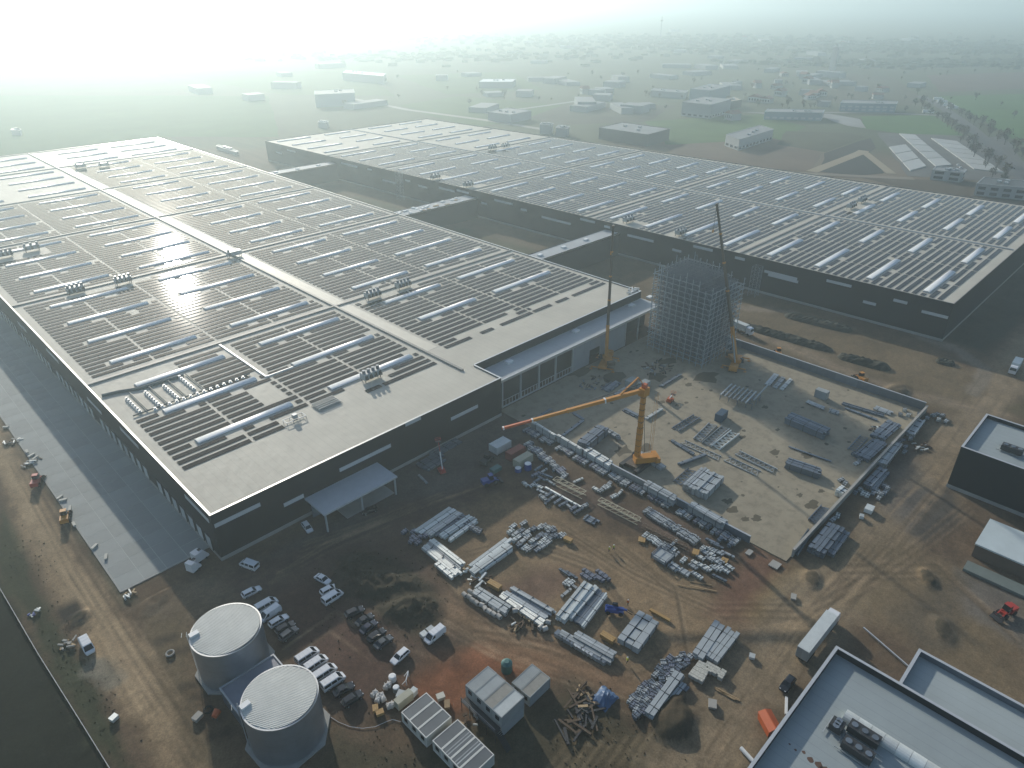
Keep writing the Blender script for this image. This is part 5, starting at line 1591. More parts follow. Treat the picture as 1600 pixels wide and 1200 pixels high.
YARD = [
 ('pale wide flat stack of long sheets, outermost of the stacks nearest the canopy', (79.4, 113.3), (92.1, 114.2), 2.6, 1.1, 2, 2, WS),
 ('grey flat stack of long sheets beside the pale one with loose straps', (80.8, 110.9), (92.7, 111.8), 2.1, 1.0, 3, 2, BS),
 ('low dark stack of long beams between a grey flat stack and bright ones', (82.2, 109.7), (92.8, 110.4), 1.8, .7, 4, 1, DS),
 ('bright stack of long beams with four top rails, yard side near the canopy', (82.8, 107.9), (93.7, 108.3), 2.0, 1.1, 4, 2, WS),
 ('narrow bright stack of two long beams on the yard edge beside the four-rail stack', (83.4, 105.6), (93.4, 106.3), 1.0, 1.0, 2, 2, WS),
 ('long pale stack running away from the dark mound, nearest the yard middle', (80.4, 109.0), (80.3, 96.7), 1.5, 1.0, 2, 2, WS),
 ('grey-streaked long stack second from the yard middle, running away from the dark mound', (79.1, 108.9), (78.7, 96.1), 1.3, .8, 3, 1, BS),
 ('pale long stack third from the yard middle, running away from the dark mound', (77.8, 108.6), (77.4, 95.3), 2.0, 1.0, 3, 2, WS),
 ('short pale stack on the mound side with boxes beside its end', (76.1, 101.7), (75.9, 95.4), 1.4, 1.0, 2, 2, WS),
 ('beige long flat stack pointing at the heap of small bundles', (81.0, 94.7), (94.4, 95.3), 1.9, 1.0, 2, 2, WS),
 ('brightest long stack, beside the beige one pointing at the heap of small bundles', (79.8, 93.2), (93.0, 93.4), 2.0, 1.2, 3, 2, WS),
 ('narrow bright stack edging the brightest long stack', (80.9, 92.1), (92.3, 92.2), .8, .9, 2, 2, WS),
 ('wide grey-blue flat stack with rolls lined up along its lower side', (76.7, 88.5), (77.7, 79.0), 2.6, 1.2, 3, 2, BS),
 ('long pale stack beside the yellow timber bundle', (80.0, 83.6), (80.6, 70.7), 1.9, 1.1, 2, 2, WS),
 ('slim long stack next to the pale one beside the yellow timber bundle', (81.0, 83.4), (82.1, 71.5), 1.2, 1.1, 2, 2, BS),
 ('dark blue long stack between slim pale stacks beside the yellow timber bundle', (82.4, 82.3), (83.6, 71.5), 1.6, .8, 3, 1, DS),
 ('slim long stack farthest from the wooden clutter, beside a dark blue one', (83.1, 83.3), (84.6, 71.5), 1.3, 1.2, 2, 2, BS),
 ('bright long stack with three rails at the left of the blue tarpaulin', (83.8, 68.9), (96.4, 71.2), 2.5, 1.5, 3, 3, WS),
 ('pale long stack between the bright three-rail stack and the dark blue one', (85.6, 67.7), (97.4, 69.5), 1.3, 1.2, 2, 2, WS),
 ('dark blue long stack beside the bright blue telehandler', (85.9, 65.9), (97.3, 67.7), 2.4, .8, 5, 1, DS),
 ('bright narrow stack at the telehandler side of the dark blue one', (85.8, 64.2), (96.9, 66.3), .8, 1.0, 2, 2, WS),
 ('long slim stack with glinting boxes along its lower side', (81.5, 66.8), (83.3, 54.5), 1.5, 1.0, 3, 1, BS),
 ('flat wide stack joined to the slim one with glinting boxes', (83.2, 64.2), (84.6, 54.6), 2.2, 1.2, 3, 2, BS),
 ('very wide flat stack of grey sheets with three dark straps, behind the lone worker', (88.6, 54.2), (98.1, 55.5), 5.2, 1.7, 3, 3, M_unit),
 ('blue-grey flat stack of long sheets above the white block pallets', (96.3, 42.3), (107.4, 43.6), 2.6, 1.4, 2, 2, M_unit),
 ('wide flat stack with dark cross straps, next to the blue-grey stack above white pallets', (97.7, 40.0), (107.5, 40.5), 3.0, 1.3, 3, 2, M_unit),
 ('long pale-blue beam stack beside the field of dark small bundles', (78.0, 41.5), (90.4, 42.6), 2.0, 1.7, 2, 3, M_unit),
 ('two-rail beam stack on the soil heap side of the long pale-blue one', (79.6, 40.3), (89.3, 40.8), 1.1, 1.0, 2, 2, M_unit),
 ('dark violet beam stack lying lowest beside the soil heap', (80.2, 39.8), (89.4, 40.2), 1.2, .7, 3, 1, DS),
 ('pair of blue-grey beams lying beyond the road side of the slab wall, big dark stack', (143.6, 38.6), (156.6, 38.9), 4.2, 1.9, 4, 3, DS),
 ('lower blue-grey stack next to the big dark one beyond the slab wall', (145.8, 36.2), (157.2, 36.7), 2.6, 1.2, 3, 2, DS),
 ('grey stack of beams beyond the slab wall near its middle, topped by bright strips', (193.1, 41.2), (207.7, 41.7), 3.0, 1.6, 5, 2, BS),
 ('blue-grey beam stack beyond the slab wall, just before a group of bright pipes', (179.7, 40.1), (191.4, 39.9), 2.4, 1.3, 4, 2, DS),
 ('slim blue-grey stack alongside the one before the bright pipes', (179.5, 38.2), (191.0, 38.5), 1.2, .9, 2, 2, DS),
 ('grey beam stack beyond the far end of the slab wall', (215.9, 41.0), (227.5, 41.5), 3.0, 1.4, 5, 2, BS),
 ('thin grey rails lying flat on the yard near the lattice sections', (115.0, 88.0), (115.4, 84.0), 2.4, .5, 3, 1, DS),
 ('long thin pipe-like beam beside the cream lattice section', (116.7, 103.8), (117.1, 91.5), .6, .7, 1, 1, WS),
]
for lb, a, b_, w, h, n, ly, m_ in YARD:
    stack(lb, a, b_, w, h, n, ly, m_, group=sy)
ss = 'beam stacks on the concrete slab'
SLAB = [
 ('narrow pale beams laid end to end along the inside of the yard wall, first length', (137.1, 127.5), (136.2, 117.5), .9, 2.3, 2, 2, WS),
 ('narrow pale beams laid end to end along the inside of the yard wall, second length', (136.8, 116.9), (136.1, 106.9), .9, 2.4, 2, 2, WS),
 ('wide pale flat stack rising above the yard wall, left of the big yellow crane', (137.4, 106.0), (136.4, 95.9), 2.6, 2.4, 3, 3, WS),
 ('wide grey flat stack rising above the yard wall, right of the big yellow crane', (136.2, 83.7), (136.0, 73.6), 2.6, 2.4, 3, 3, BS),
 ('wide grey flat stack rising above the yard wall, nearest the slab corner', (137.1, 69.9), (136.6, 59.4), 2.7, 2.4, 4, 3, BS),
 ('tall dark block of beams with two pale rails on top, between crane jib and mast', (137.8, 107.9), (149.8, 109.4), 3.8, 3.0, 5, 4, M_galvd),
 ('pale beams sticking out behind the tall dark block', (151.4, 110.0), (150.7, 103.5), 1.6, 1.3, 3, 2, BS),
 ('striped stack of long beams behind the big yellow crane', (148.3, 95.2), (147.2, 85.3), 2.4, 1.0, 5, 1, BS),
 ('high blue-grey stack of corrugated profiles, left half of a bright pair on the slab', (142.8, 74.3), (153.8, 75.0), 3.4, 2.2, 4, 3, M_galv),
 ('high blue-grey stack of corrugated profiles, right half of a bright pair on the slab', (143.0, 70.9), (153.7, 71.7), 4.4, 2.4, 5, 3, M_unit),
 ('single blue-grey beam lying across the open middle of the slab', (152.1, 83.1), (161.8, 80.3), 1.1, .8, 2, 1, DS),
 ('long blue-grey beam leading up to the lattice frames on the slab', (161.4, 91.9), (159.8, 82.8), 1.0, .7, 2, 1, DS),
 ('blue-grey block of profiles in the far half of the slab, plain top', (197.9, 72.1), (197.2, 59.1), 4.6, 2.4, 5, 3, M_galvd),
 ('blue-grey block of profiles nearer the road wall, ribbed top', (174.3, 61.1), (175.9, 51.6), 3.6, 2.0, 5, 3, M_galvd),
 ('thin dark rails lying behind the ribbed block', (184.0, 65.0), (185.4, 52.4), 1.0, .4, 2, 1, M_galvd),
 ('spread of pale beams left slanting near the foot of the yellow mobile crane', (214.7, 87.7), (224.6, 89.1), 2.0, .5, 2, 1, BS),
 ('second spread of pale beams near the foot of the yellow mobile crane', (214.9, 84.9), (224.6, 86.4), 1.6, .5, 2, 1, BS),
 ('third spread of pale beams near the yellow mobile crane, closest to the wall', (215.2, 82.7), (225.2, 83.8), 1.4, .5, 2, 1, WS),
 ('row of short pale beams in the far half of the slab, left group', (213.8, 72.9), (213.3, 66.3), 2.2, .5, 3, 1, BS),
 ('small dark-edged pile beside the row of short pale beams', (213.3, 65.2), (213.7, 62.0), 2.2, .7, 3, 1, BS),
 ('long dark rails running to the far corner of the slab, first pair', (221.0, 64.0), (222.6, 50.9), 1.4, .7, 3, 1, DS),
 ('long dark rails running to the far corner of the slab, second pair', (218.8, 62.0), (218.5, 51.6), 1.2, .6, 2, 1, DS),
 ('row of short beams beneath the far wall near the slab corner', (226.0, 55.2), (225.8, 49.6), 2.6, .6, 6, 1, BS),
 ('broad stack of dark and pale beams at the road wall, far one', (206.9, 47.4), (219.7, 46.7), 4.4, 1.2, 7, 2, DS),
 ('broad stack of dark and pale beams at the road wall, near one', (192.4, 46.5), (205.4, 45.9), 4.4, 1.2, 7, 2, DS),
 ('pale box-like stack pressed against the road wall', (170.1, 44.0), (173.5, 43.7), 2.2, 2.2, 2, 3, WS),
 ('slanting pale beam beside the small containers on the slab', (165.9, 104.7), (174.9, 104.7), 1.2, .7, 2, 1, WS),
 ('thin blue rails lying by the open hall front under the crane jib', (140.5, 130.2), (149.1, 130.7), 1.2, .4, 2, 1, DS),
 ('thin rails lying crosswise under the crane jib, near a pale beam', (152.5, 123.9), (151.7, 118.5), 1.2, .4, 2, 1, DS),
 ('slim grey beams pointing at the tall dark block, below the crane jib', (139.6, 117.3), (151.1, 118.6), 1.2, .5, 2, 1, DS),
 ('slim grey beams crossing in front of the rack tower', (187.7, 113.9), (200.5, 113.9), 1.4, .5, 3, 1, DS),
 ('low grey beams near the orange lift, left of the rack tower foot', (171.3, 125.2), (179.6, 126.0), 2.6, .6, 4, 1, DS),
 ('pale-edged beams below the low ones near the orange lift', (171.4, 121.3), (179.9, 121.7), 1.4, .6, 2, 1, BS),
 ('grey beams in the shadow before the grey facade panels', (165.7, 107.1), (166.1, 113.5), 2.0, .6, 3, 1, DS),
]
for lb, a, b_, w, h, n, ly, m_ in SLAB:
    stack(lb, a, b_, w, h, n, ly, m_, group=ss, z=.12)

# stacks in the shade before the hall
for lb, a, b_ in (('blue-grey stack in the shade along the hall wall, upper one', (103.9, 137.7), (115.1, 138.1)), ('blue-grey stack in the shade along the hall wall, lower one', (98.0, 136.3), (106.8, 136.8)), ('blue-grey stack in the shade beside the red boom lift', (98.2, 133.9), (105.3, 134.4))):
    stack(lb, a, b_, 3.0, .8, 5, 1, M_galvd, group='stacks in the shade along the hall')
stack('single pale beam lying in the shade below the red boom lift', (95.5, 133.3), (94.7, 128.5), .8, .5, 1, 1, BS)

# ---------------------------------------------------------------- lattice rack frames on the slab
def frames(label, a, b_, w, nlay, group='flat lattice frames on the slab', z=.12, m=None):
    m = m or M_galv
    A_, B_ = Vector((*a, 0)), Vector((*b_, 0))
    L = (B_ - A_).length
    t = thing('lattice_bundle', label, 'lattice frame', (a[0], a[1], z), math.atan2(B_.y - A_.y, B_.x - A_.x), group)
    for y in (-w / 2, w / 2):
        put(beam_mesh(L, .22, .16 * nlay + .1, m, False), 'chord', t, (0, y, .1))
    n = max(4, int(L / (w * .62)))
    zz = MB()
    for k in range(n):
        x0, x1 = L * k / n, L * (k + 1) / n
        for q in range(nlay):
            z_ = .16 + q * .16
            zz.bar((x0, -w / 2, z_), ((x0 + x1) / 2, w / 2, z_), .13, .07).bar(((x0 + x1) / 2, w / 2, z_), (x1, -w / 2, z_), .13, .07)
    zz.build('bracing', m, t)
    return t
FR = [('flat lattice frame with leaning pipes, left of the dark blue container on the slab', (167.5, 94.5), (179.4, 94.0), 2.4, 2, DS),
      ('long flat lattice frame in the middle bundle beside the dark blue container, first', (167.2, 86.2), (178.8, 87.6), 2.6, 3, GS),
      ('long flat lattice frame in the middle bundle beside the dark blue container, second', (166.9, 83.1), (179.9, 83.8), 2.6, 3, GS),
      ('long flat lattice frame with pale chords, in the bundle beside the dark blue container', (167.4, 80.1), (179.3, 80.2), 2.8, 3, WS),
      ('chain of flat lattice frames stretching towards the road wall, first', (163.4, 89.0), (163.6, 76.3), 2.4, 1, GS),
      ('chain of flat lattice frames stretching towards the road wall, second', (164.9, 75.0), (164.8, 64.5), 2.8, 1, GS),
      ('flat lattice frame beside the chain, pale, with a dark rail behind', (169.9, 74.2), (169.2, 61.8), 2.4, 2, GS),
      ('flat lattice frame under the high blue-grey profiles', (144.3, 78.5), (152.9, 79.0), 2.4, 2, DS),
      ('lattice frame standing along the road wall near the slab mouth, lower', (140.4, 42.1), (151.4, 43.1), 1.3, 4, DS),
      ('lattice frame standing along the road wall near the slab mouth, upper', (155.0, 44.4), (163.0, 44.5), 2.0, 4, DS),
      ('brownish lattice frame lying before the broad stacks at the road wall', (195.3, 50.4), (205.8, 50.7), 2.2, 1, DS),
      ('lattice frame by the small containers, under the crane top', (171.4, 125.8), (178.3, 126.7), 2.6, 2, DS)]
for f in FR:
    frames(f[0], f[1], f[2], f[3], f[4], m=f[5])
# the open beam stand: eight parallel profiles on trestles
stn_ = thing('beam_trestle', 'open rows of parallel pale beams on trestles before the yellow mobile crane', 'beam trestle', (*(193.8, 92.4), .12), math.atan2((210.6, 94.5)[1] - (193.8, 92.4)[1], (210.6, 94.5)[0] - (193.8, 92.4)[0]))
for k in range(8):
    put(beam_mesh(9.5 if k < 7 else 14, .42, .4, M_galv), 'beam', stn_, (0 if k < 7 else 3.5, 1.6 - k * 1.45, 2.3))
for x in (1.2, 5, 8.6):
    m = MB()
    m.bar((x, 2.2, 2.2), (x, -9.2, 2.2), .18)
    for y in (2, -1, -4, -7, -9):
        m.bar((x - .4, y, 0), (x, y, 2.2), .12).bar((x + .4, y, 0), (x, y, 2.2), .12)
    m.build('trestle', M_galvd, stn_)
# crane boom lattice sections
M_cream = mat('cream_steel', (0.46, 0.42, 0.30), .5, var=.1)
def boom_section(label, a, b_, w, rust=False):
    A_, B_ = Vector((*a, 0)), Vector((*b_, 0))
    L = (B_ - A_).length
    m_ = mat('brown_steel', (0.16, 0.11, 0.07), .7, var=.15) if rust else M_cream
    t = thing('boom_section', label, 'lattice boom', (a[0], a[1], .1), math.atan2(B_.y - A_.y, B_.x - A_.x), 'lattice boom sections on the ground')
    for y in (-w / 2, w / 2):
        for z in (.1, w * .8):
            MB().bar((0, y, z), (L, y, z), .16).build('chord', m_, t)
    n = max(4, int(L / w))
    zz = MB()
    for k in range(n):
        x0, x1 = L * k / n, L * (k + 1) / n
        zz.bar((x0, -w / 2, w * .8), (x0, w / 2, w * .8), .10).bar((x0, -w / 2, .1), (x1, -w / 2, w * .8), .09).bar((x0, w / 2, .1), (x1, w / 2, w * .8), .09).bar((x0, -w / 2, w * .8), (x1, w / 2, w * .8), .09)
    zz.bar((L, -w / 2, w * .8), (L, w / 2, w * .8), .10)
    zz.build('bracing', m_, t)
boom_section('cream lattice boom section with wide bays, near the thin long beam', (120.5, 103.3), (121.2, 93.2), 2.0)
boom_section('cream lattice boom section with close bracing, second of the two', (122.3, 88.7), (123.0, 76.1), 1.7)
boom_section('brown low lattice section lying beside the row of pale blocks', (122.5, 74.6), (123.6, 62.0), 1.2, True)

# ---------------------------------------------------------------- small strapped bundles
BUN = {}
def bundle_proto(kind):
    m = {'g': M_galv, 'w': M_whites, 'd': M_galvd, 'v': mat('violet_steel', (0.19, 0.205, 0.25), .45, metal=.4, var=.1, rnd=.2)}[kind[0]]
    L, w, h, n = {'a': (2.9, 1.0, .9, 3), 'b': (2.2, 1.1, .7, 2), 'c': (1.7, 1.2, 1.0, 3), 'e': (3.4, .7, .6, 2)}[kind[1]]
    rg = random.Random(sum(ord(ch_) for ch_ in kind))
    ms = []
    for i in range(n):
        bw = w / n
        b = MB()
        for q in range(2):
            x0 = rg.uniform(-.12, .12)
            b.box(-L / 2 + x0, L / 2 + x0, -bw * .42, bw * .42, .14 + q * (h - .14) / 2, .14 + (q + .9) * (h - .14) / 2 + rg.uniform(-.06, .05))
        ms.append((b.mesh('profile', m), -w / 2 + bw * (i + .5)))
    st_ = MB().box(-L * .28 - .05, -L * .28 + .05, -w / 2 - .03, w / 2 + .03, .1, h + .04).box(L * .28 - .05, L * .28 + .05, -w / 2 - .03, w / 2 + .03, .1, h + .04).mesh('strap', M_dark)
    pl = MB().box(-L * .45, L * .45, -w / 2, -w / 2 + .14, 0, .13).box(-L * .45, L * .45, w / 2 - .14, w / 2, 0, .13).mesh('pallet', M_timber)
    return ms, st_, pl
NB = [0]
def bundle(kind, c, rz, label, group, z=0.0):
    if kind not in BUN:
        BUN[kind] = bundle_proto(kind)
    ms, st_, pl = BUN[kind]
    t = thing('profile_bundle', label, 'bundle', (c[0], c[1], z), rz, group)
    for me_, y in ms:
        put(me_, 'profile', t, (0, y, 0))
    put(st_, 'strap', t); put(pl, 'pallet', t)
    NB[0] += 1
    return t
rg = random.Random(77)
# the long row under the yard wall, in clumps
gr = 'small bundles lined up under the yard wall of the slab'
Y = 127.5
k = 0
while Y > 57:
    clump = rg.choice([4, 5, 6])
    for q in range(clump):
        bundle(rg.choice(['ga', 'ga', 'da', 'va', 'gb']), (134.4 + rg.uniform(-.4, .3), Y), rg.uniform(-.06, .06), 'small strapped grey bundle leaning in the tight row under the yard wall of the slab', gr)
        Y -= rg.uniform(1.05, 1.3)
    Y -= rg.choice([.6, 1.2, 2.2])
gr = 'small bundles in the second row before the yard wall'
A_, B_ = (128.4, 77.5), (127.2, 61.8)
for k in range(24):
    f = k / 23 + (.012 if (k // 5) % 2 else 0)
    bundle(rg.choice(['ga', 'da', 'ga', 'gc']), (A_[0] + (B_[0] - A_[0]) * f + rg.uniform(-.3, .3), A_[1] + (B_[1] - A_[1]) * f), rg.uniform(-.08, .08), 'small strapped grey bundle in the second row out from the yard wall', gr)
A_, B_ = (128.9, 121.9), (124.8, 103.0)
for k in range(20):
    f = k / 19
    bundle(rg.choice(['ga', 'da', 'va', 'gc']), (A_[0] + (B_[0] - A_[0]) * f + rg.uniform(-.6, .6), A_[1] + (B_[1] - A_[1]) * f), rg.uniform(-.15, .15), 'small strapped grey bundle in the shaded row beside the white, red and cream containers', 'small bundles beside the containers')
gr = 'small bundles strewn beside the lattice boom sections'
for p, kd in (((122.1, 111.0), 'de'), ((121.9, 109.0), 'ge'), ((119.1, 107.5), 'de'), ((119.0, 109.3), 'va'), ((121.1, 106.8), 'de'), ((117.7, 107.2), 'de'), ((119.6, 104.0), 'ge'), ((114.7, 102.8), 'ge'), ((114.7, 100.7), 'de'), ((114.9, 99.0), 'ge'), ((115.0, 97.0), 'de'), ((114.9, 95.1), 'de'), ((115.3, 93.6), 'ge'),
              ((115.5, 91.9), 'va'), ((115.5, 90.4), 'de'), ((112.8, 100.7), 'ga'), ((113.0, 98.9), 'de'), ((118.4, 90.5), 'gb'), ((126.1, 93.0), 'wb'), ((126.8, 91.5), 'gb'), ((129.0, 91.3), 'wb'), ((130.6, 91.8), 'gb'), ((128.2, 91.8), 'gb'), ((127.2, 87.5), 'wb'), ((129.4, 87.3), 'we'), ((113.9, 108.5), 'wb'), ((115.0, 106.6), 'gb'), ((115.8, 104.9), 'wb'), ((125.8, 99.1), 'we')):
    bundle(kd, p, rg.uniform(-.2, .2) + (R(90) if rg.random() < .4 else 0), 'small bundle lying loose on the ground around the lattice boom sections', gr)
gr = 'small bundles heaped at the end of the long bright stacks'
HEAPP = [(803, 824), (820, 819), (799, 833), (808, 836), (816, 832), (812, 841), (826, 840), (806, 846), (818, 848), (813, 854), (822, 857), (828, 860), (833, 848), (825, 834), (835, 829), (845, 825), (851, 824), (858, 828), (862, 830), (866, 832), (852, 845), (858, 849), (846, 852), (849, 856), (870, 840), (876, 838), (881, 839), (864, 839), (840, 843), (846, 838), (854, 838), (838, 853), (842, 860), (861, 843)]
HW = [(98.9, 98.3), (101.7, 97.2), (96.8, 97.2), (97.4, 95.7), (99.0, 95.4), (97.0, 94.4), (98.7, 92.9), (95.4, 94.2), (96.5, 92.5), (94.9, 92.1), (95.4, 90.6), (95.6, 89.5), (98.2, 90.8), (99.7, 94.0), (101.7, 93.7), (103.6, 93.2), (104.5, 92.7), (104.6, 91.2), (104.7, 90.4), (104.8, 89.6), (100.9, 89.1), (100.8, 87.8), (99.0, 88.7), (98.6, 87.7), (103.8, 87.9), (104.8, 87.5), (105.2, 86.8), (103.3, 88.7), (99.8, 90.8), (101.4, 91.0), (102.3, 90.0), (97.9, 89.4), (97.2, 87.9), (102.2, 88.4)]
for i, p in enumerate(HW):
    bundle(['wb', 'gb', 'wc', 'ga', 'dc'][i % 5] if i < 27 else 'db', p, rg.uniform(-.08, .08), 'small bundle in the uneven heap between the long bright stacks and the yellow timber end', gr)
gr = 'pale blocks by the slab mouth'
for p, kd in zip([(120.3, 72.1), (120.3, 70.7), (120.5, 69.9), (120.2, 68.8), (120.0, 67.7), (120.3, 66.7), (122.9, 65.4), (120.5, 64.0), (119.3, 62.6), (119.4, 60.3), (119.0, 65.5), (120.4, 65.3)], ['wb', 'wb', 'wb', 'wb', 'gb', 'gb', 'we', 'wb', 'ge', 'wb', 'dc', 'dc']):
    bundle(kd, p, R(2), 'short pale block in the line leading to the open frame crate', gr)
for p, kd in zip([(126.1, 59.0), (126.8, 58.0), (127.2, 57.3), (127.5, 56.6), (123.1, 57.9), (124.1, 56.0), (124.8, 55.2), (124.5, 54.3), (120.5, 57.7), (119.1, 57.5), (120.7, 56.2), (120.5, 55.2), (121.0, 54.8), (122.2, 53.6), (122.7, 53.0), (123.6, 52.2), (123.4, 51.4), (117.1, 55.7), (117.2, 54.9), (127.7, 55.5), (125.1, 51.2), (125.7, 53.8), (125.9, 56.7), (125.3, 57.9)], ['wc'] + ['gb', 'wb'] * 12):
    bundle(kd, p, R(84) if kd != 'wc' else 0, 'pale block in the loose cluster of upright rows by the slab mouth', gr)
for p, kd in zip([(130.1, 58.9), (129.7, 57.4), (128.8, 53.8), (120.2, 51.1), (132.6, 57.8), (134.0, 57.0), (132.7, 55.0)], ['de', 'de', 'ge', 'de', 'da', 'da', 'da']):
    bundle(kd, p, R(95) if kd[1] == 'e' else 0, 'blue-grey slim bundle at the edge of the pale cluster by the slab mouth', gr)
for q in range(2):
    stack(('blue-grey flat stack below the open frame crate, long one', 'blue-grey flat stack below the open frame crate, short one')[q], ((115.9, 62.1), (116.0, 59.3))[q], ((115.6, 59.1), (116.0, 56.6))[q], 2.2 - .5 * q, .7, 4 - q, 1, M_galv, group=sy)
fc = thing('frame_crate', 'open blue-grey frame crate between pale blocks and flat stacks', 'crate', (*(116.6, 64.4), 0), R(0))
for x in (-2, 2):
    for y in (-2, 2):
        MB().box(x - .1, x + .1, y - .1, y + .1, 0, 1.8).build('post', M_galvd, fc)
for z in (.3, 1.1, 1.75):
    MB().bar((-2, -2, z), (2, -2, z), .12).bar((2, -2, z), (2, 2, z), .12).bar((2, 2, z), (-2, 2, z), .12).bar((-2, 2, z), (-2, -2, z), .12).build('ring', M_galvd, fc)
MB().box(-1.9, 1.9, -1.9, 1.9, .4, 1.0).build('load', M_unit, fc)
gr = 'dark small bundles beside the pale-blue beam stack'
FIELD1 = [(88.8, 46.5), (90.5, 46.5), (92.4, 46.3), (92.5, 45.0), (94.4, 44.8), (94.4, 43.5), (92.0, 43.7), (90.3, 44.1), (88.7, 44.4), (87.1, 44.7), (87.1, 46.0), (91.1, 45.0), (93.2, 43.3), (87.9, 43.5), (90.3, 43.2), (95.0, 44.7), (95.6, 43.6), (89.9, 45.4), (88.5, 45.4), (93.1, 44.8)]
FIELD2 = [(79.9, 46.1), (81.8, 46.2), (83.5, 46.2), (84.8, 45.7), (84.8, 44.5), (83.3, 44.8), (81.6, 44.8), (80.0, 44.9), (78.4, 45.2), (79.4, 44.0), (81.0, 43.8), (82.7, 43.7), (84.3, 43.7), (78.0, 44.1), (78.8, 43.1), (80.3, 43.0), (78.9, 45.9), (82.1, 42.8), (77.1, 43.4), (82.5, 45.2), (85.3, 44.0), (84.1, 44.8)]
for i, p in enumerate(FIELD1):
    bundle(['dc', 'gc', 'vc'][i % 3], p, R(45) * (i % 2) + rg.uniform(-.2, .2), 'dark square bundle in the upper field beside the pale-blue beam stack', gr)
for i, p in enumerate(FIELD2):
    bundle(['dc', 'gc', 'vc'][i % 3], p, rg.uniform(-.3, .3), 'dark square bundle in the lower field beside the pale-blue beam stack', gr)
gr = 'small bundles between stacks in the yard'
for p, kd, rz in (((93.9, 75.6), 'wb', 0), ((94.2, 74.7), 'wb', 0), ((95.9, 78.0), 'de', 90), ((96.4, 76.4), 'de', 90), ((91.2, 73.5), 'ge', 0), ((94.0, 73.5), 'ge', 90)):
    bundle(kd, p, R(rz), 'small pale block left of the bright long three-rail stack', gr)
for p in ((99.6, 74.0), (99.4, 72.8), (98.2, 73.4), (101.6, 71.5), (101.3, 70.3), (100.0, 71.0)):
    bundle('va', p, R(90), 'blue bundle with pale strips at the upper end of the bright long three-rail stack', 'blue bundles above the three-rail stack')
for p in ((90.8, 106.7), (91.0, 105.4), (91.1, 104.0), (90.7, 107.8), (91.0, 110.1), (89.7, 109.6), (91.2, 102.9)):
    bundle('dc', p, R(20), 'dark bundle at the upper end of the stacks nearest the canopy', 'dark bundles above the stacks near the canopy')
gr = 'blue square bundles at the lower end of the stacks near the canopy'
for p in ((77.7, 116.3), (79.3, 114.7), (77.9, 113.1), (77.9, 111.8), (79.3, 112.0), (80.5, 112.5), (80.6, 111.3), (77.6, 110.7), (76.8, 112.2)):
    bundle('vc', p, R(10), 'blue square bundle clustered at the lower end of the stacks nearest the canopy', gr)
gr = 'small bundles beyond the road side wall of the slab'
for p, kd in zip([(176.7, 39.7), (176.7, 38.5), (178.9, 37.8), (180.3, 37.3), (179.6, 36.0), (181.2, 35.6), (183.5, 35.7), (177.8, 35.9), (183.9, 36.9), (177.5, 40.9), (175.7, 41.4)], ['wb', 'wb', 'db', 'gb', 'gc', 'db', 'gc', 'gb', 'dc', 'gc', 'db']):
    bundle(kd, p, R(5), 'small bundle in the cluster with two bright pipes beyond the road wall', gr)
for p, kd in zip([(212.0, 41.4), (209.6, 41.9), (208.9, 39.6), (214.4, 40.0), (231.7, 43.0), (230.9, 40.4), (234.1, 39.5), (232.7, 37.5), (236.1, 37.4), (233.6, 35.5), (235.8, 38.9), (206.7, 41.8), (205.9, 38.8)], ['db', 'va', 'db', 'gc', 'dc', 'gc', 'gc', 'wc', 'gc', 'gb', 'dc', 'va', 'db']):
    bundle(kd, p, rg.uniform(-.4, .4), 'small bundle in the loose group beyond the far end of the road wall', gr)
for p, kd in zip([(162.3, 40.7), (159.9, 40.9), (178.5, 46.5), (177.8, 45.1), (192.5, 46.6), (189.7, 46.6), (193.8, 49.0), (231.2, 47.4), (227.2, 47.4), (228.7, 45.4)], ['wb', 'gb', 'gb', 'gb', 'gb', 'wb', 'dc', 'wc', 'gc', 'wc']):
    bundle(kd, p, rg.uniform(-.3, .3), 'small pale bundle close to the road wall of the slab', gr)
# white block pallets
M_blk = mat('white_block', (0.50, 0.49, 0.43), .8, var=.12, rnd=.12)
BLK = MB().box(-.24, .24, -.11, .11, 0, .2).mesh('block', M_blk)
BIG = MB().box(-.55, .55, -.5, .5, .14, 1.1).mesh('block', M_blk)
PALW = MB().box(-.6, .6, -.5, .5, 0, .13).mesh('pallet', M_timber)
for i, p in enumerate([(95.5, 41.1), (95.7, 40.2), (94.4, 41.0), (94.7, 40.1), (94.9, 39.3), (93.4, 41.0), (93.5, 40.0), (93.7, 39.1), (92.2, 40.9), (92.3, 39.9), (92.5, 38.9), (96.5, 39.8), (96.6, 38.8), (96.7, 37.9), (95.7, 38.9), (96.3, 37.2), (97.0, 36.7), (96.0, 38.0), (95.9, 36.5)]):
    t = thing('block_pallet', 'pallet of white building blocks in the L-shaped group below the flat sheet stacks', 'pallet', (*p, 0), R(3), 'pallets of white blocks')
    put(PALW, 'pallet', t)
    for q in range(5):
        for s in range(2):
            put(BLK, 'block', t, (-.32 + .64 * s, -.4 + q * .2, .84 + .02 * ((q + s) % 2)), sc=(1.2, .85, 1))
    put(BIG, 'block', t, sc=(1, 1, .7))
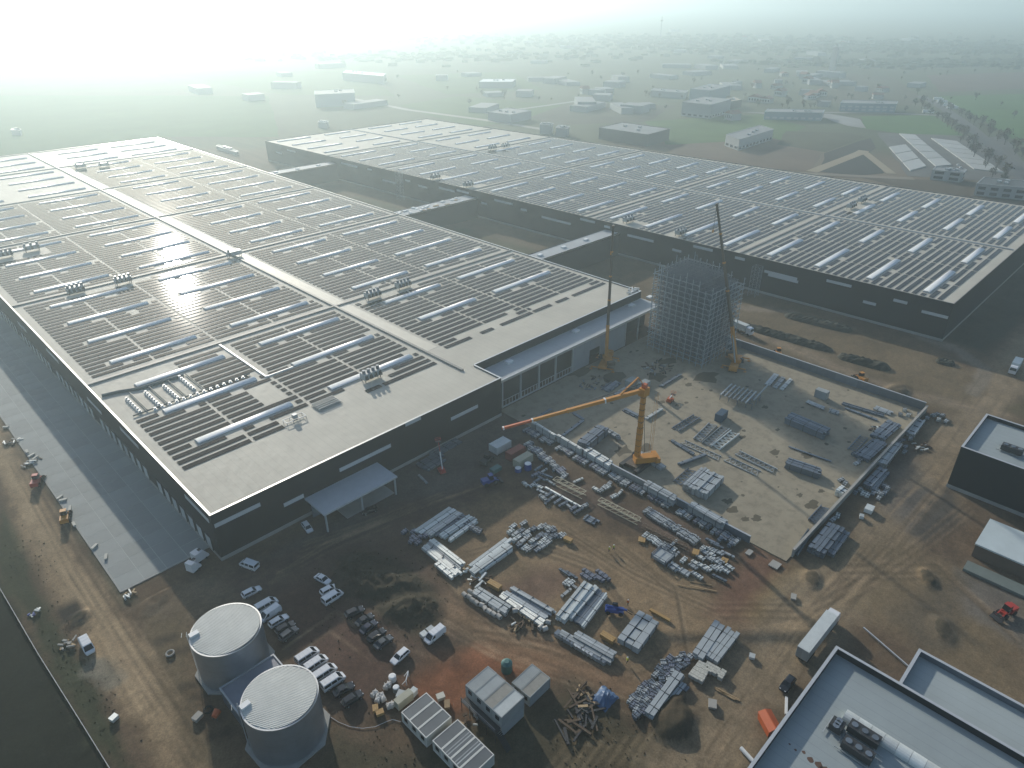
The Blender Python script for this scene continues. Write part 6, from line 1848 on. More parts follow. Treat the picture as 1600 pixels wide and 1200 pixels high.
# rolls along the grey-blue stack
ROLL = MB().tube((-.55, 0, .55), (.55, 0, .55), .55, n=14).mesh('roll', mat('foil_roll', (0.42, 0.40, 0.36), .6, var=.15, rnd=.25))
CORE = MB().tube((-.57, 0, .55), (.57, 0, .55), .2, n=10).mesh('core', M_dark)
A_, B_ = (75.8, 89.2), (76.7, 78.4)
for k in range(18):
    f = (k // 2) / 8.5
    t = thing('foil_roll', 'pale foil roll in the double line along the wide grey-blue stack', 'roll', (A_[0] + (B_[0] - A_[0]) * f + (k % 2) * -1.5 + rg.uniform(-.2, .2), A_[1] + (B_[1] - A_[1]) * f + (k % 2) * .2, 0), R(90) + rg.uniform(-.4, .4), 'foil rolls along the grey-blue stack')
    put(ROLL, 'roll', t); put(CORE, 'core', t)
for k, p in enumerate([(79.0, 77.9), (79.9, 77.6), (79.6, 70.7), (80.0, 69.8), (81.8, 70.5)]):
    t = thing('foil_roll', 'pale foil roll among the wooden clutter below the slim stacks', 'roll', (*p, 0), rg.uniform(0, 3), 'foil rolls by the wooden clutter')
    put(ROLL, 'roll', t); put(CORE, 'core', t)
# glinting boxes under the slim stack
A_, B_ = (81.0, 66.9), (82.4, 55.5)
for k in range(13):
    f = k / 12
    t = thing('metal_box', 'small shiny box in the line along the slim stack near the lone worker', 'box', (A_[0] + (B_[0] - A_[0]) * f, A_[1] + (B_[1] - A_[1]) * f, 0), rg.uniform(-.3, .3), 'shiny boxes along the slim stack')
    MB().box(-.7, .7, -.55, .55, 0, .85).build('body', M_cope if 5 <= k <= 9 else M_galv, t)
    MB().box(-.72, .72, -.57, .57, .85, .92).build('lid', M_cope if 5 <= k <= 9 else M_galvd, t)
# timber, planks, white bags, sundry
M_ytim = mat('yellow_timber', (0.36, 0.22, 0.075), .7, var=.15)
def timber_block(label, c, rz, l, w, h, n=3):
    t = thing('timber_bundle', label, 'timber', (c[0], c[1], 0), rz, 'yellow timber bundles')
    for k in range(n):
        for q in range(2):
            MB().box(-l / 2, l / 2, -w / 2 + k * w / n, -w / 2 + (k + .93) * w / n, .1 + q * (h - .1) / 2, .1 + (q + .94) * (h - .1) / 2).build('plank', M_ytim, t)
timber_block('yellow timber bundle beside the wide grey-blue stack with rolls', (81.1, 86.7), R(-82), 3.4, 1.5, 1.1)
timber_block('yellow timber bundle at the end of the heap of small bundles', (104.9, 84.8), R(-80), 2.2, 1.3, 1.0)
timber_block('yellow timber bundle between the slim stack and the very wide sheet stack', (87.7, 58.7), R(-85), 3.2, 1.4, 1.1)
timber_block('yellow timber beams along the upper edge of the very wide sheet stack', (100.9, 54.5), R(-85), 5.0, .7, .6, 2)
timber_block('small yellow timber pile by the pale cluster at the slab mouth', (123.6, 59.6), R(20), 2.0, 1.6, .8)
timber_block('small yellow timber pile alone beside the slab mouth', (126.2, 53.2), R(10), 1.6, 1.6, .7)
timber_block('small yellow timber pile at the head of the line of pale blocks', (118.2, 71.8), R(30), 1.8, 1.8, .5)
timber_block('yellow crate by the bulky white bags next to the cabins', (42.9, 78.5), R(-20), 1.5, 1.1, .8)
timber_block('brown crate beside the yellow crate next to the cabins', (42.8, 79.8), R(60), 1.5, 1.1, .8)
for i, (p, a, l) in enumerate((((93.8, 33.9), 100, 5), ((93.5, 33.4), 104, 4.6), ((93.3, 34.0), 97, 4.2), ((113.1, 54.4), -60, 6), ((114.9, 52.1), -62, 6), ((115.9, 53.4), -58, 5))):
    b_ = MB().box(-l / 2, l / 2, -.09, .09, .04, .14).build('plank', M_timber, None, xy3(p, 0), R(a))
    tag(b_, ('loose yellow plank in the fan near the white block pallets', 'loose yellow plank on the bare ground below the slab mouth')[i > 2], 'plank', ('planks near the block pallets', 'planks below the slab mouth')[i > 2])
# wooden clutter and brush heaps
def clutter(label, c, r, n, mats, seed, l=(1, 3)):
    rg2 = random.Random(seed)
    t = thing('scrap_pile', label, 'scrap pile', (c[0], c[1], 0))
    for k in range(n):
        a, d = rg2.uniform(0, 6.28), r * math.sqrt(rg2.random())
        L = rg2.uniform(*l)
        MB().box(-L / 2, L / 2, -rg2.uniform(.08, .3), rg2.uniform(.08, .3), 0, rg2.uniform(.1, .5)).build('piece', rg2.choice(mats), t, (d * math.cos(a), d * math.sin(a) * .7, rg2.uniform(0, .4)), rg2.uniform(0, 3.14))
    return t
M_brn = mat('dark_wood', (0.10, 0.07, 0.045), .9, var=.2)
clutter('messy wooden scrap below the slim stacks beside the yellow timber bundle', (78.9, 74.7), 3.6, 26, [M_timber, M_brn, M_brn, M_whites], 3)
clutter('small scrap heap above the wide grey-blue stack', (79.3, 90.5), 3.0, 20, [M_timber, M_brn, M_whites], 4)
clutter('pile of pallets and dark planks beside the blue tarpaulin', (73.3, 53.2), 3.4, 24, [M_timber, M_brn, M_brn, M_brn, M_brn, M_dark], 5, (.8, 2.2))
clutter('small scrap heap between cabins and grey stacked block', (53.4, 65.2), 2.6, 18, [M_timber, M_whites, M_brn], 6, (.6, 1.4))
clutter('small scrap heap at the corner where long stacks meet', (80.2, 95.5), 1.8, 12, [M_timber, M_whites, M_brn], 7, (.6, 1.4))
clutter('dark broken brush and pipes below the pallet pile', (69.1, 51.1), 5.0, 24, [M_brn, M_dark], 8, (2, 6))
clutter('pale debris on the roof corner beside the rack tower', (225.4, 155.0), 3.5, 26, [M_white, M_unit, M_galv], 9, (.8, 2.4)).location.z = ZS
clutter('pale debris beside the apron end', (20.0, 144.0), 1.4, 9, [M_whites, M_timber], 10, (.6, 2.0))
clutter('debris along the rough edge of the apron, upper heap', (17.9, 235.2), 2.6, 16, [M_whites, M_brn, M_conc], 11, (.6, 2.4))
clutter('debris along the rough edge of the apron, lower heap', (19.1, 218.8), 2.6, 14, [M_whites, M_brn, M_conc], 12, (.6, 2.4))
clutter('debris at the verge opposite the white van on the haul road', (5.7, 138.4), 2.2, 12, [M_conc, M_timber], 13, (.5, 1.6))
clutter('blue and white rubbish lying in the verge', (3.4, 153.2), 1.4, 9, [M_whites, M_mblue], 14, (.4, 1.2))
clutter('scattered white and red rubbish beside the road wall of the slab', (212.2, 36.3), 3.2, 16, [M_whites, M_brn, M_galv], 15, (.6, 2.4))
clutter('steel offcuts scattered before the rack tower', (173.2, 131.8), 6, 30, [M_galvd, M_dark, M_brn], 16, (.6, 2.6))
clutter('steel offcuts scattered between rack tower and small containers', (199.4, 122.8), 7, 34, [M_galvd, M_dark, M_brn, M_galv], 17, (.6, 3))
clutter('dark offcuts left in the open part of the slab', (212.9, 49.8), 2.5, 12, [M_dark, M_whites, M_brn], 18, (.5, 1.6))
# blue tarpaulin heap
tp = MB()
rg2 = random.Random(9)
N = 9
for i in range(N):
    for j in range(N):
        u, v = i / (N - 1) * 2 - 1, j / (N - 1) * 2 - 1
        tp.v.append((u * 2.3 + rg2.uniform(-.15, .15), v * 2.0 + rg2.uniform(-.15, .15), max(.02, 1.5 * (1 - u * u) * (1 - v * v) + rg2.uniform(-.18, .18))))
for i in range(N - 1):
    for j in range(N - 1):
        q = i * N + j
        tp.f.append((q, q + N, q + N + 1, q + 1))
tag(tp.build('tarpaulin', mat('tarp_blue', (0.045, 0.10, 0.20), .55, var=.15), None, xy3((75.8, 50.2), 0)), 'crumpled blue tarpaulin over a heap, beside the pallet pile', 'tarpaulin')
# bulk bags by the cabins
M_bag = mat('bulk_bag', (0.52, 0.49, 0.44), .9, var=.15, rnd=.15)
for i, p in enumerate([(44.3, 82.5), (44.8, 81.6), (44.2, 81.0), (45.1, 80.5), (44.8, 82.6), (47.1, 82.3), (47.8, 82.3), (45.0, 78.4), (45.6, 78.2), (45.3, 81.3)]):
    t = thing('bulk_bag', 'bulging pale bag in the loose group between white car and white cabins', 'bag', (*p, 0), rg.uniform(0, 1.5), 'bulky pale bags by the cabins')
    MB().frustum(-.48, .48, -.45, .45, 0, -.56, .56, -.54, .54, .55).frustum(-.56, .56, -.54, .54, .55, -.42, .42, -.4, .4, .95).build('bag', M_bag, t)
    MB().bar((-.4, -.4, .95), (.4, .4, 1.1), .06).bar((.4, -.4, .95), (-.4, .4, 1.1), .06).build('strap', M_white, t)
for lb, p, r, h, m_ in (('white barrel by the bulky bags, upper one', (49.2, 83.0), .8, 1.1, M_white), ('violet-white barrel by the bulky bags, lower one', (48.2, 80.4), .7, 1.1, PAINT['silver']), ('blue-white drum beside the cream container', (119.9, 113.2), 1.1, 2.0, M_mblue), ('blue drum beside the cream container', (117.2, 114.5), 1.0, 1.2, M_mblue)):
    t = thing('barrel', lb, 'barrel', (*p, 0))
    MB().tube((0, 0, 0), (0, 0, h), r, r * .95, 16).build('shell', m_, t); MB().tube((0, 0, h), (0, 0, h + .12), r * .9, r * .7, 16).build('lid', M_white, t)
tb = thing('tubular_frame', 'white tubular frame standing on end by the bulky bags', 'frame', (*(51.2, 80.7), 0), R(40))
MB().bar((-1, 0, 0), (-1, 0, 1.4), .18).bar((-1, 0, 1.4), (1, 0, 1.6), .18).bar((1, 0, 1.6), (1, 0, 0), .18).bar((-1, .9, 0), (-1, 0, 1.4), .14).bar((1, .9, 0), (1, 0, 1.6), .14).build('tube', M_white, tb)
# crates
def crate(label, p, l, w, h, m_, rz=0.0, grp=None, z=0.0):
    t = thing('crate', label, 'crate', (p[0], p[1], z), rz, grp)
    MB().box(-l / 2, l / 2, -w / 2, w / 2, .08, h).build('body', m_, t)
    MB().box(-l / 2 - .04, l / 2 + .04, -w / 2 - .04, w / 2 + .04, h, h + .08).build('lid', m_, t)
    MB().box(-l / 2, l / 2, -w / 2, -w / 2 + .15, 0, .08).box(-l / 2, l / 2, w / 2 - .15, w / 2, 0, .08).build('runner', M_timber, t)
crate('pale crate at the foot of the dark mound, left of the small white van', (60.6, 87.0), 1.6, 1.3, 1.0, M_whites)
crate('grey crate at the foot of the dark mound, behind the small white van', (62.1, 87.0), 1.8, 1.3, 1.0, M_unit)
crate('teal crate in front of the hall by the dark blue loader', (112.6, 119.1), 3.2, 1.8, 1.2, MATS['teal_paint'])
crate('white block with a hole near the soil heap and the haul road', (89.4, 34.5), 1.9, 1.5, .6, M_conc, R(30))
crate('pale square crate between white block pallets and haul road', (105.1, 34.6), 1.2, 1.1, .6, M_whites, R(20))
crate('pale block on the grassy edge below the pump house', (17.9, 102.2), 1.7, 1.2, .8, M_conc, R(20))
crate('white crate on the verge by the haul road, near the picture bottom', (6.6, 113.2), 1.3, 1.1, .8, M_whites, R(20))
crate('white trailer body beyond the road wall of the slab', (170.5, 35.8), 2.6, 1.9, 1.2, M_whites, R(5))
crate('small pale box left of the white trailer body beyond the road wall', (166.2, 36.1), 1.2, 1.0, .9, M_whites, R(20))
crate('pale-green step box against the end of the first white cabin', (47.6, 77.1), 3.6, 1.4, 2.0, M_ctn['cream'])
crate('grey bin beside the pale-green step box', (47.9, 78.5), 1.6, 1.4, 1.2, M_unit, R(30))
crate('white bin behind the pale-green step box', (50.1, 77.3), 1.3, 1.1, 1.3, M_whites, R(10))
crate('pale box behind the block of three cabins on red earth', (53.3, 72.9), 1.5, 1.2, .8, M_blk, R(-20))
crate('pinkish pallet box behind the block of three cabins, lower one', (53.1, 70.7), 1.7, 1.0, .7, M_timber, R(50))
crate('pale concrete block at the slab mouth, on the grass side', (133.7, 43.9), 2.4, 2.2, .3, M_conc, R(0))
crate('pale concrete block at the slab mouth, on the yard side', (133.2, 50.4), 2.0, 1.2, .3, M_conc, R(0))
crate('pale crate on the grass strip beside the haul road', (126.9, 36.0), 1.7, 1.1, .5, M_conc, R(20))
wp = MB().tube((-2.4, 0, .4), (2.4, 0, .4), .38, n=12).build('white_pipe', M_white, None, xy3((84.5, 23.8), 0), R(75))
tag(wp, 'white pipe lying by the picture edge next to the near corner building', 'pipe')
wp2 = MB().box(-2.0, 2.0, -.25, .25, 0, .3).build('white_beam', M_white, None, xy3((99.4, 24.3), 0), R(25))
tag(wp2, 'white beam lying beside the parapet of the near corner building', 'beam')
lp = MB().bar((0, 0, .5), (-4.2, -11.8, .5), .28).build('grey_pipe', M_curb, None, xy3((129.0, 21.2), 0))
tag(lp, 'long straight grey pipe running to the lower annex', 'pipe')
# concrete weights and marker pieces along the apron
for i, p in enumerate([(18.6, 245.9), (19.6, 225.7), (20.0, 222.5), (20.4, 220.2), (19.8, 194.4), (20.3, 187.3), (19.0, 179.5), (19.9, 166.7), (20.7, 160.8), (20.1, 192.5)]):
    crate('pale concrete piece strewn along the rough edge of the apron', p, rg.uniform(1.0, 2.2), .6, .5, M_blk, rg.uniform(0, 3), 'concrete pieces along the apron')
# cable and tyres
def polyline_tube(pts, r, z, name, m_):
    m = MB()
    for a, b_ in zip(pts[:-1], pts[1:]):
        m.tube((*a, z), (*b_, z), r, n=6)
    return m.build(name, m_)
cbl = [(35.7, 85.2), (36.3, 82.7), (37.3, 80.3), (38.8, 78.3), (40.7, 76.9), (42.7, 76.3), (43.9, 75.8), (44.7, 74.3)]
tag(polyline_tube(cbl, .05, .06, 'cable', M_curb), 'pale cable curving over the ground from the ribbed tank to the cabins', 'cable')
for p in ((20.2, 120.9), (20.0, 102.4)):
    r_ = MB()
    n = 14
    for i in range(n):
        a, b_ = 6.2832 * i / n, 6.2832 * (i + 1) / n
        r_.tube((.75 * math.cos(a), .75 * math.sin(a), .3), (.75 * math.cos(b_), .75 * math.sin(b_), .3), .22, n=6, cap=False)
    tag(r_.build('tyre', M_conc if p[1] > 112 else M_tyre, None, xy3(p, 0)), ('pale concrete ring lying by the round tank' if p[1] > 112 else 'dark tyre lying beside the pale block below the pump house'), 'ring')

# ================================================================ THE COUNTRY BEYOND
def field(name, pts, col, z=.05, scale=.02, rows=None, wob=1):
    """one sheet of farmland with an uneven hem"""
    rg = random.Random(int(abs(pts[0][0]) * 7))
    out = []
    for i in range(len(pts)):
        a, b_ = pts[i], pts[(i + 1) % len(pts)]
        n = max(1, int(math.hypot(b_[0] - a[0], b_[1] - a[1]) / 25))
        for k in range(n):
            f = k / n
            out.append((a[0] + (b_[0] - a[0]) * f + rg.uniform(-2, 2) * wob, a[1] + (b_[1] - a[1]) * f + rg.uniform(-2, 2) * wob, z))
    me_ = bpy.data.meshes.new(name)
    me_.from_pydata(out, [], [tuple(range(len(out)))])
    if me_.polygons[0].normal.z < 0:
        me_.flip_normals()
    m = mat('soil_%s_%d' % (name, len(MATS)), col, .95, var=.22, scale=scale, spec=.1)
    if rows:
        ribs(m, 0, rows, .5, .3)
    me_.materials.append(m)
    return put(me_, name, kind='structure')
GREEN, GREEN2, PLOUGH = (0.060, 0.125, 0.030), (0.078, 0.115, 0.040), (0.105, 0.088, 0.062)
FIELDS = [
 ('meadow', [(1144.1, 313.7), (1254.5, 233.8), (986.3, 154.8), (791.6, 131.4), (936.7, 204.4)], GREEN, .05),
 ('meadow', [(880.3, 313.1), (948.8, 258.6), (802.9, 183.7), (788.4, 227.9), (796.9, 284.0)], GREEN, .06),
 ('ploughed_field', [(955.3, 408.8), (1393.5, 563.9), (1353.1, 444.1), (1025.9, 287.4)], (0.098, 0.092, 0.062), .07),
 ('meadow', [(673.9, 466.7), (816.0, 405.3), (765.7, 326.7), (660.1, 307.3), (612.3, 336.8), (576.7, 372.3)], (0.070, 0.122, 0.034), .08),
 ('ploughed_field', [(742.7, 621.0), (807.7, 513.5), (670.2, 464.1), (580.3, 523.5), (620.6, 600.4)], (0.088, 0.080, 0.058), .09),
 ('meadow', [(560.5, 760.3), (678.1, 778.9), (705.4, 615.6), (574.7, 565.7), (511.5, 568.9), (526.9, 639.1)], GREEN2, .10),
 ('meadow', [(198.4, 1257.8), (491.2, 965.5), (343.4, 662.0), (255.1, 750.3), (126.2, 750.9), (98.7, 751.8)], (0.055, 0.105, 0.034), .11),
 ('meadow', [(524.6, 1431.4), (794.2, 1197.6), (615.8, 841.1), (510.8, 966.0)], GREEN2, .12),
 ('ploughed_field', [(241.2, 1749.7), (516.4, 1439.6), (422.5, 1054.2), (195.3, 1281.1)], PLOUGH, .13),
 ('ploughed_field', [(1437.4, 420.9), (1652.9, 304.9), (1359.5, 227.8), (1193.1, 326.8)], (0.115, 0.080, 0.065), .14),
 ('meadow', [(786.9, 1070.3), (977.6, 979.2), (814.3, 749.1), (674.9, 802.2)], GREEN2, .15),
 ('ploughed_field', [(637.9, 251.8), (743.5, 252.7), (694.5, 228.4), (589.0, 220.0), (565.5, 223.7)], (0.045, 0.042, 0.036), .16),
 ('ploughed_field', [(563.3, 225.9), (668.3, 229.6), (595.7, 184.0), (572.1, 198.2)], (0.030, 0.029, 0.028), .17),
 ('dirt_ground', [(569.3, 370.8), (677.0, 319.1), (637.9, 251.8), (560.8, 228.3), (541.8, 267.1), (537.6, 336.3)], (0.135, 0.098, 0.072), .18),
 ('dirt_ground', [(724.0, 329.0), (758.6, 278.4), (744.0, 257.1), (643.6, 254.3), (647.9, 301.2)], (0.075, 0.075, 0.045), .19),
 ('dirt_ground', [(567.7, 196.4), (630.6, 93.1), (572.0, 81.0), (551.2, 145.6)], (0.085, 0.068, 0.050), .20),
 ('paved_yard', [(809.5, 426.3), (874.1, 347.3), (858.5, 308.1), (796.1, 279.1), (798.1, 294.4), (839.9, 340.0)], (0.25, 0.25, 0.24), .22),
 ('paved_yard', [(779.0, 258.0), (838.6, 162.7), (637.1, 86.6), (624.5, 116.1), (595.3, 168.9)], (0.115, 0.112, 0.108), .21)]
for nm, pts, col, z in FIELDS:
    field(nm, pts, col, z)
def road(pts, w, col=(0.16, 0.16, 0.155), z=.26, name='road'):
    P = [Vector((*p, 0)) for p in pts]
    L, Rr = [], []
    for i, p in enumerate(P):
        d = (P[min(i + 1, len(P) - 1)] - P[max(i - 1, 0)]).normalized()
        n = Vector((-d.y, d.x, 0)) * w / 2
        L.append((p.x + n.x, p.y + n.y, z)); Rr.append((p.x - n.x, p.y - n.y, z))
    n = len(P)
    me_ = bpy.data.meshes.new(name)
    me_.from_pydata(L + Rr, [], [(i + n, i + n + 1, i + 1, i) for i in range(n - 1)])
    me_.materials.append(mat('asphalt_%d' % len(MATS), col, .85, var=.1, scale=.05))
    put(me_, name, kind='structure')
road([(1126.7, 331.1), (1040.7, 280.9), (879.5, 201.6), (732.7, 137.6), (589.8, 77.3)], 12, (0.07, 0.07, 0.072))
road([(878.9, 357.0), (921.6, 307.1), (950.3, 250.2)], 9, (0.19, 0.19, 0.18), .27)
road([(558.2, 879.0), (544.8, 720.4), (556.1, 597.1), (556.4, 501.8)], 9, (0.25, 0.24, 0.21), .28)
road([(588.9, 632.1), (684.1, 628.7), (752.4, 629.1)], 8, (0.24, 0.24, 0.22), .29)
road([(558.6, 227.3), (659.7, 230.1), (674.2, 231.9)], 9, (0.24, 0.19, 0.12), .30, 'dirt_track')
road([(668.3, 229.6), (595.8, 180.7)], 7, (0.24, 0.19, 0.12), .31, 'dirt_track')
road([(529.1, 337.1), (532.5, 256.7), (569.4, 194.7), (589.7, 162.5)], 8, (0.17, 0.135, 0.10), .32, 'dirt_track')

# pale paved plots in the yard at the right
def para(a, b_, c):
    return [a, b_, c, (a[0] + c[0] - b_[0], a[1] + c[1] - b_[1])]
for pts, lab in (([(705.4, 221.8), (729.1, 215.6), (639.7, 169.3), (613.4, 172.6)], 0), ([(785.7, 240.8), (789.3, 227.0), (659.5, 156.4), (645.2, 163.9)], 1), ([(781.4, 210.0), (780.3, 187.3), (657.7, 119.0), (656.4, 139.4)], 2)):
    n = (3, 5, 6)[lab]
    for k in range(n):
        f0, f1 = k / n, (k + .93) / n
        q = [tuple(np.array(pts[0]) * (1 - f) + np.array(pts[3]) * f) for f in (f0, f1)] + [tuple(np.array(pts[1]) * (1 - f) + np.array(pts[2]) * f) for f in (f1, f0)]
        MB().prism(q, .1, .9).build('foundation_slab', mat('pale_slab', (0.36, 0.37, 0.355), .7, var=.1, scale=.05, rnd=.1), kind='structure')

M_fw, M_fr, M_fg, M_fd = mat('far_wall_white', (0.33, 0.345, 0.345), .6, var=.05), mat('far_roof_pale', (0.21, 0.22, 0.225), .75, var=.15, scale=.08), mat('far_wall_grey', (0.24, 0.26, 0.28), .6, var=.06), mat('far_wall_dark', (0.07, 0.075, 0.075), .6, var=.06)
M_fb = mat('far_wall_blue', (0.20, 0.27, 0.31), .5, var=.06)
M_tile = mat('red_roof', (0.20, 0.09, 0.06), .8, var=.15)
def far_building(label, a, b_, c, h, wall, roof, bays=0, group=None, parapet=True, cat='building', name='far_building'):
    q = para(a, b_, c)
    t = thing(name, label, cat, (a[0], a[1], 0), 0, group)
    loc = [(p[0] - a[0], p[1] - a[1]) for p in q]
    MB().prism(loc, -.3, h - .6).build('wall', wall, t)
    cx_ = sum(p[0] for p in loc) / 4; cy_ = sum(p[1] for p in loc) / 4
    MB().prism([(cx_ + (p[0] - cx_) * .985, cy_ + (p[1] - cy_) * .985) for p in loc], h - .6, h - .35).build('roof', roof, t)
    for i in range(4):
        p, s = loc[i], loc[(i + 1) % 4]
        MB().bar((p[0], p[1], h - .3), (s[0], s[1], h - .3), .7, .6).build('parapet', wall, t)
    for i, (p, s) in enumerate(((loc[0], loc[1]), (loc[1], loc[2]))):
        L = math.hypot(s[0] - p[0], s[1] - p[1])
        n = max(1, int(L / 7)) if bays else 0
        nx, ny = (s[1] - p[1]) / L * .08, -(s[0] - p[0]) / L * .08
        for k in range(n):
            f0, f1 = (k + .2) / n, (k + .8) / n
            for lv in range(bays):
                z0 = 1.2 + lv * 3.4
                if z0 + 2 > h:
                    break
                A_ = (p[0] + (s[0] - p[0]) * f0, p[1] + (s[1] - p[1]) * f0); B_ = (p[0] + (s[0] - p[0]) * f1, p[1] + (s[1] - p[1]) * f1)
                MB().prism([(A_[0] + nx, A_[1] + ny), (B_[0] + nx, B_[1] + ny), B_, A_], z0, z0 + 1.9).build('window', M_glass if wall is not M_fb else M_unit, t)
    rg = random.Random(int(h * 10 + L))
    for k in range(3):
        f = rg.uniform(.2, .8); g = rg.uniform(.3, .7)
        x = loc[0][0] + (loc[1][0] - loc[0][0]) * f + (loc[2][0] - loc[1][0]) * g; y = loc[0][1] + (loc[1][1] - loc[0][1]) * f + (loc[2][1] - loc[1][1]) * g
        MB().box(x - 1.5, x + 1.5, y - 1.2, y + 1.2, h - .35, h + 1.0).build('roof_unit', M_unit, t)
    return t
FB = [('dark-walled flat hall with a speckled pale roof beyond the farther warehouse', (554.8, 436.3), (555.1, 380.6), (596.9, 384.5), 10.5, M_fd, M_fr, 0),
      ('long white new building with a tall dark doorway, standing on turned brown earth', (608.3, 331.8), (595.1, 310.9), (666.5, 315.1), 10, M_fw, M_fr, 1),
      ('small white box building at the far edge of the farther warehouse, left one', (535.6, 495.8), (539.6, 483.9), (550.6, 491.3), 9, M_fw, M_fr, 0),
      ('small grey box building at the far edge of the farther warehouse, right one', (536.0, 474.8), (540.0, 463.3), (553.6, 472.6), 8, M_fg, M_fr, 0),
      ('long low pale hall with a blue-green window front beside the paved yard', (778.3, 381.7), (814.6, 332.5), (838.9, 341.0), 8.5, M_fb, M_fr, 1),
      ('long low hall with many narrow bays behind the pale road', (901.6, 349.1), (937.6, 298.3), (966.5, 307.0), 9.5, M_fb, M_fr, 2),
      ('blue-grey factory block with a bright roof strip at the meadow edge', (737.7, 462.4), (739.5, 426.9), (799.8, 435.9), 15, M_fg, M_fr, 1),
      ('broad pale factory hall behind the blue-grey factory block', (854.9, 526.8), (857.3, 497.9), (928.5, 509.3), 15, M_fb, M_fr, 0),
      ('long thin pale hall left of the broad factory hall', (858.0, 589.5), (868.1, 541.1), (893.9, 553.6), 8, M_fw, M_fr, 0),
      ('dark flat hall with a beige roof right of the blue-grey factory block', (799.0, 451.5), (848.8, 448.1), (868.5, 469.6), 9, M_fd, mat('beige_roof', (0.42, 0.36, 0.26), .7), 0),
      ('small two-storey office with dark windows beside the pale paved plots', (595.9, 153.3), (600.9, 133.9), (613.9, 135.4), 7.5, M_fw, M_fr, 2),
      ('white-framed office block with a dark window band at the right picture edge', (565.6, 116.1), (574.6, 87.8), (599.5, 89.7), 8.5, M_fw, M_fd, 2),
      ('hazy pale hall by the road beyond the farther warehouse', (558.1, 595.1), (560.5, 561.4), (598.8, 567.4), 9, M_fg, M_fr, 0),
      ('faint bright-roofed long building far off in the haze above the near warehouse end', (676.0, 1062.9), (689.6, 969.6), (720.2, 1004.9), 12, M_fg, M_white, 0),
      ('faint blue-grey hall below the bright-roofed long building in the haze', (478.0, 818.3), (522.4, 798.3), (545.6, 835.6), 15, M_fb, M_fr, 0),
      ('faint flat hall far off between the two warehouses, with a pale roof', (758.8, 827.5), (794.6, 791.8), (828.4, 818.5), 9, M_fg, M_white, 0),
      ('small pale building at the far end of the near warehouse', (272.1, 645.8), (271.4, 605.9), (275.2, 610.0), 3, M_fw, M_fr, 0),
      ('tall pale silo-like block standing out of the hazy town', (1424.3, 586.6), (1419.2, 573.6), (1446.6, 582.8), 38, M_fw, M_fr, 0),
      ('faint white roof at the left in the green haze', (161.6, 858.8), (166.9, 848.4), (170.8, 860.0), 5, M_fw, M_white, 0),
      ('faint white roof beyond the farther warehouse corner', (398.3, 682.0), (402.7, 671.9), (410.3, 681.5), 6, M_fw, M_white, 0)]
for f in FB:
    far_building(*f)
# the hazy town: plain houses and halls, each one its own
HB = {}
def town_house(kind, p, rz, sx, sy, h, label, group):
    if kind not in HB:
        w = {'hall': (M_fg, M_fr), 'white': (M_fw, M_fr), 'house': (M_fw, M_tile), 'dark': (M_fd, M_fr)}[kind]
        wall = MB().box(-.5, .5, -.5, .5, 0, 1).mesh('wall', w[0])
        if kind == 'house':
            rf = MB().extrude_y([(-.54, 1.0), (.54, 1.0), (0, 1.5)], -.54, .54).mesh('roof', w[1])
        else:
            rf = MB().box(-.49, .49, -.49, .49, 1.0, 1.06).mesh('roof', w[1])
        wn_ = MB()
        for s in (-1, 1):
            for k in range(4):
                wn_.box(-.42 + k * .23, -.30 + k * .23, s * .5 - .006, s * .5 + .006, .35, .75)
        HB[kind] = (wall, rf, wn_.mesh('window_row', M_glass))
    t = thing('town_building', label, 'building', (p[0], p[1], 0), rz, group)
    for me_, nm in list(zip(HB[kind], ('wall', 'roof', 'window_row')))[:3 if kind == 'house' else 2]:
        put(me_, nm, t, sc=(sx, sy, h), kind='stuff' if nm == 'window_row' else None)
rg = random.Random(31)
CL = [((782.7, 654.8), 'hall', 8, 90, 'low hall in the hazy works left of the long thin pale hall'), ((1053.4, 804.3), 'white', 10, 150, 'pale hall in the hazy works straight above the slab'),
      ((1191.7, 765.4), 'hall', 12, 170, 'grey hall in the hazy works above the factory halls'), ((1233.7, 624.3), 'white', 12, 160, 'pale hall of the hazy industrial quarter above the new white building'),
      ((1539.8, 762.8), 'hall', 10, 230, 'faint hall of the farther industrial quarter'), ((970.9, 486.6), 'house', 26, 110, 'small house in the hazy village behind the factory halls'),
      ((1096.3, 490.6), 'house', 20, 110, 'small house at the right end of the hazy village'), ((746.8, 518.7), 'white', 6, 40, 'small shed beside the blue-grey factory block'),
      ((756.0, 701.1), 'hall', 6, 70, 'low pale shed far left of the hazy works'), ((763.4, 1093.8), 'hall', 8, 160, 'faint shed around the bright-roofed long building'), ((561.4, 1001.6), 'white', 6, 130, 'faint shed in the bright haze above the near warehouse'),
      ((2565.4, 1008.7), 'white', 9, 500, 'faint building near the hazy horizon at the right'), ((2786.3, 788.2), 'house', 9, 400, 'faint house near the hazy horizon at the far right'), ((1637.7, 1256.3), 'white', 8, 400, 'faint building near the hazy horizon'), ((2077.7, 1190.2), 'hall', 8, 450, 'faint hall near the hazy horizon')]
for c, kd, n, sp, lab in CL:
    for k in range(max(4, int(n * .5))):
        p = (c[0] + rg.gauss(0, sp), c[1] + rg.gauss(0, sp * .8))
        big = kd in ('hall', 'white')
        town_house(kd if rg.random() < .8 else 'white', p, rg.uniform(0, 3.14), rg.uniform(18, 55) if big else rg.uniform(10, 16), rg.uniform(14, 28) if big else rg.uniform(9, 13), rg.uniform(5, 9) if big else rg.uniform(5, 8), lab, lab.replace('small ', '') + ' group')
ms2 = thing('mast', 'thin dark mast standing up from the hazy horizon', 'mast', (*(2233.2, 1514.8), 0))
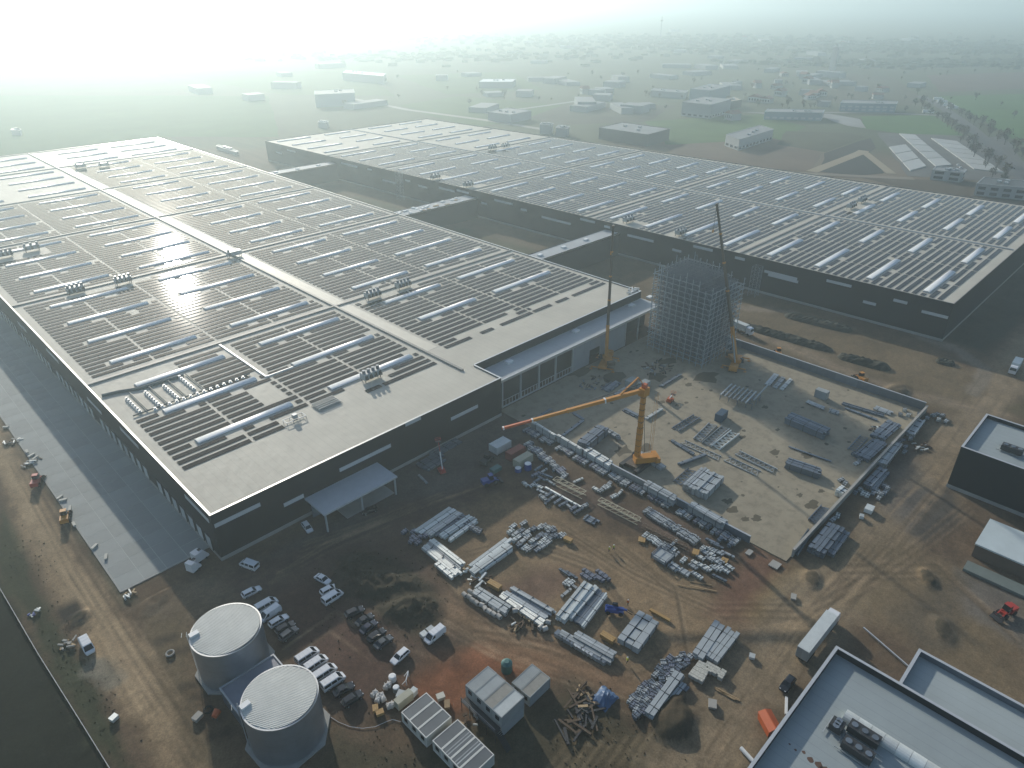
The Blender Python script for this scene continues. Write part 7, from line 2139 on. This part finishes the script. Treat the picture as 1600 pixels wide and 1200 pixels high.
MB().tube((0, 0, 0), (0, 0, 60), 2.2, 1.2, 10).build('shaft', M_fg, ms2); MB().box(-3, 3, -3, 3, 46, 50).build('collar', M_fd, ms2)

# lorries and cars on the far roads, seen as small bodies
for i, p in enumerate([(1086.0, 296.0), (1062.5, 284.4), (1029.8, 267.4), (1014.8, 258.8), (954.4, 267.2), (788.4, 179.3)]):
    t = thing('lorry', 'distant white lorry on the straight road at the right' if i < 5 else 'white van by the pale paved plots near the tree row', 'lorry' if i < 5 else 'van', (*p, .3), R(-60) if i < 5 else R(20), 'distant lorries on the straight road' if i < 5 else None)
    MB().box(-6, 4, -1.25, 1.25, 1, 4).build('box', M_white, t); MB().box(4.1, 6.2, -1.2, 1.2, .6, 3.2).build('cab', M_white, t)
    for x in (-4, 5):
        MB().box(x - .5, x + .5, -1.3, 1.3, 0, 1).build('wheel', M_tyre, t)
for i, p in enumerate([(665.5, 153.9), (656.3, 149.4), (648.2, 144.4), (644.4, 161.3), (644.7, 157.7), (645.0, 154.1), (647.9, 151.2)]):
    q = (p[0], p[1])
    vehicle('estate' if i < 3 else 'car', 'white' if i < 3 else 'black', (q[0] + 2, q[1] + 1), (q[0] - 2, q[1] - 1), 'distant white car at the pale paved plots' if i < 3 else 'distant dark car in the row before the small two-storey office', 'distant cars at the paved plots')

# ---------------------------------------------------------------- trees
M_bark = mat('bark', (0.06, 0.05, 0.04), .9, var=.2)
M_twig = mat('winter_twigs', (0.085, 0.070, 0.048), .9, var=.3, scale=1.0, rnd=.3)
M_ever = mat('evergreen', (0.045, 0.060, 0.034), .9, var=.3, scale=1.0, rnd=.25)
TREES = []
def tree_proto(seed, h, m, dense, name='tree'):
    rg2 = random.Random(seed)
    tr = MB()
    tr.tube((0, 0, -.2), (0, 0, h * .45), h * .028, h * .018, 7)
    tips = []
    for k in range(9):
        a = rg2.uniform(0, 6.28); z0 = h * rg2.uniform(.25, .5)
        q = (math.cos(a) * h * rg2.uniform(.14, .30), math.sin(a) * h * rg2.uniform(.14, .30), h * rg2.uniform(.55, .92))
        tr.tube((0, 0, z0), q, h * .012, h * .004, 5)
        tips.append(q)
    cr = MB()
    for k in range(dense):
        c = Vector(rg2.choice(tips)) if rg2.random() < .7 else Vector((0, 0, h * rg2.uniform(.4, .95)))
        c += Vector((rg2.gauss(0, h * .075), rg2.gauss(0, h * .075), rg2.gauss(0, h * .07)))
        s = h * rg2.uniform(.02, .05)
        u = Vector((rg2.uniform(-1, 1), rg2.uniform(-1, 1), rg2.uniform(-1, 1))).normalized() * s
        w = u.cross(Vector((rg2.uniform(-1, 1), rg2.uniform(-1, 1), 1))).normalized() * s
        cr.add([tuple(c - u - w * .5), tuple(c + u * .6 - w), tuple(c + u + w * .6), tuple(c - u * .5 + w)], [(0, 1, 2, 3)])
    return tr.mesh('trunk', M_bark), cr.mesh('crown', m)
TP = [tree_proto(1, 11, M_twig, 260), tree_proto(2, 13, M_twig, 300), tree_proto(3, 9, M_twig, 240), tree_proto(4, 10, M_ever, 420)]
def tree(p, k, s, label, group):
    t = thing('tree', label, 'tree', (p[0], p[1], 0), rg.uniform(0, 6.28), group)
    t.scale = (s, s, s * rg.uniform(.85, 1.15))
    put(TP[k][0], 'trunk', t); put(TP[k][1], 'crown', t)
line = [(1024.2, 289.1), (931.9, 234.9), (821.0, 180.3), (711.6, 132.6), (599.4, 84.8)]
for side in (-1, 1):
    for i in range(len(line) - 1):
        a, b_ = Vector(line[i]), Vector(line[i + 1])
        n = int((b_ - a).length / 14)
        d = (b_ - a).normalized(); nn = Vector((-d.y, d.x)) * (15 * side)
        for k in range(n):
            q = a + (b_ - a) * (k + rg.uniform(.2, .8)) / n + nn + Vector((rg.gauss(0, 2.5), rg.gauss(0, 2.5)))
            tree((q.x, q.y), rg.choice([0, 1, 2, 0, 1, 3]), rg.uniform(.6, 1.1), 'bare brownish tree in the row along the straight road at the right', 'trees along the straight road')
for c, n, sp, lab in (((904.3, 417.0), 26, 45, 'bare tree in the thicket behind the long pale hall'), ((1040.7, 523.1), 34, 140, 'tree standing among the hazy village houses'), ((1539.8, 453.2), 20, 160, 'hazy tree in the line behind the right meadow'),
                      ((1020.6, 664.9), 24, 170, 'hazy tree around the factory halls'), ((704.7, 659.0), 14, 80, 'hazy tree by the works left of the thin pale hall'), ((665.7, 791.3), 12, 140, 'faint tree between far fields'), ((1058.1, 399.5), 14, 90, 'bare tree on the edge of the grey-brown field'),
                      ((1632.0, 361.1), 18, 150, 'hazy tree beyond the far right meadow')):
    for k in range(max(6, int(n * .7))):
        tree((c[0] + rg.gauss(0, sp), c[1] + rg.gauss(0, sp)), rg.choice([0, 1, 2, 2, 3]), rg.uniform(.45, .85), lab, 'trees: ' + lab)
# far woods that read as one dark band
wd = MB()
for c, n, sx, sy in (((2063.8, 945.7), 500, 900, 260), ((2149.9, 571.3), 400, 700, 160), ((2016.9, 1448.5), 400, 900, 300), ((1111.2, 1315.4), 200, 400, 160), ((1790.4, 399.7), 300, 300, 90), ((1570.3, 619.4), 200, 220, 80)):
    for k in range(n):
        u, v = rg.gauss(0, .5) * sx, rg.gauss(0, .5) * sy
        x, y = c[0] + (u - v) * .7071 , c[1] - (u + v) * .7071
        r, h = rg.uniform(6, 14), rg.uniform(4, 9)
        wd.add([(x - r, y, 0), (x, y - r, 0), (x + r, y, 0), (x, y + r, 0), (x - r * .8, y - r * .3, h * .7), (x + r * .3, y - r * .8, h * .75), (x + r * .8, y + r * .3, h * .65), (x - r * .3, y + r * .8, h * .7), (x, y, h)],
               [(0, 1, 5, 4), (1, 2, 6, 5), (2, 3, 7, 6), (3, 0, 4, 7), (4, 5, 8), (5, 6, 8), (6, 7, 8), (7, 4, 8)])
wd.build('woodland', M_ever, kind='stuff')
# shrubs on the mound, verge and strip near the slab: tufts of dry growth
tf = MB()
def tufts(c, n, sx, sy, s0=.15, s1=.45):
    for k in range(n):
        x, y = c[0] + rg.gauss(0, sx), c[1] + rg.gauss(0, sy)
        i = int(np.argmin((gx_near - x) ** 2 + (gy_near - y) ** 2)) if False else None
        s = rg.uniform(s0, s1); a = rg.uniform(0, 3.14)
        u = (math.cos(a) * s, math.sin(a) * s)
        z = ground_z(x, y)
        tf.add([(x - u[0], y - u[1], z - .05), (x + u[0], y + u[1], z - .05), (x + u[0] * .5 + rg.uniform(-.2, .2), y + u[1] * .5, z + s * 1.3), (x - u[0] * .7, y - u[1] * .7 + rg.uniform(-.2, .2), z + s)], [(0, 1, 2, 3)])
def ground_z(x, y):
    i = min(max(int(np.searchsorted(xs, x)), 0), len(xs) - 1); j = min(max(int(np.searchsorted(ys, y)), 0), len(ys) - 1)
    return float(gz[j * len(xs) + i])
tufts((61.8, 103.7), 420, 8, 5, .08, .24)
tufts((61.2, 114.4), 160, 5, 3.5, .08, .24)
tufts((62.8, 92.0), 140, 4, 3, .08, .24)
for p in ((6.5, 175.2), (5.4, 140.7), (5.5, 120.8)):
    tufts(p, 120, 2.5, 9, .06, .2)
for p in ((68.0, 43.4), (65.8, 49.1), (38.4, 71.2)):
    tufts(p, 120, 6, 5, .06, .2)
tf.build('dry_grass', mat('dry_grass', (0.075, 0.068, 0.034), .95, var=.3, scale=.4), kind='stuff')
